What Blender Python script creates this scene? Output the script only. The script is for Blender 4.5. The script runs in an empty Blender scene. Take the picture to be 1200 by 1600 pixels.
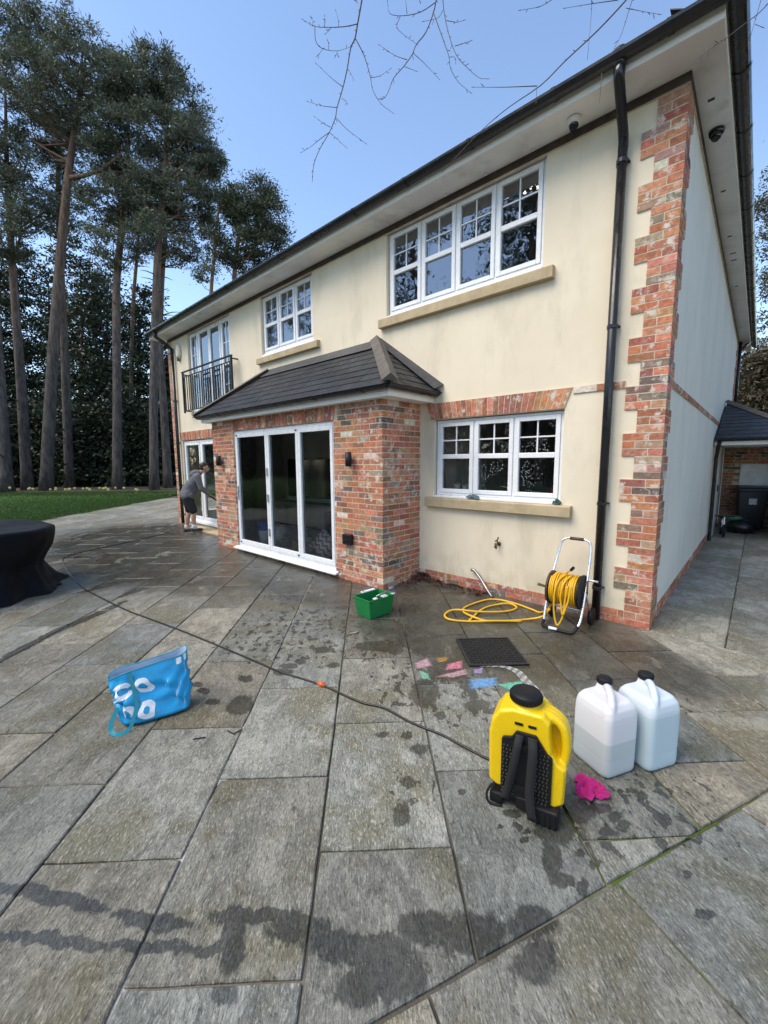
import bpy, bmesh, math, random
import numpy as np
from mathutils import Vector, Matrix
random.seed(7); RNG = np.random.default_rng(11)
SC = bpy.context.scene
COL = SC.collection
PI = math.pi
# ---------------------------------------------------------------- camera
CAM = np.array([0.6968, -4.6824, 1.6855])
YAW, PITCH, ROLL, FPX = math.radians(42.21), math.radians(7.03), math.radians(-0.372), 642.34
_fw = np.array([-math.sin(YAW) * math.cos(PITCH), math.cos(YAW) * math.cos(PITCH), -math.sin(PITCH)])
_rt = np.array([math.cos(YAW), math.sin(YAW), 0.0]); _up = np.cross(_rt, _fw)
RT = _rt * math.cos(ROLL) + _up * math.sin(ROLL); UP = -_rt * math.sin(ROLL) + _up * math.cos(ROLL); FW = _fw
cam_d = bpy.data.cameras.new('camera'); cam = bpy.data.objects.new('camera', cam_d); COL.objects.link(cam)
cam_d.sensor_fit = 'HORIZONTAL'; cam_d.sensor_width = 36; cam_d.lens = 36 * FPX / 1200
cam_d.clip_start = 0.05; cam_d.clip_end = 2000
m = Matrix.Identity(4)
for i in range(3):
    m[i][0] = RT[i]; m[i][1] = UP[i]; m[i][2] = -FW[i]; m[i][3] = CAM[i]
cam.matrix_world = m
SC.camera = cam
# ---------------------------------------------------------------- sky, sun, exposure
SUN_AZ = math.radians(206)      # compass-like: direction the light comes from, measured from +Y clockwise
SUN_EL = math.radians(52)
W = bpy.data.worlds.new('World'); SC.world = W; W.use_nodes = True
wn = W.node_tree
sky = wn.nodes.new('ShaderNodeTexSky'); sky.sky_type = 'NISHITA'; sky.sun_disc = False
sky.sun_elevation = SUN_EL; sky.sun_rotation = SUN_AZ; sky.air_density = 1.0; sky.dust_density = 0.15; sky.ozone_density = 0.6
bg = wn.nodes['Background']; bg.inputs['Strength'].default_value = 0.15
wn.links.new(sky.outputs[0], bg.inputs['Color'])
sd = bpy.data.lights.new('sun', 'SUN'); sun = bpy.data.objects.new('sun', sd); COL.objects.link(sun)
sd.energy = 2.4; sd.angle = math.radians(45); sd.color = (1.0, 0.89, 0.73)
sdir = Vector((math.sin(SUN_AZ) * math.cos(SUN_EL), math.cos(SUN_AZ) * math.cos(SUN_EL), math.sin(SUN_EL)))
sun.rotation_euler = sdir.to_track_quat('Z', 'Y').to_euler()
SC.view_settings.view_transform = 'Standard'; SC.view_settings.look = 'None'
SC.view_settings.exposure = 1.05; SC.view_settings.gamma = 1.0; SC.cycles.diffuse_bounces = 3; SC.cycles.glossy_bounces = 3; SC.cycles.transmission_bounces = 4; SC.cycles.transparent_max_bounces = 8; SC.cycles.max_bounces = 6; SC.view_settings.use_curve_mapping = False

# ---------------------------------------------------------------- helpers
def at(px, py, depth):
    """point seen at (px, py) of the 1200x1600 photograph, `depth` metres ahead of the camera"""
    return CAM + depth * (FW + (px - 600) / FPX * RT - (py - 800) / FPX * UP)
def proj(P):
    d = np.atleast_2d(P) - CAM
    z = d @ FW
    return np.c_[600 + FPX * (d @ RT) / z, 800 - FPX * (d @ UP) / z, z]
def ground_z(x, y):
    u = -0.7009 * x + 0.7133 * y
    t = min(1, max(0, (u - 15.6) / 3.2)); return 0.32 * t * t * (3 - 2 * t)
def link(o, parent=None):
    COL.objects.link(o)
    if parent is not None: o.parent = parent
    return o
def tag(o, label, cat, group=None):
    o['label'] = label; o['category'] = cat
    if group: o['group'] = group
    return o
def thing(name, label, cat, loc=(0, 0, 0), rotz=0, group=None):
    o = bpy.data.objects.new(name, None); link(o); o.location = loc; o.rotation_euler = (0, 0, rotz)
    o.empty_display_size = 0.1
    return tag(o, label, cat, group)
def struct(o, kind='structure'):
    o['kind'] = kind; return o
def mesh_obj(name, V, F, mat, parent=None, smooth=False, col=None):
    me = bpy.data.meshes.new(name); me.from_pydata([tuple(map(float, v)) for v in V], [], F); me.update()
    if mat: me.materials.append(mat)
    if smooth: me.polygons.foreach_set('use_smooth', [True] * len(me.polygons))
    if col is not None:
        a = me.attributes.new('tone', 'FLOAT_COLOR', 'POINT')
        c = np.ones((len(V), 4), np.float32); c[:, :3] = np.asarray(col, np.float32).reshape(-1, 3); a.data.foreach_set('color', c.ravel())
    return link(bpy.data.objects.new(name, me), parent)
def fast_mesh(name, V, F4, mat, parent=None, tone=None, smooth=False):
    """numpy verts (n,3) and equal-size faces (m,k)"""
    V = np.asarray(V, np.float32); F4 = np.asarray(F4, np.int32); k = F4.shape[1]
    me = bpy.data.meshes.new(name)
    me.vertices.add(len(V)); me.vertices.foreach_set('co', V.ravel())
    me.loops.add(F4.size); me.loops.foreach_set('vertex_index', F4.ravel())
    me.polygons.add(len(F4)); me.polygons.foreach_set('loop_start', np.arange(0, F4.size, k, dtype=np.int32))
    if smooth: me.polygons.foreach_set('use_smooth', np.ones(len(F4), bool))
    me.update(calc_edges=True); me.materials.append(mat)
    if tone is not None:
        a = me.attributes.new('tone', 'FLOAT_COLOR', 'POINT'); c = np.ones((len(V), 4), np.float32); c[:, :3] = tone; a.data.foreach_set('color', c.ravel())
    return link(bpy.data.objects.new(name, me), parent)
def bev(o, w=0.004, seg=2, ang=0.6):
    b = o.modifiers.new('bevel', 'BEVEL'); b.width = w; b.segments = seg; b.limit_method = 'ANGLE'; b.angle_limit = ang
    return o
def remesh(o, size, it=4, f=0.5):
    r = o.modifiers.new('remesh', 'REMESH'); r.mode = 'VOXEL'; r.voxel_size = size; r.use_smooth_shade = True
    s = o.modifiers.new('smooth', 'SMOOTH'); s.iterations = it; s.factor = f
    return o
class MB:
    def __init__(s): s.v = []; s.f = []
    def add(s, V, F):
        b = len(s.v); s.v += [tuple(map(float, p)) for p in V]; s.f += [tuple(b + i for i in f) for f in F]; return s
    def quad(s, a, b, c, d): return s.add([a, b, c, d], [(0, 1, 2, 3)])
    def box(s, a, b):
        x0, y0, z0 = a; x1, y1, z1 = b
        return s.add([(x0, y0, z0), (x1, y0, z0), (x1, y1, z0), (x0, y1, z0), (x0, y0, z1), (x1, y0, z1), (x1, y1, z1), (x0, y1, z1)],
                     [(0, 3, 2, 1), (4, 5, 6, 7), (0, 1, 5, 4), (1, 2, 6, 5), (2, 3, 7, 6), (3, 0, 4, 7)])
    def prism(s, poly, axis, a, b):
        """poly in the two other axes, extruded along axis from a to b"""
        n = len(poly)
        def P(q, t):
            return {'x': (t, q[0], q[1]), 'y': (q[0], t, q[1]), 'z': (q[0], q[1], t)}[axis]
        V = [P(q, a) for q in poly] + [P(q, b) for q in poly]
        F = [tuple(range(n)), tuple(range(2 * n - 1, n - 1, -1))] + [(i, i + n, (i + 1) % n + n, (i + 1) % n) for i in range(n)]
        return s.add(V, F)
    def tube(s, path, r, n=8, cap=True, up=(0, 0, 1)):
        path = [Vector(p) for p in path]; rs = r if isinstance(r, (list, tuple)) else [r] * len(path)
        V = []; F = []; nrm = None
        for i, p in enumerate(path):
            t = (path[min(i + 1, len(path) - 1)] - path[max(i - 1, 0)])
            t = t.normalized() if t.length > 1e-9 else Vector((0, 0, 1))
            if nrm is None:
                u = Vector(up); nrm = u - t * u.dot(t)
                if nrm.length < 1e-3: nrm = Vector((1, 0, 0)) - t * t.x
            else: nrm = nrm - t * nrm.dot(t)
            if nrm.length < 1e-6: nrm = t.orthogonal()
            nrm.normalize(); b = t.cross(nrm)
            for k in range(n):
                a = 2 * PI * k / n; V.append(p + (nrm * math.cos(a) + b * math.sin(a)) * rs[i])
        for i in range(len(path) - 1):
            for k in range(n):
                k2 = (k + 1) % n; F.append((i * n + k, i * n + k2, (i + 1) * n + k2, (i + 1) * n + k))
        if cap: F += [tuple(range(n - 1, -1, -1)), tuple(range((len(path) - 1) * n, len(path) * n))]
        return s.add(V, F)
    def lathe(s, prof, c=(0, 0, 0), n=24, axis='z'):
        V = []; F = []
        for (r, h) in prof:
            for k in range(n):
                a = 2 * PI * k / n; x, y = r * math.cos(a), r * math.sin(a)
                q = {'z': (x, y, h), 'x': (h, x, y), 'y': (x, h, y)}[axis]
                V.append((q[0] + c[0], q[1] + c[1], q[2] + c[2]))
        for i in range(len(prof) - 1):
            for k in range(n):
                k2 = (k + 1) % n; F.append((i * n + k, i * n + k2, (i + 1) * n + k2, (i + 1) * n + k))
        F += [tuple(range(n - 1, -1, -1)), tuple(range((len(prof) - 1) * n, len(prof) * n))]
        return s.add(V, F)
    def ball(s, c, r, n=12, m=8):
        r = (r, r, r) if not isinstance(r, (tuple, list)) else r
        prof = [(max(1e-4, math.sin(PI * i / m)), -math.cos(PI * i / m)) for i in range(m + 1)]
        b = len(s.v); s.lathe(prof, (0, 0, 0), n)
        for i in range(b, len(s.v)):
            v = s.v[i]; s.v[i] = (c[0] + v[0] * r[0], c[1] + v[1] * r[1], c[2] + v[2] * r[2])
        return s
    def capsule(s, p, q, r0, r1, n=12):
        p = Vector(p); q = Vector(q); t = (q - p).normalized(); P = []; R = []
        for k in range(5):
            a = PI / 2 * (1 - k / 4); P.append(p - t * r0 * math.sin(a)); R.append(max(1e-3, r0 * math.cos(a)))
        for k in range(5):
            a = PI / 2 * k / 4; P.append(q + t * r1 * math.sin(a)); R.append(max(1e-3, r1 * math.cos(a)))
        return s.tube(P, R, n)
    def build(s, name, mat, parent=None, smooth=False): return mesh_obj(name, s.v, s.f, mat, parent, smooth)
def spline(pts, k=6):
    """Catmull-Rom through pts"""
    P = [np.array(p, float) for p in pts]; P = [2 * P[0] - P[1]] + P + [2 * P[-1] - P[-2]]; out = []
    for i in range(1, len(P) - 2):
        for j in range(k):
            t = j / k; a, b, c, d = P[i - 1:i + 3]
            out.append(0.5 * ((2 * b) + (-a + c) * t + (2 * a - 5 * b + 4 * c - d) * t * t + (-a + 3 * b - 3 * c + d) * t ** 3))
    out.append(P[-2]); return out

# ---------------------------------------------------------------- materials
class NT:
    def __init__(s, name):
        s.m = bpy.data.materials.new(name); s.m.use_nodes = True; s.t = s.m.node_tree; s.t.nodes.clear()
        s.out = s.n('ShaderNodeOutputMaterial')
    def n(s, typ, **kw):
        o = s.t.nodes.new(typ)
        for k, v in kw.items():
            if k in ('_in',):
                for a, b in v.items(): s.set(o.inputs[a], b)
            else: setattr(o, k, v)
        return o
    def set(s, sock, v):
        if hasattr(v, 'is_output') or hasattr(v, 'links'): s.t.links.new(v, sock)
        else:
            if isinstance(v, (tuple, list)) and len(v) == 3 and sock.type == 'RGBA': v = (*v, 1)
            sock.default_value = v
    def pos(s): return s.n('ShaderNodeNewGeometry').outputs['Position']
    def objc(s): return s.n('ShaderNodeTexCoord').outputs['Object']
    def map(s, vec, scale=(1, 1, 1), rot=(0, 0, 0), loc=(0, 0, 0), typ='POINT'):
        return s.n('ShaderNodeMapping', vector_type=typ, _in={'Vector': vec, 'Scale': scale, 'Rotation': rot, 'Location': loc}).outputs[0]
    def noise(s, vec, scale, detail=3, rough=0.5, dist=0.0):
        return s.n('ShaderNodeTexNoise', _in={'Vector': vec, 'Scale': scale, 'Detail': detail, 'Roughness': rough, 'Distortion': dist}).outputs['Fac']
    def rng(s, v, a, b, c=0.0, d=1.0, smooth=True):
        return s.n('ShaderNodeMapRange', interpolation_type='SMOOTHSTEP' if smooth else 'LINEAR',
                   _in={0: v, 1: a, 2: b, 3: c, 4: d}).outputs[0]
    def math(s, op, a, b=0.0, c=None):
        i = {0: a, 1: b}
        if c is not None: i[2] = c
        return s.n('ShaderNodeMath', operation=op, _in=i).outputs[0]
    def mix(s, f, a, b, typ='MIX'):
        o = s.n('ShaderNodeMix', data_type='RGBA', blend_type=typ); s.set(o.inputs[0], f); s.set(o.inputs[6], a); s.set(o.inputs[7], b); return o.outputs[2]
    def attr(s, name='tone'): return s.n('ShaderNodeAttribute', attribute_name=name).outputs['Color']
    def bump(s, h, strength=0.3, dist=0.01, nrm=None):
        o = s.n('ShaderNodeBump', _in={'Height': h, 'Strength': strength, 'Distance': dist})
        if nrm is not None: s.set(o.inputs['Normal'], nrm)
        return o.outputs[0]
    def bsdf(s, col, rough=0.5, spec=0.5, metal=0.0, nrm=None, **kw):
        o = s.n('ShaderNodeBsdfPrincipled', _in={'Base Color': col, 'Roughness': rough, 'Specular IOR Level': spec, 'Metallic': metal})
        if nrm is not None: s.set(o.inputs['Normal'], nrm)
        for k, v in kw.items(): s.set(o.inputs[k], v)
        s.t.links.new(o.outputs[0], s.out.inputs[0]); return o
def sc3(c, k): return tuple(min(1.0, x * k) for x in c)
def simple(name, col, rough=0.5, var=0.12, nscale=6.0, bump=0.0, bscale=40.0, metal=0.0, spec=0.5, dirt=None):
    t = NT(name); p = t.objc() if False else t.pos()
    f = t.rng(t.noise(p, nscale, 4, 0.6), 0.25, 0.75)
    c = t.mix(f, sc3(col, 1 - var), sc3(col, 1 + var))
    if dirt:
        f2 = t.rng(t.noise(p, dirt[1], 5, 0.65), dirt[2], dirt[3], 0, dirt[4]); c = t.mix(f2, c, dirt[0])
    rr = t.rng(t.noise(p, nscale * 2.3, 3), 0.3, 0.7, max(0.02, rough - 0.08), min(1, rough + 0.08))
    nm = t.bump(t.noise(p, bscale, 4, 0.6), bump, 0.01) if bump else None
    t.bsdf(c, rr, spec, metal, nm); return t.m
def toned(name, rough=0.6, var=0.15, nscale=20, bump=0.2, bscale=60, spec=0.4):
    """colour from the mesh attribute 'tone' with fine mottling"""
    t = NT(name); p = t.pos(); f = t.rng(t.noise(p, nscale, 4, 0.6), 0.25, 0.75, 1 - var, 1 + var)
    v = t.n('ShaderNodeVectorMath', operation='SCALE', _in={0: t.attr(), 'Scale': f}).outputs[0]
    t.bsdf(v, rough, spec, 0, t.bump(t.noise(p, bscale, 4, 0.65), bump, 0.008)); return t.m

def m_glass(name, wav=0.06, drops=False, ior=1.85):
    t = NT(name); p = t.pos()
    nm = t.bump(t.noise(p, 3.1, 2, 0.5, 0.6), wav, 0.05)
    fr = t.n('ShaderNodeFresnel', _in={'IOR': ior, 'Normal': nm}).outputs[0]
    gl = t.n('ShaderNodeBsdfGlossy', _in={'Color': (0.95, 0.97, 1, 1), 'Roughness': 0.0, 'Normal': nm}).outputs[0]
    tr = t.n('ShaderNodeBsdfTransparent', _in={'Color': (0.93, 0.96, 0.95, 1)}).outputs[0]
    mx = t.n('ShaderNodeMixShader', _in={0: fr, 1: tr, 2: gl}).outputs[0]
    if drops:
        v = t.n('ShaderNodeTexVoronoi', _in={'Vector': t.map(p, (60, 60, 46)), 'Scale': 1.0, 'Randomness': 1.0})
        d = t.math('LESS_THAN', v.outputs['Distance'], 0.2)
        pick = t.math('GREATER_THAN', t.noise(p, 4, 4, 0.65), 0.50)
        k = t.math('MULTIPLY', t.math('MULTIPLY', d, pick), 0.8)
        df = t.n('ShaderNodeBsdfDiffuse', _in={'Color': (0.75, 0.8, 0.82, 1)}).outputs[0]
        mx = t.n('ShaderNodeMixShader', _in={0: k, 1: mx, 2: df}).outputs[0]
    t.t.links.new(mx, t.out.inputs[0]); return t.m

def m_render():
    t = NT('cream_render'); p = t.pos()
    f = t.rng(t.noise(p, 0.9, 5, 0.62), 0.3, 0.7)
    c = t.mix(f, (0.72, 0.63, 0.475), (0.79, 0.70, 0.54))
    st = t.rng(t.noise(t.map(p, (1.6, 1.6, 0.55)), 1.3, 6, 0.7), 0.48, 0.74, 0, 0.5)
    c = t.mix(st, c, (0.46, 0.41, 0.30))
    sp = t.rng(t.noise(p, 9, 4, 0.7), 0.68, 0.76, 0, 0.4); c = t.mix(sp, c, (0.42, 0.38, 0.29))
    lo = t.rng(t.n('ShaderNodeSeparateXYZ', _in={0: p}).outputs[2], 0.1, 0.55, 0.45, 0.0)
    c = t.mix(t.math('MULTIPLY', lo, t.rng(t.noise(p, 5, 4, 0.7), 0.35, 0.7)), c, (0.40, 0.38, 0.25))
    t.bsdf(c, 0.85, 0.25, 0, t.bump(t.noise(p, 120, 3, 0.6), 0.25, 0.004)); return t.m
def m_brick():
    t = NT('brick'); p = t.pos()
    f = t.rng(t.noise(p, 26, 5, 0.7), 0.25, 0.75, 0.68, 1.28)
    v = t.n('ShaderNodeVectorMath', operation='SCALE', _in={0: t.attr(), 'Scale': f}).outputs[0]
    lime = t.rng(t.noise(p, 11, 6, 0.72), 0.52, 0.64, 0, 0.9)
    zone = t.rng(t.noise(p, 1.5, 2), 0.36, 0.54)
    c = t.mix(t.math('MULTIPLY', lime, zone), v, (0.66, 0.60, 0.52))
    dk = t.rng(t.noise(p, 17, 4, 0.6), 0.62, 0.74, 0, 0.5); c = t.mix(dk, c, (0.10, 0.075, 0.06))
    t.bsdf(c, 0.88, 0.2, 0, t.bump(t.noise(p, 70, 5, 0.7), 0.55, 0.006)); return t.m
def m_mortar():
    return simple('mortar', (0.58, 0.50, 0.38), 0.92, 0.2, 9, 0.4, 90, dirt=((0.24, 0.22, 0.17), 2.2, 0.52, 0.7, 0.5))
WET = [(-1.57, -0.96, -2.96, 0.844, 0.59), (-1.95, -0.76, 1.72, 0.503, 0.436), (-1.59, -1.73, 2.68, 0.383, 0.223), (-1.0, -0.92, 2.89, 0.405, 0.268), (-1.06, -1.98, 1.96, 0.258, 0.194), (-0.99, -2.39, 2.18, 0.221, 0.112), (-0.77, -2.12, 2.26, 0.217, 0.05), (-0.62, -2.27, -2.22, 0.109, 0.074), (-0.54, -0.98, 2.57, 0.254, 0.168), (-0.29, -1.17, 1.78, 0.199, 0.076), (-0.22, -0.67, -2.83, 0.23, 0.151), (-0.48, -1.26, 1.77, 0.152, 0.079), (-6.9, -1.21, 3.13, 1.113, 0.702), (-5.6, -0.78, -3.05, 0.902, 0.445), (-7.93, -1.13, -1.9, 0.969, 0.754), (-3.86, -0.8, -2.85, 0.534, 0.246), (-6.43, -1.98, 2.12, 0.818, 0.358), (-4.89, -1.45, -2.91, 0.327, 0.232), (-4.01, -1.43, -2.83, 0.266, 0.2), (-4.31, -4.12, 2.31, 0.531, 0.068), (-4.69, -3.57, 2.18, 0.569, 0.071), (-5.41, -2.77, 2.07, 0.636, 0.101), (-6.0, -2.87, 1.9, 0.85, 0.134), (-9.59, -2.08, -2.03, 1.074, 0.438), (-9.65, -1.42, -2.52, 1.238, 0.399), (-8.39, -2.91, -2.11, 0.699, 0.25), (-8.62, -1.25, 3.09, 0.849, 0.731), (-7.01, -3.03, 1.84, 0.557, 0.154), (-1.23, -4.52, -2.59, 0.321, 0.031), (-0.84, -4.28, -2.5, 0.2, 0.031), (-0.57, -4.02, -2.39, 0.214, 0.031), (-1.04, -4.55, -2.53, 0.276, 0.025), (-0.75, -4.31, -2.45, 0.184, 0.025), (-0.58, -4.16, -2.43, 0.113, 0.023), (-0.57, -4.11, 2.65, 0.131, 0.055), (-0.44, -4.2, -2.66, 0.056, 0.033), (-0.21, -3.83, -2.56, 0.248, 0.061), (-0.08, -3.84, -2.28, 0.188, 0.068), (-0.41, -3.93, -2.44, 0.141, 0.052), (-0.06, -3.62, -2.39, 0.14, 0.062), (0.07, -3.53, -2.3, 0.139, 0.08), (0.21, -3.35, -2.28, 0.12, 0.062), (0.17, -3.05, 2.05, 0.161, 0.038), (0.27, -3.45, -1.95, 0.101, 0.069), (0.14, -2.91, -2.2, 0.122, 0.069), (-1.77, -2.07, -2.43, 0.223, 0.132), (-1.63, -1.98, 2.27, 0.182, 0.093), (-1.87, -3.37, 2.56, 0.136, 0.106), (0.18, -2.73, -2.06, 0.122, 0.074),
       (-0.56, -3.14, 2.16, 0.053, 0.044), (-0.45, -3.31, 2.25, 0.08, 0.046), (-0.92, -2.94, -2.43, 0.056, 0.036), (-0.79, -2.84, 1.95, 0.043, 0.039), (-0.66, -2.89, -2.27, 0.061, 0.049), (-0.75, -2.55, -1.76, 0.045, 0.039), (-2.36, -3.45, -3.11, 0.057, 0.036), (-2.24, -3.46, -3.07, 0.065, 0.042), (-2.04, -3.49, -2.83, 0.066, 0.042), (-2.16, -3.16, -2.66, 0.074, 0.046), (-2.07, -2.83, -2.57, 0.087, 0.053), (-2.03, -2.92, -2.55, 0.106, 0.06), (-2.09, -2.44, -2.7, 0.095, 0.075), (-1.8, -2.57, -2.7, 0.065, 0.053), (-2.05, -2.72, 3.07, 0.061, 0.049), (0.25, -2.64, -2.23, 0.065, 0.032), (0.32, -2.64, -1.92, 0.051, 0.03), (0.36, -2.67, -2.19, 0.051, 0.025), (0.39, -2.42, 1.56, 0.05, 0.023), (0.32, -2.76, -2.26, 0.055, 0.025), (0.25, -2.96, -1.82, 0.026, 0.017), (0.32, -2.96, -1.9, 0.038, 0.023), (-0.31, -3.0, -2.08, 0.031, 0.024), (0.25, -3.12, -1.75, 0.044, 0.029), (0.3, -3.1, 1.71, 0.046, 0.022), (0.05, -3.04, -1.94, 0.028, 0.02), (-0.06, -2.95, -2.19, 0.045, 0.028), (0.68, -2.9, -2.2, 0.047, 0.02), (0.61, -2.76, -1.95, 0.032, 0.017), (-0.51, -2.26, -2.33, 0.088, 0.043), (0.27, -0.88, -2.31, 0.158, 0.058), (0.21, -1.25, 1.6, 0.129, 0.054)]
SPLASH = [(-2.6, -2.3, 1.3), (-1.0, -2.2, 0.9), (0.5, -2.4, 0.5), (0.26, -2.76, 0.33), (-0.74, -2.46, 0.3), (-1.81, -2.1, 0.5), (0.2, -1.1, 0.55), (-0.52, -3.15, 0.2), (0.07, -2.9, 0.3), (-6.5, -2.2, 1.6), (-3.6, -1.6, 0.8)]
DAMP = [(-8.2, -1.6, 4.2, 2.1), (-1.5, -0.9, 1.7, 1.15), (-4.2, -1.1, 2.4, 0.85), (-0.2, -0.9, 0.9, 0.55)]
def m_slab(name, ang):
    t = NT(name); p = t.pos()
    q = t.map(p, (1, 1, 1), (0, 0, -ang))
    q0 = q; tv = t.attr(); q = t.n('ShaderNodeVectorMath', operation='MULTIPLY_ADD', _in={0: tv, 1: (61.0, 83.0, 0.0), 2: q}).outputs[0]      # every slab is a different piece of stone
    q2 = t.map(q, (1.0, 1.7, 1.0)); qs = t.map(q, (1.0, 2.8, 1.0)); qf = t.map(q, (1.0, 2.8, 1.0))   # grain runs along the slab courses
    # riven relief
    r1 = t.noise(q2, 4.4, 6, 0.64, 0.8); r2 = t.noise(qs, 17, 5, 0.68, 0.5); r3 = t.noise(qf, 46, 4, 0.7); r4 = t.noise(q2, 85, 2, 0.6)
    cliff = t.rng(t.n('ShaderNodeMath', operation='FRACT', _in={0: t.math('MULTIPLY', r1, 6.0)}).outputs[0], 0.0, 0.2, 0.0, 1.0)
    h = t.math('ADD', t.math('MULTIPLY', r1, 0.55), t.math('ADD', t.math('MULTIPLY', r2, 0.55), t.math('ADD', t.math('MULTIPLY', r3, 0.30), t.math('MULTIPLY', cliff, 0.12))))
    # stone colour
    n2 = t.noise(q, 1.4, 6, 0.68, 0.3)
    c = t.mix(t.rng(r1, 0.3, 0.68), (0.140, 0.136, 0.110), (0.300, 0.290, 0.240))
    c = t.mix(t.rng(n2, 0.49, 0.60, 0, 0.8), c, (0.150, 0.136, 0.078))
    c = t.mix(t.rng(n2, 0.32, 0.46, 0.8, 0), c, (0.335, 0.322, 0.262))
    c = t.mix(t.rng(t.noise(q, 3.6, 6, 0.74), 0.57, 0.70, 0, 0.6), c, (0.088, 0.084, 0.064))
    c = t.mix(t.rng(r2, 0.54, 0.70, 0, 0.7), c, (0.45, 0.43, 0.36))
    c = t.mix(t.rng(r2, 0.30, 0.45, 0.8, 0), c, (0.070, 0.069, 0.058))
    c = t.mix(t.rng(r3, 0.53, 0.66, 0, 0.7), c, (0.062, 0.061, 0.052))
    c = t.mix(t.rng(r3, 0.34, 0.46, 0.55, 0), c, (0.52, 0.50, 0.43))
    c = t.mix(t.rng(r4, 0.58, 0.70, 0, 0.55), c, (0.06, 0.06, 0.05))
    c = t.n('ShaderNodeVectorMath', operation='MULTIPLY', _in={0: c, 1: t.n('ShaderNodeVectorMath', operation='SCALE', _in={0: tv, 'Scale': 0.98}).outputs[0]}).outputs[0]
    # water: pools and spray marks with ragged edges
    n1 = t.n('ShaderNodeTexNoise', _in={'Vector': t.map(q0, (1, 1.8, 1)), 'Scale': 5.0, 'Detail': 5.0, 'Roughness': 0.65}).outputs['Color']
    off = t.n('ShaderNodeVectorMath', operation='SUBTRACT', _in={0: n1, 1: (0.5, 0.5, 0.5)}).outputs[0]
    wp = t.n('ShaderNodeVectorMath', operation='MULTIPLY_ADD', _in={0: off, 1: (0.30, 0.30, 0.0), 2: p}).outputs[0]
    wpf = t.n('ShaderNodeVectorMath', operation='MULTIPLY_ADD', _in={0: off, 1: (0.10, 0.10, 0.0), 2: p}).outputs[0]
    best = None
    for (x, y, a, sx, sy) in WET:
        src = wp if min(sx, sy) > 0.15 else wpf
        if best is not None: src = t.n('ShaderNodeVectorMath', operation='MULTIPLY_ADD', _in={0: best, 1: (0.0, 0.0, 0.0), 2: src}).outputs[0]   # keeps the node chain sequential
        v = t.map(src, (sx, sy, 50), (0, 0, a), (x, y, 0), 'TEXTURE')
        l = t.n('ShaderNodeVectorMath', operation='LENGTH', _in={0: v}).outputs['Value']
        best = l if best is None else t.math('MINIMUM', best, l)
    wet = t.rng(t.math('ADD', best, t.math('MULTIPLY', t.math('SUBTRACT', r2, 0.5), 0.9)), 0.76, 1.03, 1, 0)
    reg = None
    for (x, y, r) in SPLASH:
        l = t.n('ShaderNodeVectorMath', operation='LENGTH', _in={0: t.map(p, (r, r, 50), (0, 0, 0), (x, y, 0), 'TEXTURE')}).outputs['Value']
        reg = l if reg is None else t.math('MINIMUM', reg, l)
    spn = t.math('SUBTRACT', t.noise(t.map(q0, (1, 1.5, 1)), 11, 4, 0.55, 0.5), t.math('MULTIPLY', t.rng(reg, 0.3, 1.25), 0.3))
    spl = t.rng(t.math('ADD', spn, t.math('MULTIPLY', t.math('SUBTRACT', r2, 0.5), 0.12)), 0.545, 0.57)
    wet = t.math('MAXIMUM', wet, spl)
    dmp = None
    for (x, y, r, r2_) in DAMP:
        l = t.n('ShaderNodeVectorMath', operation='LENGTH', _in={0: t.map(wp, (r, r2_, 50), (0, 0, 0), (x, y, 0), 'TEXTURE')}).outputs['Value']
        dmp = l if dmp is None else t.math('MINIMUM', dmp, l)
    damp = t.rng(dmp, 0.75, 1.2, 1.0, 0)
    damp = t.math('MULTIPLY', damp, t.rng(t.noise(t.map(q0, (1, 2.2, 1)), 1.7, 4, 0.6, 0.5), 0.28, 0.43))
    wet = t.math('MAXIMUM', wet, damp)
    wet = t.math('MULTIPLY', wet, t.rng(r2, 0.36, 0.54, 0.74, 1.0))
    c = t.mix(wet, c, t.n('ShaderNodeVectorMath', operation='MULTIPLY', _in={0: c, 1: (0.29, 0.29, 0.285)}).outputs[0])
    rough = t.math('SUBTRACT', t.rng(r2, 0.3, 0.7, 0.62, 0.78), t.math('MULTIPLY', wet, 0.50))
    t.bsdf(c, rough, 0.45, 0, t.bump(h, t.rng(wet, 0, 1, 0.9, 0.4), 0.02)); return t.m
def m_joint():
    t = NT('slab_joint'); p = t.pos()
    c = t.mix(t.rng(t.noise(p, 1.3, 3, 0.5), 0.42, 0.62), (0.055, 0.050, 0.040), (0.20, 0.18, 0.145))
    nn = t.math('ABSOLUTE', t.math('ADD', t.n('ShaderNodeVectorMath', operation='DOT_PRODUCT', _in={0: p, 1: (0.7133, 0.7009, 0)}).outputs['Value'], 3.596))
    c = t.mix(t.math('MULTIPLY', t.rng(nn, 0.02, 0.05, 1, 0), t.rng(t.noise(p, 7, 4, 0.6), 0.38, 0.5)), c, (0.58, 0.55, 0.50))
    c = t.mix(t.rng(t.noise(p, 3.1, 4, 0.6), 0.66, 0.72), c, (0.45, 0.42, 0.37))
    ms = t.n('ShaderNodeVectorMath', operation='LENGTH', _in={0: t.map(p, (0.75, 0.75, 9), (0, 0, 0), (0.55, -2.55, 0), 'TEXTURE')}).outputs['Value']
    c = t.mix(t.math('MULTIPLY', t.rng(ms, 0.5, 1.3, 1, 0), t.rng(t.noise(p, 9, 4, 0.6), 0.35, 0.55)), c, (0.075, 0.115, 0.02))
    t.bsdf(c, 0.95, 0.2, 0, t.bump(t.noise(p, 45, 4, 0.7), 0.9, 0.012)); return t.m
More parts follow.
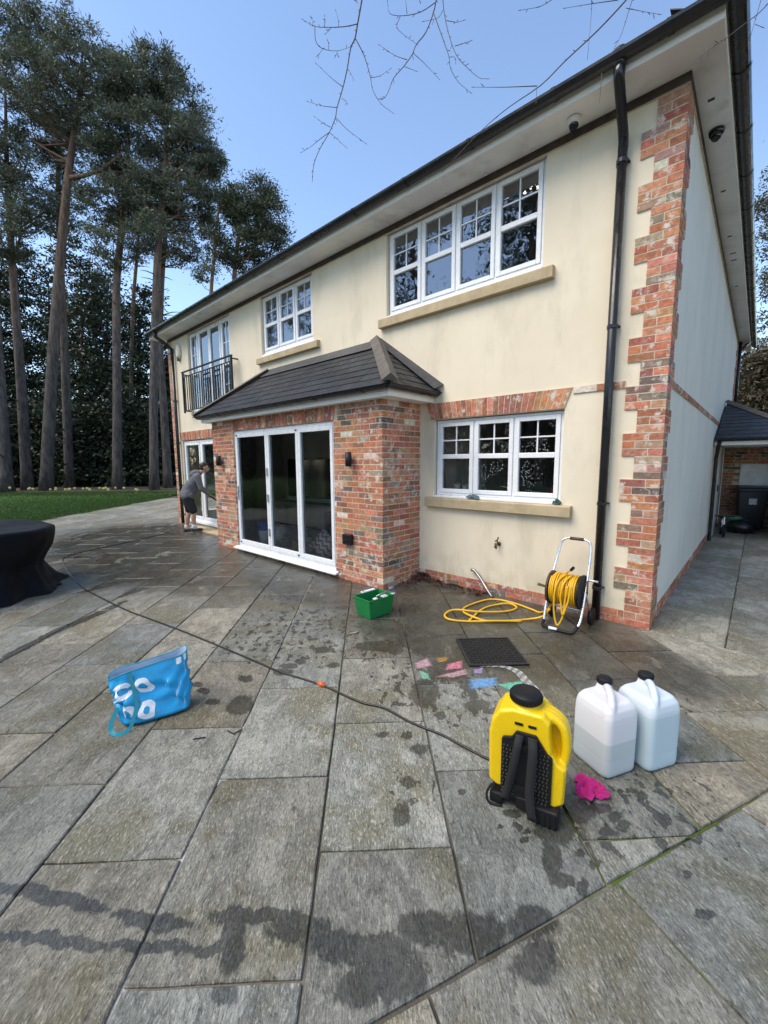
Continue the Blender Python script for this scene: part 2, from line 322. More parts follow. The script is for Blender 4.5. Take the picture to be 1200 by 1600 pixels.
def m_foliage(name, tr=0.25):
    t = NT(name); c = t.attr()
    d = t.n('ShaderNodeBsdfPrincipled', _in={'Base Color': c, 'Roughness': 0.55, 'Specular IOR Level': 0.35}).outputs[0]
    tl = t.n('ShaderNodeBsdfTranslucent', _in={'Color': c}).outputs[0]
    mx = t.n('ShaderNodeMixShader', _in={0: tr, 1: d, 2: tl}).outputs[0]
    t.t.links.new(mx, t.out.inputs[0]); return t.m
def m_bark(name, lo, hi, z0, z1):
    t = NT(name); p = t.pos()
    z = t.n('ShaderNodeSeparateXYZ', _in={0: p}).outputs[2]
    g = t.rng(t.math('ADD', z, t.math('MULTIPLY', t.noise(p, 0.8, 3), 4.0)), z0, z1)
    n = t.noise(t.map(p, (1, 1, 0.18)), 9, 6, 0.7, 0.3)
    a = t.mix(t.rng(n, 0.3, 0.7), sc3(lo, 0.45), sc3(lo, 1.35)); b = t.mix(t.rng(n, 0.3, 0.7), sc3(hi, 0.55), sc3(hi, 1.3))
    t.bsdf(t.mix(g, a, b), 0.95, 0.15, 0, t.bump(n, 1.0, 0.05)); return t.m
def m_grass(name, lo, hi):
    t = NT(name); p = t.pos()
    c = t.mix(t.rng(t.noise(p, 1.2, 5, 0.7), 0.3, 0.7), lo, hi)
    t.bsdf(c, 0.9, 0.2, 0, t.bump(t.noise(p, 40, 4, 0.7), 0.9, 0.04)); return t.m
def m_slate():
    t = NT('roof_slate'); p = t.pos()
    v = t.n('ShaderNodeVectorMath', operation='SCALE', _in={0: t.attr(), 'Scale': t.rng(t.noise(p, 14, 5, 0.7), 0.3, 0.7, 0.7, 1.3)}).outputs[0]
    c = t.mix(t.rng(t.noise(p, 5, 5, 0.7), 0.62, 0.72, 0, 0.5), v, (0.085, 0.085, 0.07))
    t.bsdf(c, t.rng(t.noise(p, 8, 3), 0.3, 0.7, 0.42, 0.6), 0.35, 0, t.bump(t.noise(p, 55, 4, 0.6), 0.35, 0.006)); return t.m
def m_side():
    t = NT('pale_side_render'); p = t.pos()
    c = t.mix(t.rng(t.noise(p, 0.9, 5, 0.62), 0.3, 0.7), (0.73, 0.68, 0.575), (0.80, 0.75, 0.635))
    c = t.mix(t.rng(t.noise(t.map(p, (1.6, 1.6, 0.4)), 1.6, 6, 0.7), 0.52, 0.78, 0, 0.35), c, (0.42, 0.42, 0.40))
    t.bsdf(c, 0.85, 0.25, 0, t.bump(t.noise(p, 120, 3, 0.6), 0.25, 0.004)); return t.m
M = dict(
    side=m_side(),
    render=m_render(), brick=m_brick(), mortar=m_mortar(), glass=m_glass('window_glass', 0.05, False, 1.6), glass_up=m_glass('mirror_like_glass', 0.045, False, 2.7), glass_wet=m_glass('wet_window_glass', 0.03, True, 1.6),
    upvc=simple('white_frame', (0.80, 0.81, 0.82), 0.28, 0.04, 5), sill=simple('sandstone_sill', (0.46, 0.36, 0.22), 0.8, 0.18, 6, 0.3, 80, dirt=((0.22, 0.20, 0.13), 3, 0.5, 0.7, 0.6)),
    black=simple('black_plastic', (0.012, 0.012, 0.014), 0.3, 0.25, 4), soffit=simple('soffit_board', (0.80, 0.79, 0.77), 0.6, 0.1, 1.5, 0.05, 20, dirt=((0.36, 0.34, 0.31), 2.0, 0.5, 0.75, 0.5)),
    fascia=simple('fascia_board', (0.82, 0.80, 0.74), 0.45, 0.05, 3), slate=m_slate(), lead=simple('lead_flashing', (0.045, 0.048, 0.055), 0.5, 0.25, 7, 0.2, 30),
    hipcap=simple('hip_capping', (0.115, 0.098, 0.082), 0.85, 0.25, 9, 0.5, 45), room=simple('interior_paint', (0.80, 0.78, 0.74), 0.8, 0.06, 2), floor=simple('interior_floor', (0.55, 0.51, 0.46), 0.4, 0.15, 3),
    slab=m_slab('paving_slab', math.radians(134.5)), slab2=m_slab('side_paving', math.radians(90)), joint=m_joint(),
    metal=simple('grey_metal', (0.45, 0.46, 0.48), 0.35, 0.15, 12, metal=0.9), alu=simple('aluminium_tube', (0.72, 0.73, 0.75), 0.3, 0.08, 10, metal=0.9),
    needle=m_foliage('pine_needles'), leaf=m_foliage('evergreen_leaves', 0.2), bark=m_bark('pine_bark', (0.098, 0.085, 0.078), (0.185, 0.125, 0.092), 8, 19), bark2=m_bark('conifer_bark', (0.06, 0.05, 0.04), (0.08, 0.06, 0.045), 4, 12),
    lawn=m_grass('lawn_turf', (0.035, 0.080, 0.014), (0.065, 0.135, 0.024)), blade=m_foliage('grass_blades', 0.3), litter=simple('leaf_litter', (0.060, 0.042, 0.026), 0.95, 0.35, 3, 0.8, 25, dirt=((0.025, 0.035, 0.012), 1.2, 0.45, 0.6, 0.8)),
    toned=toned('mottled'), plastic_toned=toned('dyed_plastic', 0.35, 0.05, 8, 0.05, 50))
# ================================================================ GROUND
DU = np.array([-0.7009, 0.7133]); DN = np.array([0.7133, 0.7009])
def uv2w(u, n): return DU * u + DN * n
def build_ground():
    us = np.concatenate([np.linspace(-400, -20, 12), np.linspace(-16, 40, 40), np.linspace(50, 500, 16)])
    ns = np.concatenate([np.linspace(-450, -45, 12), np.linspace(-40, 30, 36), np.linspace(40, 450, 14)])
    V = []; F = []
    for u in us:
        for n in ns:
            w = uv2w(u, n); V.append((w[0], w[1], ground_z(*w) - 0.06))
    k = len(ns)
    for i in range(len(us) - 1):
        for j in range(k - 1): F.append((i * k + j, i * k + j + 1, (i + 1) * k + j + 1, (i + 1) * k + j))
    g = mesh_obj('ground', V, F, M['litter'], smooth=True); struct(g)
build_ground()
def clip(poly, a, b):
    """keep the part of poly where a.p <= b"""
    out = []
    for i in range(len(poly)):
        p, q = np.array(poly[i]), np.array(poly[(i + 1) % len(poly)]); dp, dq = a @ p - b, a @ q - b
        if dp <= 0: out.append(tuple(p))
        if dp * dq < 0: out.append(tuple(p + (q - p) * dp / (dp - dq)))
    return out
BA = np.array([-0.04, -3.95]); BB = np.array([0.86, -1.95]); BD = (BB - BA) / np.linalg.norm(BB - BA); BN = np.array([BD[1], -BD[0]])  # right of the border joint
slabs = []   # (poly, material)
cols = [-0.084 - 0.5858 * k for k in range(-6, 22)]
for k, n1 in enumerate(cols):
    n0 = n1 - 0.5858; off = -1.78 if (k % 2) else -1.335
    for j in range(-9, 22):
        u0 = off + 0.885 * j; u1 = u0 + 0.885
        if u0 > 16.0: continue
        poly = [tuple(uv2w(u0, n0)), tuple(uv2w(u1, n0)), tuple(uv2w(u1, n1)), tuple(uv2w(u0, n1))]
        poly = clip(poly, BN, BN @ BA - 0.002)
        if len(poly) > 2: poly = clip(poly, np.array([1.0, 0.0]), 1.6)
        if len(poly) > 2 and max(q[0] for q in poly) > 0 and max(q[1] for q in poly) > 0:       # side path is laid square to the house
            if min(q[0] for q in poly) > -0.35 or np.mean([q[0] for q in poly]) > -0.2: poly = clip(poly, np.array([0.0, 1.0]), -0.02)
        if len(poly) < 3: continue
        c = np.mean(poly, axis=0)
        if -11.2 < c[0] < -0.2 and c[1] > 0.35 and c[1] < 11: continue
        slabs.append((poly, 0))
# second field, beyond the border joint
D2 = np.array([math.cos(math.radians(153)), math.sin(math.radians(153))])
for k in range(-4, 9):
    s0 = 0.20 + 0.87 * (k - 1); s1 = s0 + 0.87
    for j in range(0, 4):
        t0 = 0.95 * j; t1 = t0 + 0.95
        P = lambda s, t: tuple(BA + BD * s + (-D2) * t)
        poly = clip([P(s0, t0 - (0.6 if j == 0 else 0)), P(s0, t1), P(s1, t1), P(s1, t0 - (0.6 if j == 0 else 0))], -BN, -(BN @ BA) - 0.002)
        if len(poly) > 2: slabs.append((poly, 0))
# side path beside the house, square to it
for i, (x0, x1) in enumerate([(-0.02, 0.6), (0.6, 1.2), (1.2, 1.8), (1.8, 2.4)]):
    y = -0.02 - (0.45 if i % 2 else 0); 
    while y < 12:
        poly = [(x0, max(y, -0.02)), (x1, max(y, -0.02)), (x1, y + 0.9), (x0, y + 0.9)]; slabs.append((poly, 1)); y += 0.9
for i in range(2):
    slabs.append(([(1.6 + 0.6 * i, -1.0), (2.2 + 0.6 * i, -1.0), (2.2 + 0.6 * i, -0.02), (1.6 + 0.6 * i, -0.02)], 1))
def slab_mesh(poly, seed):
    r = random.Random(seed); P = []
    cx = np.mean(poly, axis=0); n = len(poly)
    # inset by half a joint
    area = 0.5 * sum(poly[i][0] * poly[(i + 1) % n][1] - poly[(i + 1) % n][0] * poly[i][1] for i in range(n))
    if area < 0: poly = poly[::-1]
    ins = []
    for i in range(n):
        a, b, c = np.array(poly[i - 1]), np.array(poly[i]), np.array(poly[(i + 1) % n])
        e1 = (b - a) / (np.linalg.norm(b - a) + 1e-9); e2 = (c - b) / (np.linalg.norm(c - b) + 1e-9)
        n1 = np.array([-e1[1], e1[0]]); n2 = np.array([-e2[1], e2[0]]); k = 1 + n1 @ n2
        ins.append(b + (n1 + n2) / max(k, 0.3) * 0.0044)
    pts = []
    for i in range(n):
        a, b = ins[i], ins[(i + 1) % n]; L = np.linalg.norm(b - a); m_ = max(1, int(L / 0.11)); e = (b - a) / (L + 1e-9); nn = np.array([-e[1], e[0]])
        for j in range(m_):
            q = a + (b - a) * j / m_
            pts.append(q + nn * (r.uniform(-0.0018, 0.0026) if j else 0.004))
    z = r.uniform(-0.0025, 0.0015); m_ = len(pts); V = []
    for q in pts: V.append((q[0], q[1], -0.045))
    for q in pts: V.append((q[0], q[1], z - 0.006))
    for q in pts:
        d = cx - q; d = d / (np.linalg.norm(d) + 1e-9); V.append((q[0] + d[0] * 0.006, q[1] + d[1] * 0.006, z))
    F = []
    for a in (0, 1):
        for i in range(m_): F.append((a * m_ + i, a * m_ + (i + 1) % m_, (a + 1) * m_ + (i + 1) % m_, (a + 1) * m_ + i))
    F.append(tuple(range(2 * m_, 3 * m_)))
    g = r.uniform(0.76, 1.20); w = r.uniform(-0.06, 0.07)
    return V, F, (g * (1 + w), g, g * (1 - 1.2 * w))
def vis_size(poly):
    c = np.mean(poly, axis=0); P = proj([(q[0], q[1], 0) for q in poly])
    if (P[:, 2] < 0.3).all(): return -1
    if (P[:, 0].max() < -60) or P[:, 0].min() > 1260 or P[:, 1].min() > 1700: return -1
    d = np.hypot(c[0] - CAM[0], c[1] - CAM[1]); return 1 / d
order = sorted(range(len(slabs)), key=lambda i: -vis_size(slabs[i][0]))
bV = [(-3.6, -6.8), (3.0, -6.8), (3.0, 12.2), (-0.3, 12.2)]
patio = MB()
corner = [uv2w(-10, -12.39), uv2w(16.9, -12.39), uv2w(16.9, 3.5), uv2w(-10, 3.5)]
patio.prism([tuple(q) for q in corner], 'z', -0.3, -0.014)
patio_o = struct(patio.build('patio', M['joint']))
sp = MB().prism([(-0.3, 2.0), (3.0, 2.0), (3.0, 12.3), (-0.3, 12.3)], 'z', -0.28, -0.0165); struct(sp.build('side_path', M['joint']))
rest_v = []; rest_f = []; rest_c = []
for k, i in enumerate(order):
    poly, mt = slabs[i]; V, F, c = slab_mesh(poly, i)
    if k < 298 and vis_size(poly) > 0:
        mesh_obj('paving_slab', V, F, M['slab2'] if mt else M['slab'], patio_o, col=[c] * len(V))
    else:
        b = len(rest_v); rest_v += V; rest_f += [tuple(b + q for q in f) for f in F]; rest_c += [c] * len(V)
struct(mesh_obj('distant_paving', rest_v, rest_f, M['slab'], patio_o, col=rest_c), 'stuff')
# lawn: a slightly raised sheet left of the patio, with blades
def build_lawn():
    V = []; F = []; us = np.linspace(-12, 18.2, 60); ns = np.linspace(-60, -12.46, 50); k = len(ns)
    for u in us:
        for j, n in enumerate(ns):
            w = uv2w(u, n + (0.06 * math.sin(u * 3.1) + 0.05 * math.sin(u * 7.3) if j == k - 1 else 0)); V.append((w[0], w[1], ground_z(*w) + 0.03 - (0.03 if j == k - 1 else 0) - 0.1 * max(0, u - 16.6)))
    for i in range(len(us) - 1):
        for j in range(k - 1): F.append((i * k + j, i * k + j + 1, (i + 1) * k + j + 1, (i + 1) * k + j))
    struct(mesh_obj('lawn', V, F, M['lawn'], smooth=True))
    # far strip behind the end of the patio
    V = []; F = []; us = np.linspace(16.86, 18.2, 6); ns = np.linspace(-13, 6, 30); k = len(ns)
    for u in us:
        for n in ns: w = uv2w(u, n); V.append((w[0], w[1], ground_z(*w) + 0.012 - 0.09 * max(0, u - 17.2)))
    for i in range(len(us) - 1):
        for j in range(k - 1): F.append((i * k + j, i * k + j + 1, (i + 1) * k + j + 1, (i + 1) * k + j))
    struct(mesh_obj('lawn_end_strip', V, F, M['lawn'], smooth=True))
    N = 90000; u = RNG.uniform(2, 18, N); n = -12.43 - RNG.exponential(4.0, N); u = np.where(RNG.random(N) < 0.15, RNG.uniform(16.8, 18.2, N), u); n = np.where(u > 16.75, RNG.uniform(-28, 0, N), n)
    x = -0.7009 * u + 0.7133 * n; y = 0.7133 * u + 0.7009 * n
    z = np.array([ground_z(a, b) for a, b in zip(x, y)]) + 0.02 - 0.09 * np.maximum(0, u - 17.0)
    h = RNG.uniform(0.03, 0.085, N); a = RNG.uniform(0, 2 * PI, N); w = 0.012
    c, s = np.cos(a), np.sin(a); lx, ly = RNG.normal(0, 0.025, N), RNG.normal(0, 0.025, N)
    V = np.empty((N, 3, 3)); V[:, 0] = np.c_[x - c * w, y - s * w, z]; V[:, 1] = np.c_[x + c * w, y + s * w, z]; V[:, 2] = np.c_[x + lx, y + ly, z + h]
    t = RNG.uniform(0.6, 1.3, N)[:, None] * np.array([[0.055, 0.12, 0.022]]); dry = RNG.random(N) < 0.07; t[dry] = (0.12, 0.11, 0.045)
    g = fast_mesh('grass', V.reshape(-1, 3), np.arange(3 * N).reshape(-1, 3), M['blade'], None, np.repeat(t, 3, 0)); struct(g, 'stuff')
build_lawn()

# ================================================================ HOUSE
HL, HD, HS = 11.405, 12.0, 4.96
EX0, EX1, EY, EH = -7.464, -2.856, -0.79, 2.475
house = thing('house', 'two-storey cream rendered house with red brick corners, white windows and slate roof', 'house')
BR = []     # (corner a, corner b, colour, parent key)
TONES = [((0.47, 0.19, 0.105), 30), ((0.40, 0.155, 0.09), 20), ((0.52, 0.24, 0.145), 18), ((0.31, 0.13, 0.085), 10), ((0.19, 0.145, 0.115), 5), ((0.25, 0.18, 0.135), 6), ((0.40, 0.25, 0.17), 8), ((0.64, 0.54, 0.44), 4), ((0.12, 0.10, 0.09), 1.5)]
TP = sum(w for _, w in TONES)
def tone(red=False):
    r = random.uniform(0, TP)
    for c, w in TONES[:4] if red else TONES:
        r -= w
        if r <= 0: break
    return tuple(x * random.uniform(0.85, 1.15) for x in c)
def brick(a, b, key, red=False): BR.append((a, b, tone(red), key))
def wall_grid(mb, x0, x1, z0, z1, ya, yb, holes, axis='x'):
    """wall sheet with thickness ya..yb and rectangular openings, reveals included"""
    xs = sorted({x0, x1, *[v for h in holes for v in h[:2]]}); zs = sorted({z0, z1, *[v for h in holes for v in h[2:]]})
    def solid(i, j):
        if i < 0 or j < 0 or i >= len(xs) - 1 or j >= len(zs) - 1: return False
        cx, cz = (xs[i] + xs[i + 1]) / 2, (zs[j] + zs[j + 1]) / 2
        return not any(h[0] < cx < h[1] and h[2] < cz < h[3] for h in holes)
    P = (lambda x, y, z: (x, y, z)) if axis == 'x' else (lambda x, y, z: (y, x, z))
    for i in range(len(xs) - 1):
        for j in range(len(zs) - 1):
            if not solid(i, j): continue
            a, b, c, d = xs[i], xs[i + 1], zs[j], zs[j + 1]
            mb.quad(P(a, ya, c), P(b, ya, c), P(b, ya, d), P(a, ya, d)); mb.quad(P(b, yb, c), P(a, yb, c), P(a, yb, d), P(b, yb, d))
            if not solid(i - 1, j): mb.quad(P(a, yb, c), P(a, ya, c), P(a, ya, d), P(a, yb, d))
            if not solid(i + 1, j): mb.quad(P(b, ya, c), P(b, yb, c), P(b, yb, d), P(b, ya, d))
            if not solid(i, j - 1): mb.quad(P(a, yb, c), P(b, yb, c), P(b, ya, c), P(a, ya, c))
            if not solid(i, j + 1): mb.quad(P(a, ya, d), P(b, ya, d), P(b, yb, d), P(a, yb, d))
    return mb
W1 = (-3.475, -1.205, 3.73, 4.905); W2 = (-6.80, -5.175, 3.73, 4.89); WK = (-2.615, -0.905, 1.19, 2.235)
WB = (-10.20, -8.05, 2.90, 4.88); WL = (-10.86, -8.90, 0.12, 2.27); EXO = (-7.2, -3.05, 0.02, 2.40)
fw = wall_grid(MB(), -HL, 0, 0.10, HS, 0.0, 0.30, [W1, W2, WK, WB, WL, EXO])
front = fw.build('front_wall', M['render'], house)
sw = wall_grid(MB(), 0.301, HD, 0.10, HS, 0.0, -0.30, [], 'y'); side = sw.build('side_wall', M['side'], house)
bw = wall_grid(MB(), -HL + 0.301, -0.301, 0.0, HS, HD - 0.3, HD, []); bw.build('rear_wall', M['render'], house)
lw = wall_grid(MB(), 0.301, HD, 0.0, HS, -HL, -HL + 0.3, [(0.5, 1.75, 0.3, 2.2)], 'y'); lw.build('far_side_wall', M['render'], house)
MB().quad((-HL + 0.1, 0.5, 0.3), (-HL + 0.1, 1.75, 0.3), (-HL + 0.1, 1.75, 2.2), (-HL + 0.1, 0.5, 2.2)).build('added_far_pane', M['glass'], house)  # unseen window, added to let more light into the room
# rooms
rm = MB(); rm.box((-HL + 0.31, 0.31, 2.52), (-0.31, HD - 0.31, 2.72)); rm.box((-HL + 0.31, 0.31, 4.93), (-0.31, HD - 0.31, 4.955))
rm.box((-HL + 0.31, 1.86, 0.06), (-2.9, 1.96, 2.51)); rm.box((-2.879, 4.1, 0.06), (-0.31, 4.2, 2.51)); rm.box((-HL + 0.31, 4.1, 2.73), (-0.31, 4.2, 4.92))
rm.box((-2.98, 1.961, 0.06), (-2.88, 4.09, 2.51)); rm.box((-9.15, 1.2, 0.06), (-8.95, 1.859, 2.51)); rm.box((-4.4, 0.31, 2.73), (-4.3, 4.09, 4.92)); rm.box((-7.6, 0.31, 2.73), (-7.5, 4.09, 4.92))
rm.build('room_partitions', M['room'], house)
MB().box((-HL + 0.31, 0.31, -0.2), (-0.31, HD - 0.31, 0.055)).build('interior_floor', M['floor'], house)
MB().box((EX0 + 0.12, EY + 0.12, -0.2), (EX1 - 0.12, 0.305, 0.05)).build('extension_floor', M['floor'], house)
# ---- brick corners
core = MB()
PROUD = 0.014
def quoin(xc, sx, key, ztop, plinth=True):
    """corner at x=xc; sx=+1 corner faces right/front, bricks wrap round it"""
    z0 = 0.0; c = 0
    while z0 + 0.065 < ztop:
        z1 = min(z0 + 0.0635, ztop); grp = (c - 2) // 3 if c >= 2 else 0
        wide = (grp % 2 == 1) if c >= 2 else False
        fl = 0.215 if c % 2 == 0 else 0.1025
        sl = 0.1025 if c % 2 == 0 else 0.215
        ftot = 0.327 if wide else 0.215; stot = 0.215 if wide else 0.327
        e = random.uniform(-0.0008, 0.0008)
        x_a = xc + sx * PROUD
        brick((min(x_a, xc - sx * fl), -PROUD + e, z0), (max(x_a, xc - sx * fl), sl, z1), key)
        x = fl + 0.01
        if x < ftot - 0.03: brick((min(xc - sx * x, xc - sx * ftot), -PROUD - e, z0), (max(xc - sx * x, xc - sx * ftot), 0.05, z1), key)
        y = sl + 0.01
        if y < stot - 0.03: brick((min(x_a, xc - sx * 0.05), y, z0), (max(x_a, xc - sx * 0.05), stot, z1), key)
        core.box((min(xc + sx * (PROUD - 0.0025), xc - sx * ftot), -PROUD + 0.0025, z0 - 0.0047), (max(xc + sx * (PROUD - 0.0025), xc - sx * ftot), 0.04, z0 + 0.0702))
        core.box((min(xc + sx * (PROUD - 0.0028), xc - sx * 0.03), 0.0403, z0 - 0.0047), (max(xc + sx * (PROUD - 0.0028), xc - sx * 0.03), stot, z0 + 0.0702))
        z0 += 0.075; c += 1
quoin(0.0, 1, 'front', HS - 0.085); quoin(-HL, -1, 'front', HS - 0.085)
# plinth, two courses
for c in range(2):
    x = EX1 + (0.11 if c else 0.0)
    while x < -0.23:
        x2 = min(x + 0.215, -0.225); brick((x, -0.006, 0.075 * c), (x2, 0.05, 0.075 * c + 0.066), 'front'); x += 0.225
    y = 0.34 + (0.11 if c else 0)
    while y < 5.9: brick((-0.05, y, 0.075 * c), (0.006, y + 0.215, 0.075 * c + 0.066), 'front'); y += 0.225
core.box((-HL + 0.22, -0.001, -0.01), (-0.22, 0.298, 0.0985)); core.box((-0.297, 0.33, -0.01), (0.001, HD - 0.4, 0.0985))
core.box((EX1, -0.0012, 0.0985), (-0.22, 0.02, 0.139)); core.box((-0.02, 0.33, 0.0985), (0.0012, 6.1, 0.139))
# string course front + side, soldier course above the kitchen window and left door
def soldiers(xa, xb, z0, z1, y, key, n, splay=0.06, skew=0.0):
    for k in range(n):
        f0, f1 = k / n, (k + 1) / n
        a0 = xa + (xb - xa) * f0; a1 = xa + (xb - xa) * f1 - 0.009
        BR.append((('sold', a0 + splay * (2 * f0 - 1), a1 + splay * (2 * f1 - 1), a0, a1), (y, z0, z1), tone(True), key))
soldiers(-2.66, -0.90, 2.242, 2.452, -PROUD, 'front', 25, 0.075)
core.prism([(-2.665, 2.24), (-0.905, 2.24), (-0.83, 2.453), (-2.74, 2.453)], 'y', -PROUD + 0.0025, 0.03)
x = -0.815
while x < -0.335: brick((x, -PROUD, 2.387), (min(x + 0.215, -0.337), 0.05, 2.452), 'front', False); x += 0.225
core.box((-0.82, -PROUD + 0.0025, 2.384), (-0.33, 0.03, 2.4535))
soldiers(-10.95, -7.5, 2.28, 2.49, -PROUD, 'front', 46, 0.05); core.prism([(-10.95, 2.278), (-7.4, 2.278), (-7.4, 2.491), (-11.0, 2.491)], 'y', -PROUD + 0.0025, 0.03)
y = 0.33
while y < 10.4: brick((-0.05, y, 2.387), (PROUD, y + 0.215, 2.452), 'front'); y += 0.225
core.box((-0.03, 0.32, 2.384), (PROUD - 0.0025, 10.5, 2.4535))
# brick course under the soffit as one strip; shade and dirt painted into its brown
MB().box((-HL, -0.020, HS - 0.080), (0.019, 0.03, HS - 0.003)).build('shaded_brick_band', simple('frieze_shade_dirt', (0.060, 0.043, 0.036), 0.8, 0.3, 8, 0.4, 60), house)
MB().box((-0.03, 0.0302, HS - 0.080), (0.019, HD, HS - 0.003)).build('shaded_brick_band', bpy.data.materials['frieze_shade_dirt'], house)
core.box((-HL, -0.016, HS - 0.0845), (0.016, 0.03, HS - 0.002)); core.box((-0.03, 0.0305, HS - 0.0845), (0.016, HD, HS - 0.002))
# far end of the side wall: brick corner
for c in range(28):
    z0 = 2.85 + c * 0.075; y0 = 10.55 if (c // 3) % 2 else 10.75; y = y0
    while y < HD - 0.05: brick((-0.05, y, z0), (PROUD, min(y + 0.215, HD), z0 + 0.066), 'front'); y += 0.225
core.box((-0.03, 10.78, 2.84), (PROUD - 0.0025, HD, HS - 0.09))
core_o = core.build('mortar_bed', M['mortar'], house)
# ---- extension brickwork
ecore = MB()
BX0, BX1, BZ0, BZ1 = -6.64, -3.79, 0.05, 2.262     # bifold opening
def course_run(xa, xb, z, c, y, key):
    x = xa - (0.1125 if c % 2 else 0)
    while x < xb - 0.02:
        a, b = max(x, xa), min(x + 0.215, xb)
        if b - a > 0.03: brick((a, y, z), (b, y + 0.06, z + 0.0635), key)
        x += 0.225
nc = 33
for c in range(nc):
    z = 0.0 + c * 0.075
    if z + 0.066 > EH: break
    # right pier, corner brick wraps round
    fl, sl = (0.215, 0.1025) if c % 2 == 0 else (0.1025, 0.215)
    e = random.uniform(-0.0008, 0.0008)
    brick((EX1 - fl, EY + e, z), (EX1 + e, EY + sl, z + 0.0635), 'ext')
    lim = BX1 if z > 0.03 else -6.8
    if 2.24 < z: lim = BX1 + 0.09 
    x = EX1 - fl - 0.01
    while x > lim + 0.03:
        a = max(x - 0.215, lim); brick((a, EY + random.uniform(-0.0008, 0.0008), z), (x, EY + 0.06, z + 0.0635), 'ext'); x -= 0.225
    y = EY + sl + 0.01
    while y < -0.03:
        b = min(y + 0.215, 0.0); brick((EX1 - 0.06, y, z), (EX1 + random.uniform(-0.0008, 0.0008), b, z + 0.0635), 'ext'); y += 0.225
    lim2 = BX0 - (0.05 if z > 2.24 else 0)
    course_run(EX0, lim2, z, c, EY + random.uniform(-0.0008, 0.0008), 'ext')
ecore.box((EX0, EY + 0.002, -0.02), (BX0, EY + 0.11, EH)); ecore.box((BX1, EY + 0.002, -0.02), (EX1 - 0.002, EY + 0.11, EH)); ecore.box((EX1 - 0.11, EY + 0.1102, -0.02), (EX1 - 0.002, 0.0, EH))
ecore.box((EX0 + 0.001, EY + 0.1102, -0.02), (EX0 + 0.11, 0.0, EH)); ecore.prism([(BX0 - 0.001, BZ1), (BX1 + 0.001, BZ1), (BX1 + 0.001, EH - 0.001), (BX0 - 0.001, EH - 0.001)], 'y', EY + 0.0022, EY + 0.109)
ecore.box((BX0 + 0.001, EY + 0.0022, -0.02), (BX1 - 0.001, EY + 0.109, 0.045))
soldiers(BX0 - 0.01, BX1 + 0.02, BZ1 + 0.002, BZ1 + 0.212, EY - 0.002, 'ext', 38, 0.045)
ext_o = ecore.build('extension_wall', M['mortar'], house)
# ---- lay the bricks: the largest in view one by one, the rest joined
def brick_geo(a, b):
    j = lambda: random.uniform(-0.0014, 0.0014)
    if a[0] == 'sold':
        _, t0, t1, b0, b1 = a; y, z0, z1 = b; y = y + j()
        V = [(b0, y, z0), (b1, y, z0), (b1, y + 0.06, z0), (b0, y + 0.06, z0), (t0, y, z1), (t1, y, z1), (t1, y + 0.06, z1), (t0, y + 0.06, z1)]
    else:
        x0, y0, z0 = a; x1, y1, z1 = b
        V = [(x0 + j(), y0 + j() * 0.6, z0 + j()), (x1 + j() * 0.6, y0 + j() * 0.6, z0 + j()), (x1 + j() * 0.6, y1, z0 + j()), (x0 + j(), y1, z0), (x0 + j(), y0 + j() * 0.6, z1 + j()), (x1 + j() * 0.6, y0 + j() * 0.6, z1 + j()), (x1 + j() * 0.6, y1, z1 + j()), (x0 + j(), y1, z1)]
    return V, [(0, 3, 2, 1), (4, 5, 6, 7), (0, 1, 5, 4), (1, 2, 6, 5), (2, 3, 7, 6), (3, 0, 4, 7)]
geo = []
for a, b, c, key in BR:
    V, F = brick_geo(a, b); P = proj(V)
    s = (np.ptp(P[:, 0]) * np.ptp(P[:, 1])) if (P[:, 2] > 0.2).all() and P[:, 1].max() > 0 and P[:, 0].max() > 0 and P[:, 0].min() < 1200 else 0
    geo.append((s, V, F, c, key))
geo.sort(key=lambda g: -g[0])
rv, rf, rc = [], [], []
for k, (s, V, F, c, key) in enumerate(geo):
    if k < 298: mesh_obj('brick', V, F, M['brick'], ext_o if key == 'ext' else core_o, col=[c] * 8)
    else:
        b = len(rv); rv += V; rf += [tuple(b + i for i in f) for f in F]; rc += [c] * 8
struct(mesh_obj('small_brickwork', rv, rf, M['brick'], house, col=rc), 'stuff')

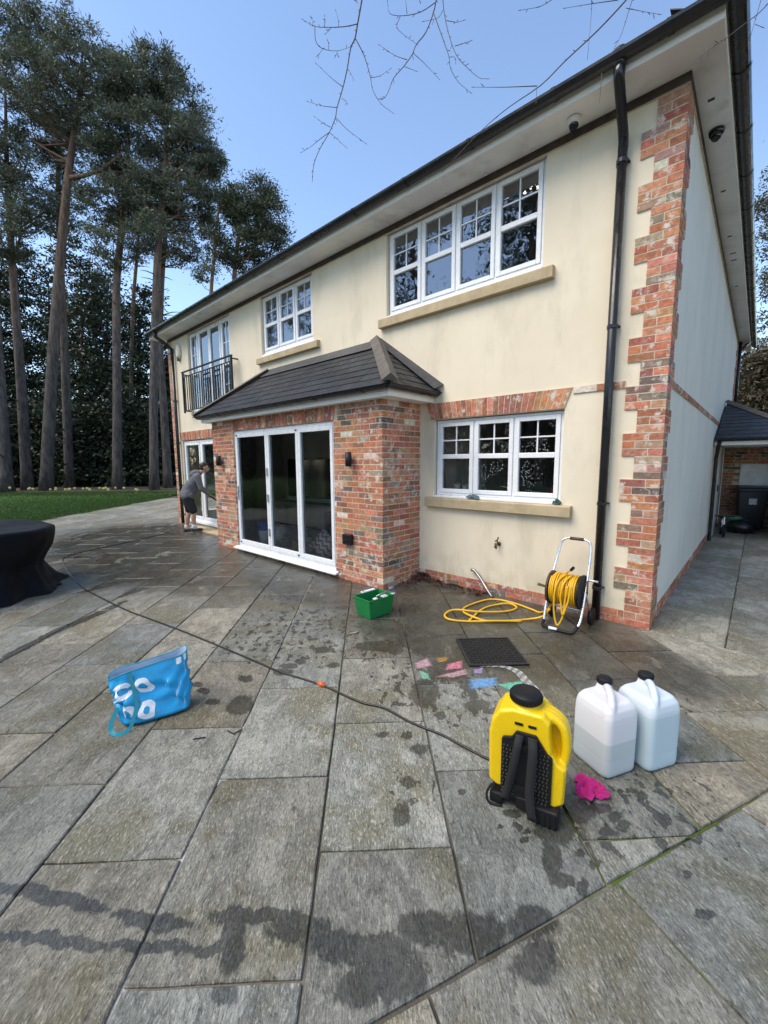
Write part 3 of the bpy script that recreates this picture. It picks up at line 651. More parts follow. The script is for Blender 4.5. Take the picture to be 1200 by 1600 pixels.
# ---- windows
def bar(mb, x0, x1, z0, z1, y0, y1): mb.box((x0, y0, z0), (x1, y1, z1))
def frame(mb, x0, x1, z0, z1, w, y0, y1):
    bar(mb, x0, x0 + w, z0, z1, y0, y1); bar(mb, x1 - w, x1, z0, z1, y0, y1); bar(mb, x0 + w, x1 - w, z0, z0 + w, y0, y1); bar(mb, x0 + w, x1 - w, z1 - w, z1, y0, y1)
def casement(x0, x1, z0, z1, y, n, glass, split=0.5, bars=(2, 2), kinds=None):
    mb = MB(); frame(mb, x0, x1, z0, z1, 0.032, y, y + 0.075)
    w = (x1 - x0 - 0.064) / n
    for k in range(1, n): bar(mb, x0 + 0.032 + k * w - 0.011, x0 + 0.032 + k * w + 0.011, z0 + 0.032, z1 - 0.032, y + 0.004, y + 0.07)
    win = bev(mb.build('window', M['upvc'], house), 0.004)
    for k in range(n):
        a = x0 + 0.032 + k * w + (0.012 if k else 0.002); b = x0 + 0.032 + (k + 1) * w - (0.012 if k < n - 1 else 0.002); lo, hi = z0 + 0.034, z1 - 0.034
        s = MB(); frame(s, a, b, lo, hi, 0.052, y - 0.012, y + 0.05); zm = lo + (hi - lo) * split
        bar(s, a + 0.052, b - 0.052, zm - 0.03, zm + 0.03, y - 0.010, y + 0.048); bev(s.build('sash', M['upvc'], win), 0.006)
        for (p0, p1, top) in ((lo + 0.052, zm - 0.03, False), (zm + 0.03, hi - 0.052, True)):
            g = MB().quad((a + 0.05, y + 0.02, p0 - 0.002), (b - 0.05, y + 0.02, p0 - 0.002), (b - 0.05, y + 0.02, p1 + 0.002), (a + 0.05, y + 0.02, p1 + 0.002)).build('pane', glass, win)
            if top and bars:
                gb = MB(); A, B = a + 0.052, b - 0.052
                for q in range(1, bars[0]): bar(gb, A + (B - A) * q / bars[0] - 0.008, A + (B - A) * q / bars[0] + 0.008, p0, p1, y + 0.010, y + 0.032)
                for q in range(1, bars[1]):
                    zz = p0 + (p1 - p0) * q / bars[1]; bar(gb, A, B, zz - 0.008, zz + 0.008, y + 0.0105, y + 0.0315)
                gb.build('glazing_bar', M['upvc'], win)
    return win
YF = 0.055
def sill(win, x0, x1, z0, z1, wz):
    s = MB().prism([(-0.075, z0 + 0.004), (-0.075, z1 - 0.012), (-0.06, z1), (0.16, z1 + 0.008), (0.16, z0)], 'x', x0, x1); bev(s.build('sill', M['sill'], win), 0.005)
    MB().prism([(-0.02, z1 + 0.0045), (-0.02, z1 + 0.022), (0.05, wz - 0.002), (0.12, wz - 0.002), (0.12, z1 + 0.01)], 'x', x0 + 0.11, x1 - 0.14).build('sub_sill', M['upvc'], win)
w1 = casement(-3.46, -1.22, 3.805, 4.895, YF, 4, M['glass_up'], 0.50); sill(w1, -3.58, -1.07, 3.605, 3.735, 3.805)
w2 = casement(-6.785, -5.19, 3.835, 4.875, YF, 3, M['glass_up'], 0.48); sill(w2, -6.91, -4.99, 3.615, 3.735, 3.835)
wk = casement(-2.60, -0.92, 1.225, 2.225, YF, 3, M['glass_wet'], 0.52); sill(wk, -2.72, -0.775, 1.06, 1.19, 1.225)
# balcony door: side lights with bars, two tall doors
bd = MB(); frame(bd, -10.17, -8.08, 2.93, 4.87, 0.04, YF, YF + 0.075)
for xx in (-9.70, -8.55): bar(bd, xx - 0.03, xx + 0.03, 2.97, 4.83, YF + 0.003, YF + 0.07)
bwin = bev(bd.build('window', M['upvc'], house), 0.004); bwin['label'] = 'tall white glazed doors behind the balcony rail'
for (a, b, barred) in ((-10.13, -9.73, True), (-9.67, -9.125, False), (-9.12, -8.58, False), (-8.52, -8.12, True)):
    s = MB(); frame(s, a, b, 2.972, 4.828, 0.055, YF - 0.01, YF + 0.05)
    if barred: bar(s, a + 0.055, b - 0.055, 3.86, 3.92, YF - 0.009, YF + 0.048)
    bev(s.build('sash', M['upvc'], bwin), 0.005)
    MB().quad((a + 0.05, YF + 0.02, 3.02), (b - 0.05, YF + 0.02, 3.02), (b - 0.05, YF + 0.02, 4.78), (a + 0.05, YF + 0.02, 4.78)).build('pane', M['glass_up'], bwin)
    if barred:
        gb = MB(); bar(gb, (a + b) / 2 - 0.008, (a + b) / 2 + 0.008, 3.92, 4.77, YF + 0.01, YF + 0.032); bar(gb, a + 0.056, b - 0.056, 4.34, 4.356, YF + 0.0105, YF + 0.0315); bar(gb, a + 0.056, b - 0.056, 3.44, 3.456, YF + 0.0105, YF + 0.0315)
        gb.build('glazing_bar', M['upvc'], bwin)
# glazed door on the left, ground floor
ld = MB(); frame(ld, -10.84, -8.92, 0.16, 2.25, 0.05, 0.03, 0.11); bar(ld, -9.90, -9.82, 0.21, 2.20, 0.033, 0.10); ld.box((-10.86, -0.05, 0.10), (-8.90, 0.12, 0.157))
ldo = bev(ld.build('glazed_door', M['upvc'], house), 0.005); ldo['label'] = 'white sliding glass door the person is washing'
for a, b in ((-10.79, -9.90), (-9.82, -8.97)):
    s = MB(); frame(s, a + 0.004, b - 0.004, 0.214, 2.196, 0.06, 0.022, 0.09); bev(s.build('sash', M['upvc'], ldo), 0.005)
    MB().quad((a + 0.05, 0.06, 0.26), (b - 0.05, 0.06, 0.26), (b - 0.05, 0.06, 2.15), (a + 0.05, 0.06, 2.15)).build('pane', M['glass'], ldo)
MB().box((-10.86, 0.0, 0.02), (-8.9, 0.28, 0.0985)).build('threshold', M['mortar'], house)
# bifold doors
by = EY + 0.03
bf = MB(); frame(bf, BX0, BX1, 0.10, BZ1 - 0.004, 0.045, by, by + 0.09)
bfo = bev(bf.build('folding_door', M['upvc'], house), 0.004)
ss = MB().prism([(by - 0.10, 0.048), (by - 0.10, 0.066), (by - 0.01, 0.098), (by + 0.1, 0.098), (by + 0.1, 0.048)], 'x', BX0 - 0.06, BX1 + 0.055); bev(ss.build('door_sill', M['upvc'], bfo), 0.004)
divs = [BX0 + 0.045, -5.545, -4.665, BX1 - 0.045]
for k in range(3):
    a, b = divs[k] + 0.003, divs[k + 1] - 0.003
    s = MB(); z0, z1 = 0.148, BZ1 - 0.052
    bar(s, a, a + 0.058, z0, z1, by - 0.012, by + 0.06); bar(s, b - 0.058, b, z0, z1, by - 0.012, by + 0.06); bar(s, a + 0.058, b - 0.058, z0, z0 + 0.075, by - 0.0115, by + 0.059); bar(s, a + 0.058, b - 0.058, z1 - 0.075, z1, by - 0.0115, by + 0.059)
    leaf = bev(s.build('door_leaf', M['upvc'], bfo), 0.006)
    MB().quad((a + 0.05, by + 0.02, z0 + 0.07), (b - 0.05, by + 0.02, z0 + 0.07), (b - 0.05, by + 0.02, z1 - 0.07), (a + 0.05, by + 0.02, z1 - 0.07)).build('pane', M['glass'], bfo)
hd = MB(); hd.box((divs[0] + 0.02, by - 0.022, 0.98), (divs[0] + 0.05, by - 0.0125, 1.24)); hd.tube([(divs[0] + 0.035, by - 0.02, 1.17), (divs[0] + 0.035, by - 0.06, 1.17), (divs[0] + 0.16, by - 0.06, 1.17)], 0.009, 8); hd.build('handle', M['metal'], bfo)
for (xx, zz) in ((-5.60, 1.0), (-5.60, 1.45), (-5.60, 0.4)): MB().box((xx + 0.04, by - 0.03, zz), (xx + 0.075, by - 0.0125, zz + 0.13)).build('hinge', M['metal'], bfo)
for (xx, zz) in ((divs[0] + 0.03, BZ1 - 0.085), (-4.72, BZ1 - 0.085), (divs[0] + 0.03, 0.18), (-4.74, 0.18)): MB().box((xx, by - 0.02, zz - 0.012), (xx + 0.04, by - 0.0125, zz + 0.012)).build('bolt', M['black'], bfo)

# ---- eaves
OV, OVS = 0.355, 0.235
ex0, ex1, ey0, ey1 = -HL - OVS, OVS, -OV, HD + 0.4
so = MB(); Z = HS
so.box((ex0, ey0, Z), (ex1, 0.02, Z + 0.012)); so.box((-0.02, 0.0203, Z), (ex1, ey1, Z + 0.0118)); so.box((ex0, 0.0203, Z), (-HL + 0.02, ey1, Z + 0.0118))
so.build('soffit', M['soffit'], house)
fa_ = MB(); fa_.box((ex0 - 0.018, ey0 - 0.018, Z - 0.004), (ex1 + 0.018, ey0, Z + 0.19)); fa_.box((ex1 + 0.0002, ey0, Z - 0.0035), (ex1 + 0.018, ey1, Z + 0.19)); fa_.box((ex0 - 0.018, ey0 + 0.0002, Z - 0.0035), (ex0 - 0.0002, ey1, Z + 0.19)); fa_.box((ex0, ey1, Z - 0.004), (ex1, ey1 + 0.018, Z + 0.19))
bev(fa_.build('fascia', M['fascia'], house), 0.004)
def gutter_profile(r=0.058, n=9): return [(math.cos(PI + PI * k / n) * r, math.sin(PI + PI * k / n) * r) for k in range(n + 1)]
def gutter(mb, a, b, out, z, r=0.064):
    """half-round gutter from a to b (xy), hung on the side `out`"""
    a = np.array(a); b = np.array(b); o = np.array(out); pr = gutter_profile(r); q = pr + [(x * 0.93, y * 0.93 + 0.001) for x, y in pr[::-1]]
    V = [(*(p + o * (r + x)), z + y) for p in (a, b) for x, y in q]; n = len(q)
    mb.add(V, [tuple(range(n)), tuple(range(2 * n - 1, n - 1, -1))] + [(i, i + n, (i + 1) % n + n, (i + 1) % n) for i in range(n)])
    L = np.linalg.norm(b - a); k = int(L / 0.9)
    for i in range(1, k + 1):
        p = a + (b - a) * i / (k + 0.5); d = (b - a) / L * 0.02
        V = [(*(c + o * (r + x * 1.09)), z + y * 1.09) for c in (p - d, p + d) for x, y in pr]; n2 = len(pr)
        mb.add(V, [(i_, i_ + n2, i_ + 1 + n2, i_ + 1) for i_ in range(n2 - 1)])
gu = MB(); gz = Z + 0.118
gutter(gu, (ex0 - 0.02, ey0 - 0.019), (ex1 + 0.13, ey0 - 0.019), (0, -1), gz); gutter(gu, (ex1 + 0.019, ey0 - 0.13), (ex1 + 0.019, ey1), (1, 0), gz - 0.0006); gutter(gu, (ex0 - 0.019, ey0 - 0.1), (ex0 - 0.019, ey1), (-1, 0), gz - 0.0004)
gu.build('gutter', M['black'], house, True).data.polygons.foreach_set('use_smooth', [False] * len(gu.f))
# main roof: hipped, slate
rx0, rx1, ry0, ry1, rz = ex0 - 0.06, ex1 + 0.06, ey0 - 0.06, ey1 + 0.05, Z + 0.165
rh = (ry1 - ry0) / 2 * math.tan(math.radians(33)); ym = (ry0 + ry1) / 2; hw = (ry1 - ry0) / 2
hw = min(hw, (rx1 - rx0) / 2 - 0.3)
ro = MB(); A, B, C_, D_ = (rx0, ry0, rz), (rx1, ry0, rz), (rx1, ry1, rz), (rx0, ry1, rz); R1, R2 = (rx0 + hw, ym, rz + rh), (rx1 - hw, ym, rz + rh)
ro.add([A, B, C_, D_, R1, R2] + [(v[0], v[1], v[2] - 0.035) for v in (A, B, C_, D_)], [(0, 1, 5, 4), (1, 2, 5), (2, 3, 4, 5), (3, 0, 4), (6, 7, 1, 0), (7, 8, 2, 1), (8, 9, 3, 2), (9, 6, 0, 3), (9, 8, 7, 6)])
mesh_obj('roof', ro.v, ro.f, M['slate'], house, col=[(0.018, 0.019, 0.023)] * len(ro.v))
# a few rows of slates along the front and side eaves
ev, ef, ec = [], [], []
sl_ = math.tan(math.radians(33))
for row in range(3):
    for axis in (0, 1):
        L0, L1 = (rx0, rx1) if axis == 0 else (ry0, ry1); t = L0 + row * 0.25
        while t < L1 - row * 0.25:
            a, b = t, min(t + 0.246, L1); d0, d1 = row * 0.2 - 0.03, row * 0.2 + 0.24; j = random.uniform(0, 0.004)
            if axis == 0: q = [(a, ry0 + d0, rz + d0 * sl_ + 0.012 + j), (b, ry0 + d0, rz + d0 * sl_ + 0.012 + j), (b, ry0 + d1, rz + d1 * sl_ + 0.004), (a, ry0 + d1, rz + d1 * sl_ + 0.004)]
            else: q = [(rx1 - d0, a, rz + d0 * sl_ + 0.012 + j), (rx1 - d0, b, rz + d0 * sl_ + 0.012 + j), (rx1 - d1, b, rz + d1 * sl_ + 0.004), (rx1 - d1, a, rz + d1 * sl_ + 0.004)]
            k = len(ev); ev += q + [(v[0], v[1], v[2] - 0.009) for v in q]; ef += [(k, k + 1, k + 2, k + 3), (k + 7, k + 6, k + 5, k + 4), (k, k + 4, k + 5, k + 1), (k + 1, k + 5, k + 6, k + 2), (k + 2, k + 6, k + 7, k + 3), (k + 3, k + 7, k + 4, k)]
            ec += [tuple(x * random.uniform(0.7, 1.3) for x in (0.018, 0.019, 0.023))] * 8; t += 0.25
struct(mesh_obj('eaves_slates', ev, ef, M['slate'], house, col=ec), 'stuff')
# ---- downpipes
def downpipe(x, y, gy, z_top, name_label, bend=True, gx=None, collars=(0.25, 1.05, 2.2, 3.3)):
    gx = x if gx is None else gx
    mb = MB(); r = 0.042
    mb.tube([(gx, gy, z_top + 0.10), (gx, gy, z_top - 0.06)], [0.058, 0.046], 12)
    mb.tube(spline([(gx, gy, z_top - 0.02), (gx, gy, z_top - 0.10), (x + (gx - x) * 0.4, gy + (y - gy) * 0.55, z_top - 0.24), (x, y, z_top - 0.38), (x, y, z_top - 0.48)], 4), r * 1.02, 12)
    mb.tube([(x, y, z_top - 0.36), (x, y, 0.02)], r, 14)
    o = mb.build('downpipe', M['black'], house, True); o['label'] = name_label
    for z in collars:
        c = MB(); c.lathe([(r + 0.001, z), (r + 0.007, z + 0.004), (r + 0.007, z + 0.036), (r + 0.001, z + 0.04)], (x, y, 0), 14)
        s = 0.06; c.box((x - s, y + 0.04, z + 0.012), (x + s, y + 0.055, z + 0.032)); c.tube([(x + s - 0.012, y + 0.031, z + 0.027), (x + s - 0.012, y - 0.0, z + 0.027)], 0.008, 6)
        c.build('pipe_collar', M['black'], o)
    return o
downpipe(-0.465, -0.072, -0.415, Z + 0.06, 'black downpipe beside the near brick corner', gx=-0.44, collars=(0.33, 1.22, 2.95, 4.42))
downpipe(-11.0, -0.072, -0.415, Z + 0.06, 'black downpipe at the far corner', gx=-11.1)
fp = MB(); fp.tube([(0.06, 11.0, Z - 0.02), (0.06, 11.0, 2.9)], 0.036, 10); fp.tube([(0.25, 11.4, Z + 0.05), (0.06, 11.0, Z - 0.25)], 0.036, 10); fp.build('downpipe', M['black'], house, True)
# ---- extension roof, hipped against the wall
RE = (-7.72, -2.52, -1.02, 2.585); RT0, RT1, RTZ = -6.55, -3.63, 3.43
AE, BE = np.array((RE[0], RE[2], RE[3])), np.array((RE[1], RE[2], RE[3])); AT, BT = np.array((RT0, 0.0, RTZ)), np.array((RT1, 0.0, RTZ)); AW, BW = np.array((RE[0], 0, RE[3])), np.array((RE[1], 0, RE[3]))
dk = MB().add([AE, BE, BT, AT, BW, AW, AE - (0, 0, .02), BE - (0, 0, .02), BW - (0, 0, .02), AW - (0, 0, .02)], [(0, 1, 2, 3), (1, 4, 2), (5, 0, 3), (6, 7, 1, 0), (7, 8, 4, 1), (9, 6, 0, 5), (9, 8, 7, 6), (9, 5, 3, 2, 4, 8)])
exr = dk.build('extension_roof', M['lead'], house)
def slates(P00, P10, P01, P11, rows, w, par):
    """slate rows on the (possibly triangular) slope from eave P00-P10 to top P01-P11"""
    nrm = np.cross(P10 - P00, P01 - P00); nrm = nrm / np.linalg.norm(nrm); nrm = nrm if nrm[2] > 0 else -nrm
    for r in range(rows):
        f0, f1 = r / rows - 0.02, min(1.0, (r + 1.55) / rows)
        L = lambda f: P00 + (P01 - P00) * f; Rr = lambda f: P10 + (P11 - P10) * f
        e = (P10 - P00) / np.linalg.norm(P10 - P00)
        a0, b0, a1, b1 = [float((q - P00) @ e) for q in (L(f0), Rr(f0), L(f1), Rr(f1))]
        s = a0 - (w / 2 if r % 2 else 0)
        while s < b0 - 0.01:
            s0, s1 = max(s, a0), min(s + w - 0.004, b0)
            t0, t1 = max(s0, a1), min(s1, b1)
            if t1 <= t0: t0 = t1 = min(max((s0 + s1) / 2, min(a1, b1)), max(a1, b1))
            if s1 - s0 > 0.02:
                up0 = (L(f0) - P00) - e * ((L(f0) - P00) @ e); up1 = (L(f1) - P00) - e * ((L(f1) - P00) @ e); j = random.uniform(0.0, 0.004)
                q = [P00 + e * s0 + up0 + nrm * (0.016 + j), P00 + e * s1 + up0 + nrm * (0.016 + j), P00 + e * t1 + up1 + nrm * 0.007, P00 + e * t0 + up1 + nrm * 0.007]
                if t1 - t0 < 1e-6: q = q[:3]
                n = len(q); V = q + [v - nrm * 0.007 for v in q]; F = [tuple(range(n)), tuple(range(2 * n - 1, n - 1, -1))] + [(i, i + n, (i + 1) % n + n, (i + 1) % n) for i in range(n)]
                k = random.uniform(0.6, 1.35); mesh_obj('slate', V, F, M['slate'], par, col=[(0.017 * k, 0.019 * k, 0.024 * k)] * len(V))
            s += w
slates(AE, BE, AT, BT, 8, 0.27, exr); slates(BE, BW, BT, BT, 8, 0.27, exr); slates(AW, AE, AT, AT, 8, 0.27, exr)
def strip(name, p, q, w, h, mat, par, nrm=(0, 0, 1)):
    p, q, nn = Vector(p), Vector(q), Vector(nrm); t = (q - p).normalized(); s = t.cross(nn).normalized() * w; nn = s.cross(t).normalized() * -h
    if nn.z < 0: nn = -nn
    V = [p - s, p + s, p + nn, q - s, q + s, q + nn]; return mesh_obj(name, V, [(0, 1, 2), (5, 4, 3), (0, 3, 4, 1), (1, 4, 5, 2), (2, 5, 3, 0)], mat, par)
strip('hip_capping', BE + (0.03, -0.03, 0.02), BT + (-0.02, -0.03, 0.03), 0.10, 0.085, M['hipcap'], exr); strip('hip_capping', AE + (0.0, -0.0, 0.02), AT + (0, -0.03, 0.03), 0.085, 0.05, M['hipcap'], exr)
fl = MB(); fl.add([AT + (-0.05, -0.19, -0.12), BT + (0.02, -0.19, -0.12), BT + (0.05, -0.004, 0.05), AT + (-0.06, -0.004, 0.05)], [(0, 1, 2, 3)]); fl.add([BT + (0.02, -0.12, 0.02), BW + (0.02, -0.17, 0.03), BW + (0.05, -0.004, 0.10), BT + (0.04, -0.004, 0.06)], [(0, 1, 2, 3)])
flo = fl.build('flashing', M['lead'], exr); so_ = flo.modifiers.new('solid', 'SOLIDIFY'); so_.thickness = 0.006; so_.offset = 1
ef_ = MB(); ef_.box((RE[0] + 0.10, -0.93, 2.462), (RE[1] - 0.10, -0.912, 2.60)); ef_.box((RE[1] - 0.118, -0.9118, 2.4625), (RE[1] - 0.10, -0.002, 2.598)); ef_.box((RE[0] + 0.10, -0.9118, 2.4625), (RE[0] + 0.118, -0.002, 2.598))
ef_.box((RE[0] + 0.1182, -0.9117, 2.466), (RE[1] - 0.1182, EY + 0.02, 2.476)); ef_.box((EX1 - 0.02, EY + 0.0202, 2.466), (RE[1] - 0.1182, -0.002, 2.4758)); ef_.box((RE[0] + 0.1182, EY + 0.0202, 2.466), (EX0 + 0.02, -0.002, 2.4758))
bev(ef_.build('extension_fascia', M['fascia'], house), 0.003)
eg = MB(); gutter(eg, (RE[0] + 0.06, -0.931), (RE[1] - 0.01, -0.931), (0, -1), 2.585, 0.055); gutter(eg, (RE[1] - 0.0995, -1.03), (RE[1] - 0.0995, -0.03), (1, 0), 2.5845, 0.055); gutter(eg, (RE[0] + 0.0995, -0.98), (RE[0] + 0.0995, -0.03), (-1, 0), 2.5842, 0.055)
eg.build('extension_gutter', M['black'], house)
# ================================================================ TREES
def foliage(blobs, n_per, clump_r, k, L, Wd, colour, flat=0.55, up=0.35, shell=0.35):
    """blobs: (centre, radii); many small leaf-sized faces in clumps. returns verts, quads, tones, clump centres"""
    Vs, Ts, CC = [], [], []
    for (c, r, *w) in blobs:
        n = max(3, int(n_per * (w[0] if w else 1)))
        d = RNG.normal(size=(n, 3)); d /= np.linalg.norm(d, axis=1)[:, None]
        rad = (shell + (1 - shell) * RNG.random(n)) ** 0.6
        cc = np.array(c) + d * rad[:, None] * np.array(r); CC.append(cc)
        tn = RNG.uniform(0.55, 1.35, n)
        N = n * k; ci = np.repeat(np.arange(n), k)
        rr = clump_r * RNG.uniform(0.6, 1.3, n)[ci]
        o = RNG.normal(size=(N, 3)) * np.array([0.5, 0.5, 0.5 * flat]) * rr[:, None]
        p = cc[ci] + o
        dr = RNG.normal(size=(N, 3)) + o / (rr[:, None] * 0.5) * 0.8; dr[:, 2] += up; dr /= np.linalg.norm(dr, axis=1)[:, None]
        sd_ = np.cross(dr, RNG.normal(size=(N, 3))); sd_ /= np.linalg.norm(sd_, axis=1)[:, None] + 1e-9
        l = L * RNG.uniform(0.6, 1.4, N)[:, None]; wd = Wd * RNG.uniform(0.6, 1.4, N)[:, None]
        V = np.empty((N, 4, 3)); V[:, 0] = p - dr * l * 0.5; V[:, 1] = p + sd_ * wd; V[:, 2] = p + dr * l * 0.5; V[:, 3] = p - sd_ * wd
        Vs.append(V.reshape(-1, 3))
        t = np.array(colour)[None] * (tn[ci] * RNG.uniform(0.75, 1.25, N))[:, None]; t[:, 0] *= RNG.uniform(0.85, 1.3, N); Ts.append(np.repeat(t, 4, 0))
    V = np.concatenate(Vs); return V, np.arange(len(V)).reshape(-1, 4), np.concatenate(Ts), np.concatenate(CC)
def tree(name, label, cat, trunk, radii, blobs, colour, n_per=44, clump_r=0.54, k=100, L=0.24, Wd=0.024, group=None, bark='bark', leafm='needle', limb=0.4, up=0.5, flat=0.42, extra=()):
    base = np.array(trunk[0]); root = thing(name, label, cat, tuple(base), 0, group)
    T = [np.array(p) - base for p in trunk]; P = spline(T, 5); q = np.linspace(0, len(radii) - 1, len(P)); rs = [0.84 * float(np.interp(a, range(len(radii)), radii)) for a in q]
    mb = MB(); P[0] = P[0] - np.array((0, 0, 0.25)); rs[0] *= 1.25
    mb.tube(P, rs, 12)
    V, F, tn, cc = foliage([(np.array(b[0]) - base, *b[1:]) for b in blobs], n_per, clump_r, k, L, Wd, colour, flat, up)
    Pn = np.array(P)
    for path, r0 in extra: mb.tube([np.array(p) - base for p in path], [r0 * (1 - 0.6 * i / (len(path) - 1)) for i in range(len(path))], 7)
    for c in cc:
        if RNG.random() > limb: continue
        i = int(np.argmin(np.abs(Pn[:, 2] - (c[2] - 0.45 * np.hypot(*(c[:2] - Pn[-1, :2])))) + 0.1 * np.linalg.norm(Pn - c, axis=1)))
        a = Pn[max(1, i)]; mid = (a + c) / 2 + np.array((0, 0, -0.06 * np.linalg.norm(c - a))) + RNG.normal(size=3) * 0.15
        r = min(rs[i] * 0.4, 0.02 + 0.012 * np.linalg.norm(c - a)); mb.tube([a, mid, c], [r, r * 0.65, r * 0.25], 5, False)
    if bark == 'bark':
        for _ in range(9):
            i = int(RNG.integers(2, len(Pn) - 2)); a_ = RNG.uniform(0, 2 * PI); d_ = np.array((math.cos(a_), math.sin(a_), RNG.uniform(-0.2, 0.5))); l_ = RNG.uniform(0.25, 1.3)
            mb.tube([Pn[i], Pn[i] + d_ * (rs[i] + l_ * 0.5), Pn[i] + d_ * (rs[i] + l_) + np.array((0, 0, -0.12 * l_))], [0.035, 0.025, 0.008], 5)
    mb.build('trunk', M[bark], root, True)
    fast_mesh('crown', V, F, M[leafm], root, tn)
    return root
NG = (0.095, 0.122, 0.080)
def B(px, py, rx, ry, dep, w=1.0, dd=0.0):
    """crown lobe seen at a place in the picture, dep metres away; as deep as it is wide"""
    s = dep / FPX; return (at(px, py, dep + dd), (rx * s * 1.0, max(rx, ry) * s * 0.9, ry * s), w)
def gp(px, py, dep):
    p = at(px, py, dep); p[2] = ground_z(p[0], p[1]) - 0.05; return p
pg = 'tall pines at the edge of the lawn'
D = 22.0
# (label, trunk picture points, base radius, lobes)
tree('pine_tree', 'thick leaning pine with reddish upper trunk, third from the left edge', 'tree',
     [gp(72, 765, D), at(80, 600, D), at(92, 433, D), at(106, 283, D), at(125, 146, D), at(135, 80, D)], [0.36, 0.31, 0.27, 0.22, 0.13, 0.04],
     [B(130, 85, 62, 46, D), B(60, 130, 66, 52, D, 1, -1), B(112, 175, 70, 42, D), B(172, 128, 46, 48, D, 1, 1), B(75, 62, 52, 34, D), B(60, 205, 50, 40, D, .8, 1.5), B(160, 200, 40, 35, D, .7)], NG, group=pg,
     extra=[([at(110, 278, D), at(130, 275, D - .3), at(158, 266, D - .5), at(190, 240, D - .5)], 0.13)])
tree('pine_tree', 'straight pine second from the left edge of the lawn', 'tree',
     [gp(43, 765, D + .5), at(33, 600, D + .5), at(24, 480, D + .5), at(12, 290, D + .5), at(8, 130, D + .5)], [0.32, 0.27, 0.23, 0.16, 0.05],
     [B(15, 110, 60, 60, D, 1, 1), B(-30, 200, 60, 60, D), B(15, 265, 60, 42, D), B(45, 325, 48, 34, D, .8), B(-10, 40, 50, 40, D), B(10, 380, 40, 30, D, .7)], NG, group=pg)
tree('pine_tree', 'pine trunk at the very left edge of the picture', 'tree',
     [gp(12, 767, D - .5), at(3, 640, D - .5), at(-8, 480, D - .5), at(-25, 250, D - .5), at(-30, 60, D - .5)], [0.34, 0.29, 0.24, 0.16, 0.05],
     [B(-50, 90, 70, 70, D), B(-40, 240, 60, 60, D), B(-80, 170, 60, 60, D), B(-20, 340, 45, 40, D, .7)], NG, n_per=18, group=pg)
tree('pine_tree', 'slender pine just right of the thick leaning pine', 'tree',
     [gp(109, 760, D + 2.5), at(103, 600, D + 2.5), at(99, 500, D + 2.5), at(91, 300, D + 2.5), at(95, 200, D + 2.5)], [0.30, 0.26, 0.22, 0.16, 0.05],
     [B(90, 235, 46, 40, D + 2.5, .8), B(75, 330, 44, 34, D + 2.5, .7), B(115, 300, 30, 26, D + 2.5, .4), B(100, 150, 50, 40, D + 2.5, .8)], NG, group=pg)
tree('pine_tree', 'dark pine standing halfway between thick pine and house corner', 'tree',
     [gp(183, 763, D + .5), at(183, 600, D + .5), at(182, 450, D + .5), at(191, 350, D + .5), at(200, 240, D + .5), at(200, 130, D + .5)], [0.29, 0.25, 0.22, 0.19, 0.13, 0.04],
     [B(195, 135, 46, 42, D, 1), B(185, 225, 52, 46, D, 1), B(166, 315, 44, 42, D, .9), B(182, 385, 46, 30, D, .7), B(215, 300, 40, 36, D, .7), B(160, 250, 36, 30, D, .6)], NG, group=pg)
tree('pine_tree', 'thin sunlit orange trunk pine set back behind the dark pines', 'tree',
     [gp(204, 740, D + 7), at(205, 600, D + 7), at(208, 480, D + 7), at(214, 400, D + 7), at(222, 300, D + 7)], [0.17, 0.16, 0.15, 0.12, 0.04],
     [B(222, 300, 34, 34, D + 7, .7), B(205, 350, 30, 26, D + 7, .5), B(235, 360, 30, 26, D + 7, .5)], NG, group=pg)
tree('pine_tree', 'tallest pine right behind the far house corner, with the widest crown', 'tree',
     [gp(241, 766, D), at(240, 600, D), at(245, 430, D), at(250, 354, D), at(259, 260, D), at(262, 120, D)], [0.27, 0.24, 0.22, 0.19, 0.15, 0.04],
     [B(252, 118, 40, 34, D), B(215, 140, 46, 44, D), B(282, 168, 42, 44, D), B(306, 232, 46, 38, D), B(240, 215, 60, 44, D), B(288, 300, 46, 34, D, .9), B(232, 300, 52, 40, D, .8), B(262, 372, 50, 26, D, .7), B(325, 255, 28, 24, D, .6)], NG, group=pg)
tree('pine_tree', 'pine partly hidden by the far house corner', 'tree',
     [gp(263, 762, D + 1.5), at(256, 640, D + 1.5), at(250, 540, D + 1.5), at(254, 417, D + 1.5), at(268, 280, D + 1.5)], [0.28, 0.24, 0.21, 0.17, 0.05],
     [B(275, 260, 46, 40, D + 1.5, .8), B(300, 320, 36, 30, D + 1.5, .6), B(290, 395, 26, 20, D + 1.5, .35), B(250, 330, 40, 34, D + 1.5, .6)], NG, group=pg)
D2_ = 42.0
tree('pine_tree', 'distant slim pine with bare lower trunk above the left eaves', 'tree',
     [gp(322, 735, D2_), at(328, 500, D2_), at(333, 417, D2_), at(340, 340, D2_), at(350, 290, D2_)], [0.26, 0.22, 0.19, 0.14, 0.05],
     [B(352, 315, 26, 24, D2_, .9), B(330, 360, 24, 18, D2_, .5), B(345, 385, 26, 22, D2_, .6), B(318, 420, 18, 20, D2_, .3)], (0.055, 0.075, 0.042), n_per=34, clump_r=0.95, L=0.32, Wd=0.05, group='distant pines above the roof line')
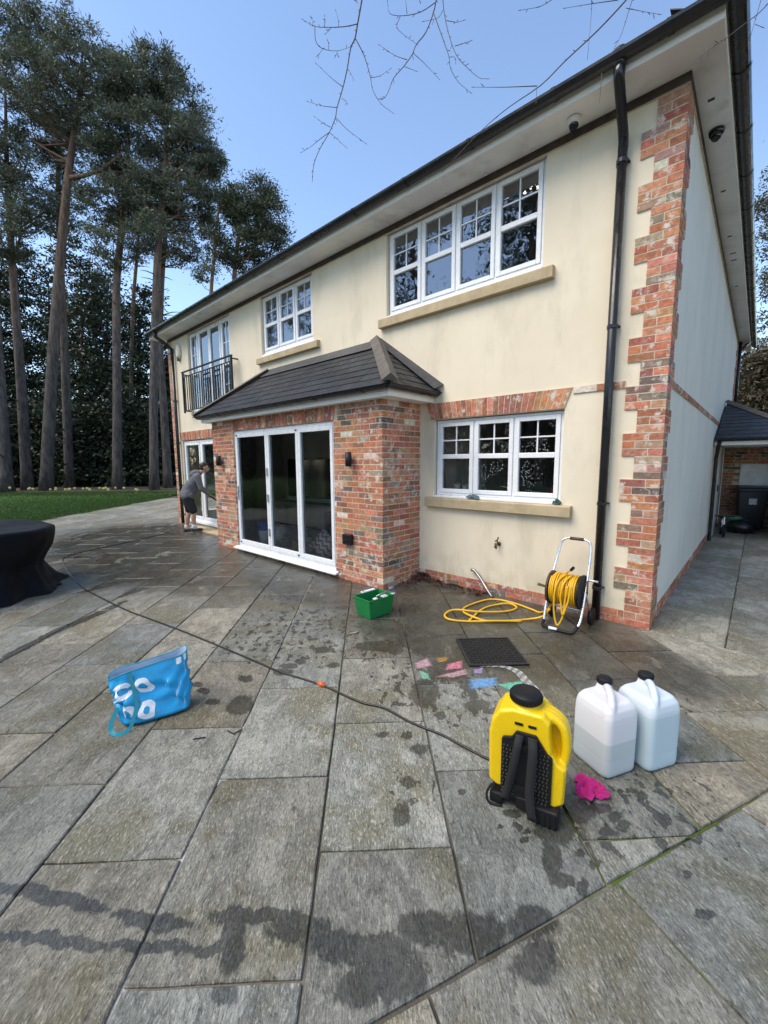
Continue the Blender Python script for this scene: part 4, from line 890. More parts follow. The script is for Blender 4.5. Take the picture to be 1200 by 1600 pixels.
tree('pine_tree', 'distant rounded pine whose crown meets the eaves line', 'tree',
     [gp(366, 735, D2_ + 1), at(366, 520, D2_ + 1), at(367, 420, D2_ + 1), at(377, 350, D2_ + 1), at(395, 300, D2_ + 1)], [0.34, 0.30, 0.26, 0.18, 0.05],
     [B(395, 304, 34, 26, D2_ + 1), B(420, 338, 24, 30, D2_ + 1), B(385, 350, 34, 26, D2_ + 1), B(405, 385, 40, 22, D2_ + 1), B(366, 330, 22, 22, D2_ + 1, .5), B(434, 372, 14, 20, D2_ + 1, .5), B(375, 405, 34, 18, D2_ + 1, .6)], (0.055, 0.075, 0.042), n_per=38, clump_r=0.95, L=0.32, Wd=0.05, group='distant pines above the roof line')
# dark evergreens under and behind the pines
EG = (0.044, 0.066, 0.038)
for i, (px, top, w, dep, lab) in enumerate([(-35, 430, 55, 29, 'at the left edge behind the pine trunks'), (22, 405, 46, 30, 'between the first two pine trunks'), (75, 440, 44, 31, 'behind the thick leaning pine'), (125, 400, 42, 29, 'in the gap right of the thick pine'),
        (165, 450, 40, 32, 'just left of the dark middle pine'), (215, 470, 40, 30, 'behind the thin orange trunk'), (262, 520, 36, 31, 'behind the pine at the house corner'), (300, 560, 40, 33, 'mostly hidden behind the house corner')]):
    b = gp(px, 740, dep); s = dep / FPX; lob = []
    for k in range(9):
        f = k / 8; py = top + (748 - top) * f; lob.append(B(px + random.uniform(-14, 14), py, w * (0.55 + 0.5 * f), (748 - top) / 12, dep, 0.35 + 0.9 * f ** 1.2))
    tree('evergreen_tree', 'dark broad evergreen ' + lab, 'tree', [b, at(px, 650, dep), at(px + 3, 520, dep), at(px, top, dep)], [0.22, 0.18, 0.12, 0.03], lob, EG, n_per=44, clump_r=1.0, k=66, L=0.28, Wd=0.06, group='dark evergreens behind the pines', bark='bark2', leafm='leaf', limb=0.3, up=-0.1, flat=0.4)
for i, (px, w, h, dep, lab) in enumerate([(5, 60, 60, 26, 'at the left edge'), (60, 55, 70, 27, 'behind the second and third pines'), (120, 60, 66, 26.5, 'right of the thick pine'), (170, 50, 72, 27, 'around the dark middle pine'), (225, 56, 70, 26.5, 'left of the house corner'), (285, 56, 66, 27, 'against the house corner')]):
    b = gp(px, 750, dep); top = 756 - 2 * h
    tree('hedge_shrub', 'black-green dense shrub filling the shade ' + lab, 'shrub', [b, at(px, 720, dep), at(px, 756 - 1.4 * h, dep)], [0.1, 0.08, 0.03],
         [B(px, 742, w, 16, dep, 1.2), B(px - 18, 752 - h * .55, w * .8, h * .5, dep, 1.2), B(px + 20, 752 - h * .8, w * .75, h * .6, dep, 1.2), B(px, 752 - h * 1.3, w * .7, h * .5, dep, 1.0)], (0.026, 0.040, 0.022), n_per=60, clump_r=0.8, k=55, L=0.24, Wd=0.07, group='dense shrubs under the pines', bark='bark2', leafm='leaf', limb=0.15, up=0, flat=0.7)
# right-hand side, beyond the garage
for (px, top, w, dep, lab, c) in [(1185, 560, 45, 19, 'olive brown conifer close behind the garage roof', (0.075, 0.066, 0.034)), (1225, 300, 50, 26, 'tall pale conifer beyond the right eaves', (0.075, 0.075, 0.042)), (1290, 200, 70, 30, 'conifer crown just past the right edge', (0.06, 0.065, 0.036)), (1150, 600, 40, 27, 'brownish bare-twigged tree seen under the side eaves', (0.085, 0.068, 0.038))]:
    b = gp(px, 740, dep); lob = [B(px + random.uniform(-12, 12), top + (700 - top) * k / 7, w * (0.6 + 0.6 * k / 7), (700 - top) / 10, dep, 1) for k in range(8)]
    tree('conifer_tree', lab, 'tree', [b, at(px, 600, dep), at(px + 2, top + 30, dep), at(px, top, dep)], [0.22, 0.16, 0.08, 0.03], lob, c, n_per=26, clump_r=0.9, k=50, L=0.26, Wd=0.04, group='trees beyond the garage', leafm='needle', limb=0.5, up=-0.15, flat=0.4)
# pines across the garden, seen in the window reflections
for i, (x, y, h) in enumerate([(-9.5, -19, 19), (-13, -21, 22), (-17, -18, 20), (-22, -20, 23), (-28, -19, 21), (-33, -16, 22), (-5.5, -22, 21), (-39, -21, 23), (2, -24, 22)]):
    t = np.array((x, y, 0.0)); lob = [(t + (random.uniform(-1.2, 1.2), random.uniform(-1.2, 1.2), h * f), (2.6 * (1.25 - f), 2.6 * (1.25 - f), 1.3), 1) for f in (0.35, 0.45, 0.55, 0.65, 0.74, 0.83, 0.91, 0.97)]
    tree('pine_tree', 'garden pine seen only as a reflection in the upstairs window glass', 'tree', [t + (0, 0, -.1), t + (0.2, 0, h * .4), t + (-.1, .2, h * .8), t + (0, 0, h)], [0.3, 0.24, 0.13, 0.03], lob, NG, n_per=13, clump_r=0.9, k=45, L=0.36, Wd=0.05, group='pines mirrored in the windows')
# unseen tall hedge added behind the camera to darken the glass reflections
for i in range(12):
    x = 4 - i * 6.2; y = -25 + 1.2 * math.sin(i * 1.7); t = np.array((x, y, 0.0)); hh = 6.6 + 0.7 * math.sin(i * 2.3)
    tree('reflection_hedge', 'tall evergreen hedge added out of view to darken the ground floor reflections', 'hedge', [t + (0, 0, -.1), t + (0, 0, hh * .5), t + (0, 0, hh * .8)], [0.15, 0.1, 0.04],
         [(t + (dx, 0, hh * f), (2.0, 1.2, hh * 0.2), 1) for dx in (-1.7, 1.7) for f in (0.12, 0.36, 0.6, 0.82)], (0.02, 0.032, 0.017), n_per=26, clump_r=1.1, k=34, L=0.5, Wd=0.14, group='hedge added for dark reflections', bark='bark2', leafm='leaf', limb=0.1, up=0, flat=0.8)
# unseen conifers added right of the side path to dim the side wall
for i, (x, y, h, lab) in enumerate([(8.0, 4.0, 7, 'nearest'), (8.5, 9.0, 8, 'middle'), (8.0, 14, 8, 'farthest')]):
    t = np.array((x, y, 0.0)); lob = [(t + (random.uniform(-.6, .6), random.uniform(-.6, .6), h * f), (2.4 * (1.12 - f), 2.6 * (1.12 - f), h * 0.08), 1.6) for f in (0.1, 0.22, 0.34, 0.46, 0.58, 0.7, 0.82, 0.94)]
    tree('conifer_tree', lab + ' unseen conifer added right of the side path to shade the wall', 'tree', [t + (0, 0, -.1), t + (0, 0, h * .5), t + (0, 0, h)], [0.2, 0.12, 0.03], lob, (0.03, 0.042, 0.022), n_per=22, clump_r=1.0, k=40, L=0.34, Wd=0.08, group='conifers added as shade', bark='bark2', leafm='leaf', limb=0.2, up=-0.1)
# ---------------------------------------------------------------- bare branches hanging into the top of the picture
def bare_tree():
    root = thing('bare_tree', 'leafless tree whose thin budding twigs hang into the sky at the top', 'tree', (2.9, -7.2, 0))
    o = np.array((2.9, -7.2, 0.0)); bk = simple('twig_bark', (0.085, 0.060, 0.052), 0.8, 0.3, 30, 0.4, 60)
    tr = MB(); tr.tube([(0, 0, -0.1), (0.05, 0.1, 2.0), (-0.1, 0.2, 4.2), (-0.2, 0.4, 6.5), (-0.1, 0.6, 9.0)], [0.17, 0.14, 0.11, 0.07, 0.02], 12); tr.build('trunk', bk, root, True)
    z1 = lambda x, y: (460 + x / 3.75, y / 3.75)
    z2 = lambda x, y: (440 + x / 1.579, y / 1.579)
    paths = []   # (points, depth, start radius)
    A = lambda pts, dep, r, f=z1: paths.append(([f(*p) for p in pts], dep, r))
    A([(400, -60), (395, 0), (370, 140), (355, 225), (330, 280), (310, 400), (285, 510), (250, 630), (240, 690), (205, 775), (150, 870), (115, 960), (105, 1055)], 3.2, 0.0065)
    A([(370, 140), (300, 155), (215, 160), (120, 155), (50, 115)], 3.15, 0.0036); A([(120, 155), (125, 240), (165, 285), (250, 298), (330, 275)], 3.1, 0.003); A([(358, 225), (410, 330), (445, 450), (460, 530), (510, 610), (575, 660)], 3.25, 0.004)
    A([(445, 455), (500, 445), (560, 405)], 3.25, 0.0024); A([(285, 510), (220, 460), (130, 375)], 3.15, 0.0026); A([(250, 630), (160, 620), (80, 595)], 3.15, 0.0026); A([(210, 745), (165, 720), (120, 685)], 3.2, 0.0024); A([(205, 775), (250, 815), (300, 860)], 3.2, 0.0024); A([(205, 775), (150, 815), (95, 860), (45, 890)], 3.2, 0.0028); A([(245, 690), (310, 760), (415, 838)], 3.2, 0.0028)
    for a, b in (((370, 20), (345, -10)), ((215, 160), (185, 195)), ((175, 155), (178, 95)), ((260, 155), (243, 65)), ((310, 400), (345, 465)), ((278, 575), (308, 605)), ((200, 290), (195, 240)), ((165, 285), (135, 325)), ((250, 298), (240, 330)), ((105, 155), (103, 105))): A([a, ((a[0] + b[0]) / 2 + 4, (a[1] + b[1]) / 2), b], 3.18, 0.0022)
    A([(835, -60), (830, 0), (815, 75), (770, 190), (715, 260), (690, 320), (640, 390), (580, 460), (550, 540), (520, 580), (495, 580)], 3.0, 0.005)
    A([(825, 15), (740, 70), (640, 92), (560, 80), (545, 10)], 3.0, 0.0032); A([(620, 95), (600, 160), (650, 210), (715, 258)], 3.0, 0.0024); A([(660, 350), (590, 325), (500, 265)], 3.0, 0.0026); A([(700, 315), (760, 370), (845, 460)], 3.0, 0.0028); A([(645, 390), (710, 415)], 3.0, 0.0022)
    A([(815, 75), (860, 200), (905, 330), (915, 400), (960, 480), (1030, 540)], 2.95, 0.0034); A([(860, -60), (870, 0), (880, 90), (910, 220), (950, 325), (1000, 385), (1080, 455), (1130, 462)], 2.9, 0.0036)
    A([(890, 120), (950, 130), (990, 120)], 2.9, 0.0024); A([(940, 270), (990, 255), (1030, 240)], 2.9, 0.0024); A([(905, 335), (940, 335), (945, 365)], 2.95, 0.002); A([(870, 60), (840, 105), (760, 125)], 2.95, 0.0022); A([(660, 80), (650, -20)], 3.0, 0.0024); A([(740, 20), (720, -30)], 3.0, 0.0024)
    A([(880, -40), (850, 0), (780, 75), (700, 150), (640, 210), (560, 265), (490, 325), (400, 420)], 2.6, 0.0055, z2); A([(630, 212), (550, 215), (475, 215)], 2.6, 0.003, z2); A([(880, -30), (865, 0), (840, 80), (815, 130)], 2.5, 0.003, z2); A([(760, -20), (765, 20), (755, 140)], 2.6, 0.002, z2); A([(680, -10), (640, 15), (590, 25)], 2.7, 0.0024, z2); A([(830, 0), (760, 10), (700, 20)], 2.6, 0.0026, z2); A([(850, 20), (890, 28), (930, 35)], 2.5, 0.002, z2); A([(630, 215), (628, 250)], 2.6, 0.0018, z2); A([(790, 180), (785, 250)], 2.6, 0.0016, z2)
    pid = lambda x, y: (x, y)
    A([(1215, -8), (1200, 6), (1185, 21), (1164, 37), (1134, 60), (1116, 72), (1090, 92)], 2.3, 0.0032, pid); A([(1191, -8), (1182, 25), (1170, 66)], 2.3, 0.002, pid); A([(1180, 38), (1190, 42)], 2.3, 0.0016, pid)
    mb = MB(); bud = MB(); starts = []
    for pts, dep, r in paths:
        P = spline([at(x, y, dep + 0.04 * math.sin(0.02 * x + 0.03 * y)) - o for x, y in pts], 3) if len(pts) > 2 else [at(x, y, dep) - o for x, y in pts]
        n = len(P); mb.tube(P, [max(0.0011, r * (1 - 0.72 * i / (n - 1))) for i in range(n)], 5)
        if pts[0][1] < -1: starts.append((P[0], r))
        for i in range(2, n - 1):
            if random.random() < 0.62:
                d = Vector(P[i + 1] - P[i - 1]).normalized(); s = d.orthogonal(); s.rotate(Matrix.Rotation(random.uniform(0, 6.28), 3, d)); v = (d * 0.8 + s * random.uniform(0.5, 1.1)).normalized(); l = random.uniform(0.010, 0.034)
                bud.tube([Vector(P[i]), Vector(P[i]) + v * l * 0.55, Vector(P[i]) + v * l], [0.0012, 0.0022, 0.0005], 5)
        bud.tube([Vector(P[-1]), Vector(P[-1]) + (Vector(P[-1]) - Vector(P[-2])).normalized() * 0.02], [0.0024, 0.0006], 5)
    for P, r in starts:
        hub = np.array((-1.2, 1.6, 6.6)); mb.tube(spline([P, P + np.array((0.05, -0.1, 0.5)), hub], 4), [r, r * 1.2, r * 1.4] + [r * 1.7] * 6, 6)
    mb.tube([(-0.15, 0.3, 5.2), (-0.7, 0.9, 6.2), (-1.2, 1.6, 6.6)], [0.05, 0.04, 0.025], 8)
    mb.build('branch', bk, root, True); struct(bud.build('twig_buds', simple('bud', (0.12, 0.06, 0.05), 0.6, 0.2, 40), root, True), 'stuff')
bare_tree()
# daffodils along the bed
for i, (px, py, n, lab) in enumerate([(18, 768, 1, 'at the foot of the leftmost trunk'), (49, 766, 4, 'big bright clump before the second trunk'), (75, 767, 1, 'single bloom before the thick pine'), (85, 766, 2, 'pair just right of the thick pine'), (107, 765, 3, 'three blooms before the slender pine'), (114, 766, 1, 'single bloom right of the slender pine'), (135, 767, 4, 'clump midway along the bed'),
        (158, 765, 2, 'pair left of the dark middle pine'), (162, 766, 1, 'lone bloom beside that pair'), (169, 765, 2, 'pair nearest the dark middle pine'), (179, 766, 1, 'bloom right at the dark middle pine'), (190, 768, 1, 'low bloom right of the dark middle pine'), (212, 765, 1, 'pale bloom under the orange trunk'), (217, 768, 1, 'last bloom toward the house corner')]):
    p = at(px, py, 20.3); p[2] = ground_z(p[0], p[1]); t = thing('daffodil_clump', 'yellow daffodils, ' + lab, 'flower', tuple(p), 0, 'daffodils under the pines')
    st = MB(); fl_ = MB()
    for k in range(n):
        x, y, h = random.uniform(-.16, .16) * (n > 1), random.uniform(-.12, .12), random.uniform(.26, .36)
        st.tube([(x, y, -0.05), (x * 1.2, y, h)], 0.006, 4)
        for q in range(5): a = random.uniform(0, 6.28); st.add([(x - .012, y, 0), (x + .012, y, 0), (x + .1 * math.cos(a), y + .1 * math.sin(a), h * .85)], [(0, 1, 2)])
        c = Vector((x * 1.2, y, h)); f = Vector((CAM[0] - p[0], CAM[1] - p[1], 0.2)).normalized(); s = f.orthogonal().normalized()
        for q in range(6):
            a = q * PI / 3; d = Matrix.Rotation(a, 3, f) @ s; e = f.cross(d); fl_.add([c, c + d * .04 + e * .024, c + d * .066, c + d * .04 - e * .024], [(0, 1, 2, 3)])
        fl_.tube([c, c + f * .045], [0.018, 0.03], 7)
    st.build('stem', simple('daffodil_leaf', (0.05, 0.12, 0.04), 0.6), t) if i == 0 else st.build('stem', bpy.data.materials['daffodil_leaf'], t)
    fl_.build('bloom', simple('daffodil_petal', (0.80, 0.70, 0.26), 0.6, 0.25, 3), t) if i == 0 else fl_.build('bloom', bpy.data.materials['daffodil_petal'], t)
# ================================================================ FIXTURES ON THE HOUSE
def mk(name, col, rough=0.5, **k): return simple(name, col, rough, **k)
MT = dict(steel=mk('brushed_steel', (0.30, 0.30, 0.31), 0.35, metal=0.8), brass=mk('old_brass', (0.13, 0.09, 0.05), 0.5, metal=0.6), rail=mk('black_iron', (0.008, 0.008, 0.009), 0.6), ivory=mk('ivory_plastic', (0.66, 0.60, 0.50), 0.45), white=mk('white_plastic', (0.78, 0.79, 0.8), 0.4),
          domeglass=mk('dark_dome', (0.01, 0.01, 0.012), 0.08), darkcloth=mk('black_cover', (0.005, 0.006, 0.009), 0.75, spec=0.2, var=0.25, nscale=3, bump=0.15, bscale=120), green=mk('green_plastic', (0.008, 0.20, 0.050), 0.35, var=0.06), yellow=mk('yellow_plastic', (0.80, 0.53, 0.004), 0.32, var=0.03, bump=0.05, bscale=150),
          hose=mk('yellow_hose', (0.72, 0.40, 0.015), 0.4, var=0.08), hoseb=mk('black_hose', (0.012, 0.012, 0.013), 0.38), orange=mk('orange_connector', (0.75, 0.14, 0.03), 0.4), pink=mk('pink_cloth', (0.56, 0.018, 0.19), 0.9, var=0.15, nscale=30, bump=0.4, bscale=200), blue=mk('blue_woven_plastic', (0.012, 0.34, 0.66), 0.35, var=0.10, nscale=9, bump=0.15, bscale=160), teal=mk('teal_strap', (0.02, 0.27, 0.33), 0.5), liner=mk('pale_liner', (0.50, 0.56, 0.68), 0.6),
          print=mk('white_print', (0.76, 0.78, 0.82), 0.45, var=0.06, nscale=40), brown=mk('brown_flange', (0.07, 0.045, 0.035), 0.5), rubber=mk('black_rubber', (0.009, 0.009, 0.010), 0.55, spec=0.3), skin=mk('skin', (0.46, 0.26, 0.19), 0.5, var=0.06), hoodie=mk('grey_hoodie', (0.115, 0.12, 0.135), 0.9, var=0.12, nscale=14, bump=0.3, bscale=60), shorts=mk('black_shorts', (0.012, 0.012, 0.016), 0.85), sock=mk('white_sock', (0.70, 0.70, 0.72), 0.9), shoe=mk('black_shoe', (0.02, 0.02, 0.022), 0.6), hair=mk('dark_hair', (0.018, 0.013, 0.010), 0.6))
# Juliet balcony
jb = thing('juliet_balcony', 'black iron balcony railing in front of the upstairs glass doors', 'railing', (-8.95, 0, 2.93))
yb = -0.16; r_ = MB(); r_.box((-1.30, yb - 0.025, 0.985), (1.24, yb + 0.025, 1.01)); bev(r_.build('top_rail', MT['rail'], jb), 0.004)
MB().box((-1.27, yb - 0.012, 0.87), (1.21, yb + 0.012, 0.89)).build('mid_rail', MT['rail'], jb); MB().box((-1.27, yb - 0.015, 0.04), (1.21, yb + 0.015, 0.06)).build('bottom_rail', MT['rail'], jb)
for xx in (-1.27, 1.19): MB().box((xx, yb - 0.02, 0.0), (xx + 0.04, yb + 0.02, 0.984)).build('post', MT['rail'], jb)
for xx in (-1.25, 1.21):
    a_ = MB(); a_.box((xx - 0.012, yb + 0.02, 0.93), (xx + 0.012, -0.001, 0.955)); a_.box((xx - 0.012, yb + 0.02, 0.04), (xx + 0.012, -0.001, 0.065)); a_.build('wall_bracket', MT['rail'], jb)
for k in range(21): MB().tube([(-1.15 + k * 0.1145, yb, 0.061), (-1.15 + k * 0.1145, yb, 0.869)], 0.0115, 6).build('baluster', MT['rail'], jb)
# alarm box
ab = thing('alarm_box', 'cream oval alarm box high on the wall by the far corner', 'alarm', (-10.68, 0, 4.50)); b_ = MB(); b_.ball((0, -0.03, 0.04), (0.115, 0.065, 0.20), 16, 10); b_.build('casing', MT['ivory'], ab, True); MB().prism([(-0.05, -0.10), (0.05, -0.10), (0.015, -0.2), (-0.02, -0.2)], 'y', -0.075, -0.02).build('strobe', MT['brass'], ab)
# wall lights on the brick piers
for xx, lab in ((-3.40, 'steel up-and-down wall lamp on the right brick pier'), (-7.10, 'steel up-and-down wall lamp on the left brick pier')):
    L_ = thing('wall_lamp', lab, 'lamp', (xx, EY, 1.62), 0, 'lamps on the brick piers'); MB().box((-0.075, -0.018, 0.0), (-0.045, -0.003, 0.2)).build('backplate', MT['steel'], L_)
    MB().lathe([(0.012, 0.0), (0.042, 0.0), (0.042, 0.19), (0.036, 0.19), (0.036, 0.17)], (0.0, -0.085, 0), 16).build('lamp_tube', MT['rail'], L_, True); MB().box((-0.06, -0.06, 0.085), (0.0, -0.01, 0.115)).build('arm', MT['steel'], L_)
sk = thing('outdoor_socket', 'black weatherproof socket box low on the right brick pier', 'socket', (-3.49, EY, 0.53)); bev(MB().box((-0.085, -0.07, 0), (0.085, -0.004, 0.15)).build('box', M['black'], sk), 0.012); MB().box((-0.06, -0.085, 0.06), (0.06, -0.0705, 0.075)).build('lid_catch', M['black'], sk)
tp = thing('garden_tap', 'dark brass outside tap on the cream wall under the kitchen window', 'tap', (-1.62, 0, 0.66)); t_ = MB(); t_.tube([(0, -0.002, 0), (0, -0.07, 0), (0, -0.085, -0.05)], [0.014, 0.014, 0.011], 8); t_.lathe([(0.026, -0.004), (0.026, -0.012)], (0, 0, 0), 12, 'y'); t_.tube([(0, -0.05, 0.01), (0, -0.05, 0.05)], 0.009, 8); t_.build('spout', MT['brass'], tp, True); MB().tube([(-0.03, -0.05, 0.035), (0.0, -0.05, 0.052), (0.012, -0.05, 0.09)], 0.009, 6).build('handle', MT['brass'], tp); MB().tube([(-0.05, -0.004, 0.0), (-0.045, -0.02, -0.03), (-0.05, -0.02, -0.055)], 0.008, 6).build('lever', MT['brass'], tp)
for loc, lab in (((-0.885, -0.17, HS - 0.001), 'dome security camera under the front eaves left of the downpipe'), ((0.125, 0.95, HS - 0.001), 'dark dome security camera under the side eaves')):
    c_ = thing('security_camera', lab, 'camera', loc); MB().lathe([(0.062, 0.0), (0.066, -0.012), (0.060, -0.045), (0.05, -0.055), (0.02, -0.056)], (0, 0, 0), 20).build('housing', MT['white'] if loc[0] < 0 else MT['domeglass'], c_, True)
    MB().ball((0, 0, -0.055), (0.045, 0.045, 0.05), 16, 10).build('dome', MT['domeglass'], c_, True)
    if loc[0] < 0: MB().ball((0.0, 0.0, -0.11), (0.03, 0.035, 0.03), 12, 8).build('lens_hood', MT['rubber'], c_, True)
for k, (yy, w_) in enumerate(((0.45, 0.02), (2.2, 0.018), (3.6, 0.02), (4.3, 0.03), (4.6, 0.03), (6.0, 0.02))):
    MB().box((0.09, yy, HS - 0.006), (0.09 + w_ * 2.5, yy + 0.03, HS - 0.0005)).build('vent', M['black'], house)
for xx in (-1.35, -1.9, -2.45, -3.0): MB().box((xx, -0.075, HS - 0.018), (xx + 0.03, -0.045, HS - 0.0005)).build('soffit_clip', M['soffit'], house)
# ================================================================ INSIDE THE ROOMS
tvm = NT('tv_screen'); tvm.bsdf((0.008, 0.010, 0.011), 0.12, 0.5)
tv = thing('television', 'large dark television on the wall inside the folding doors', 'television', (-7.80, 1.855, 0.78)); bev(MB().box((-0.85, -0.07, 0), (0.85, -0.01, 0.98)).build('casing', M['black'], tv), 0.01); MB().quad((-0.82, -0.0715, 0.03), (0.82, -0.0715, 0.03), (0.82, -0.0715, 0.95), (-0.82, -0.0715, 0.95)).build('screen', tvm.m, tv)
sb = thing('sideboard', 'pale low sideboard below the television', 'sideboard', (-7.75, 1.62, 0.056)); bev(MB().box((-1.5, -0.2, 0.05), (1.5, 0.22, 0.62)).build('cabinet', mk('pale_wood', (0.45, 0.41, 0.35), 0.5), sb), 0.01); MB().box((-1.4, -0.17, 0), (1.4, 0.18, 0.0495)).build('plinth', M['black'], sb)
for k in range(3): MB().box((-1.48 + k * 0.99, -0.212, 0.09), (-1.48 + k * 0.99 + 0.97, -0.2005, 0.58)).build('door', mk('pale_wood_door', (0.47, 0.43, 0.37), 0.45) if k == 0 else bpy.data.materials['pale_wood_door'], sb)
zt = NT('zigzag_fabric'); o_ = zt.objc(); sx = zt.n('ShaderNodeSeparateXYZ', _in={0: o_}); zz = zt.math('ADD', sx.outputs[2], zt.math('MULTIPLY', zt.math('PINGPONG', sx.outputs[0], 0.06), 0.9)); zf = zt.math('GREATER_THAN', zt.math('FRACT', zt.math('MULTIPLY', zz, 11.0)), 0.5); zt.bsdf(zt.mix(zf, (0.68, 0.63, 0.60), (0.38, 0.22, 0.20)), 0.9)
def cushion(name, label, loc, mat, w, h, rot=(0, 0, 0)):
    mb = MB(); n = 10
    for s in (-1, 1):
        V = []; F = []
        for i in range(n + 1):
            for j in range(n + 1):
                u, v = i / n * 2 - 1, j / n * 2 - 1; t_ = max(0, (1 - u ** 4) * (1 - v ** 4)) ** 0.7; pin = 1 - 0.10 * (1 - abs(u)) * abs(v) ** 3 ; pin2 = 1 - 0.10 * (1 - abs(v)) * abs(u) ** 3
                V.append((u * w / 2 * pin2, s * 0.085 * t_, v * h / 2 * pin))
        for i in range(n):
            for j in range(n): F.append((i * (n + 1) + j, (i + 1) * (n + 1) + j, (i + 1) * (n + 1) + j + 1, i * (n + 1) + j + 1))
        mb.add(V, F)
    o = mb.build(name, mat, None, True); o.location = loc; o.rotation_euler = rot; return tag(o, label, 'cushion')
cushion('cushion', 'zigzag patterned cushion leaning inside the right folding door', (-4.53, -0.42, 0.33), zt.m, 0.42, 0.42, (-0.35, 0.62, 0.0))
cushion('cushion', 'teal cushion half hidden behind the zigzag cushion', (-4.20, -0.26, 0.24), mk('teal_fabric', (0.12, 0.33, 0.36), 0.9), 0.36, 0.36, (-0.3, 0.1, 0.1))
bk_ = thing('storage_tub', 'white tub with blue lid inside the first folding door', 'tub', (-6.47, -0.28, 0.055)); MB().lathe([(0.11, 0), (0.13, 0.02), (0.14, 0.30), (0.135, 0.31)], (0, 0, 0), 20).build('tub', MT['white'], bk_, True); MB().lathe([(0.15, 0.30), (0.155, 0.33), (0.145, 0.40), (0.10, 0.46), (0.02, 0.475)], (0, 0, 0), 20).build('lid', mk('blue_lid', (0.03, 0.10, 0.42), 0.4), bk_, True)
pb = MB().ball((0, 0, 0.22), (0.24, 0.2, 0.22), 16, 12).build('clear_bag', mk('clear_bag', (0.42, 0.38, 0.34), 0.3, var=0.4, nscale=14, bump=0.9, bscale=14), None, True); pb.location = (-6.02, -0.2, 0.055); tag(pb, 'crumpled see-through bag on the floor behind the middle door', 'bag')
sf = thing('sofa', 'dark sofa deep inside the room behind the zigzag cushion', 'sofa', (-4.9, 1.15, 0.056)); sofm = mk('charcoal_fabric', (0.05, 0.05, 0.055), 0.9)
for a_, b_, nm in (((-0.8, -0.45, 0.05), (0.8, 0.45, 0.42), 'seat'), ((-0.8, 0.25, 0.425), (0.8, 0.45, 0.8), 'backrest'), ((-0.98, -0.45, 0.05), (-0.805, 0.45, 0.6), 'armrest'), ((0.805, -0.45, 0.05), (0.98, 0.45, 0.6), 'armrest')): bev(MB().box(a_, b_).build(nm, sofm, sf), 0.05, 3)
bx_ = thing('toy_crate', 'low wooden crate of toys on the floor behind the middle door', 'crate', (-5.45, -0.05, 0.055)); bev(MB().box((-0.28, -0.15, 0), (0.28, 0.15, 0.16)).build('crate', mk('crate_wood', (0.30, 0.24, 0.10), 0.7), bx_), 0.01)
for k, (dx, dy, c_) in enumerate(((-.18, 0, (0.5, 0.12, 0.1)), (-.02, .04, (0.15, 0.2, 0.08)), (.14, -.03, (0.35, 0.3, 0.25)))): MB().ball((dx, dy, 0.2), 0.07, 12, 8).build('toy', mk('toy_%d' % k, c_, 0.5), bx_, True)
# kitchen window ledge
for k, (xx, hh, rr, lab, c_) in enumerate(((-2.38, 0.20, 0.055, 'tall glass jar at the left of the kitchen ledge', (0.45, 0.45, 0.42)), (-2.25, 0.17, 0.05, 'smaller cream jar right of the tall jar', (0.62, 0.60, 0.40)))):
    j_ = thing('storage_jar', lab, 'jar', (xx, 0.24, 1.20)); MB().lathe([(rr * 0.9, 0), (rr, 0.01), (rr, hh * 0.8), (rr * 0.75, hh * 0.88)], (0, 0, 0), 16).build('jar', mk('jar_%d' % k, c_, 0.15), j_, True); MB().lathe([(rr * 0.8, hh * 0.88), (rr * 0.8, hh), (0.01, hh)], (0, 0, 0), 16).build('lid', MT['steel'], j_, True)
kt = MB().tube(spline([(-1.72, 0.45, 1.14), (-1.72, 0.45, 1.40), (-1.68, 0.43, 1.49), (-1.60, 0.42, 1.52), (-1.52, 0.40, 1.47), (-1.50, 0.40, 1.36)], 4), 0.014, 8).build('kitchen_tap', MT['alu'] if 'alu' in MT else M['alu'], None, True); tag(kt, 'curved chrome kitchen tap behind the middle pane', 'tap')
rb = MB().box((-1.14, 0.30, 1.215), (-0.97, 0.42, 1.36)).build('red_box', mk('red_card', (0.40, 0.02, 0.03), 0.6), None); bev(rb, 0.01); tag(rb, 'red box behind the right kitchen pane', 'box')
MB().box((-2.8, 0.30, 1.08), (-0.4, 0.75, 1.135)).build('kitchen_worktop', mk('worktop', (0.10, 0.10, 0.10), 0.3), house)
# roman blinds upstairs
bl = mk('blind_fabric', (0.40, 0.36, 0.29), 0.9)
for (a, b, z, lab) in ((-2.92, -2.37, 4.38, 'beige blind half drawn behind the second pane of the wide window'), (-2.36, -1.80, 4.36, 'beige blind half drawn behind the third pane of the wide window'), (-5.70, -5.22, 4.45, 'beige blind behind the right pane of the middle upstairs window')):
    q = MB()
    for k in range(4):
        z0, z1 = z + (4.88 - z) * k / 4, z + (4.88 - z) * (k + 1) / 4; q.prism([(0.20, z0 + 0.012), (0.17, z0 - 0.01), (0.185, z1), (0.20, z1)], 'x', a, b)
    tag(q.build('roman_blind', bl, None), lab, 'blind')
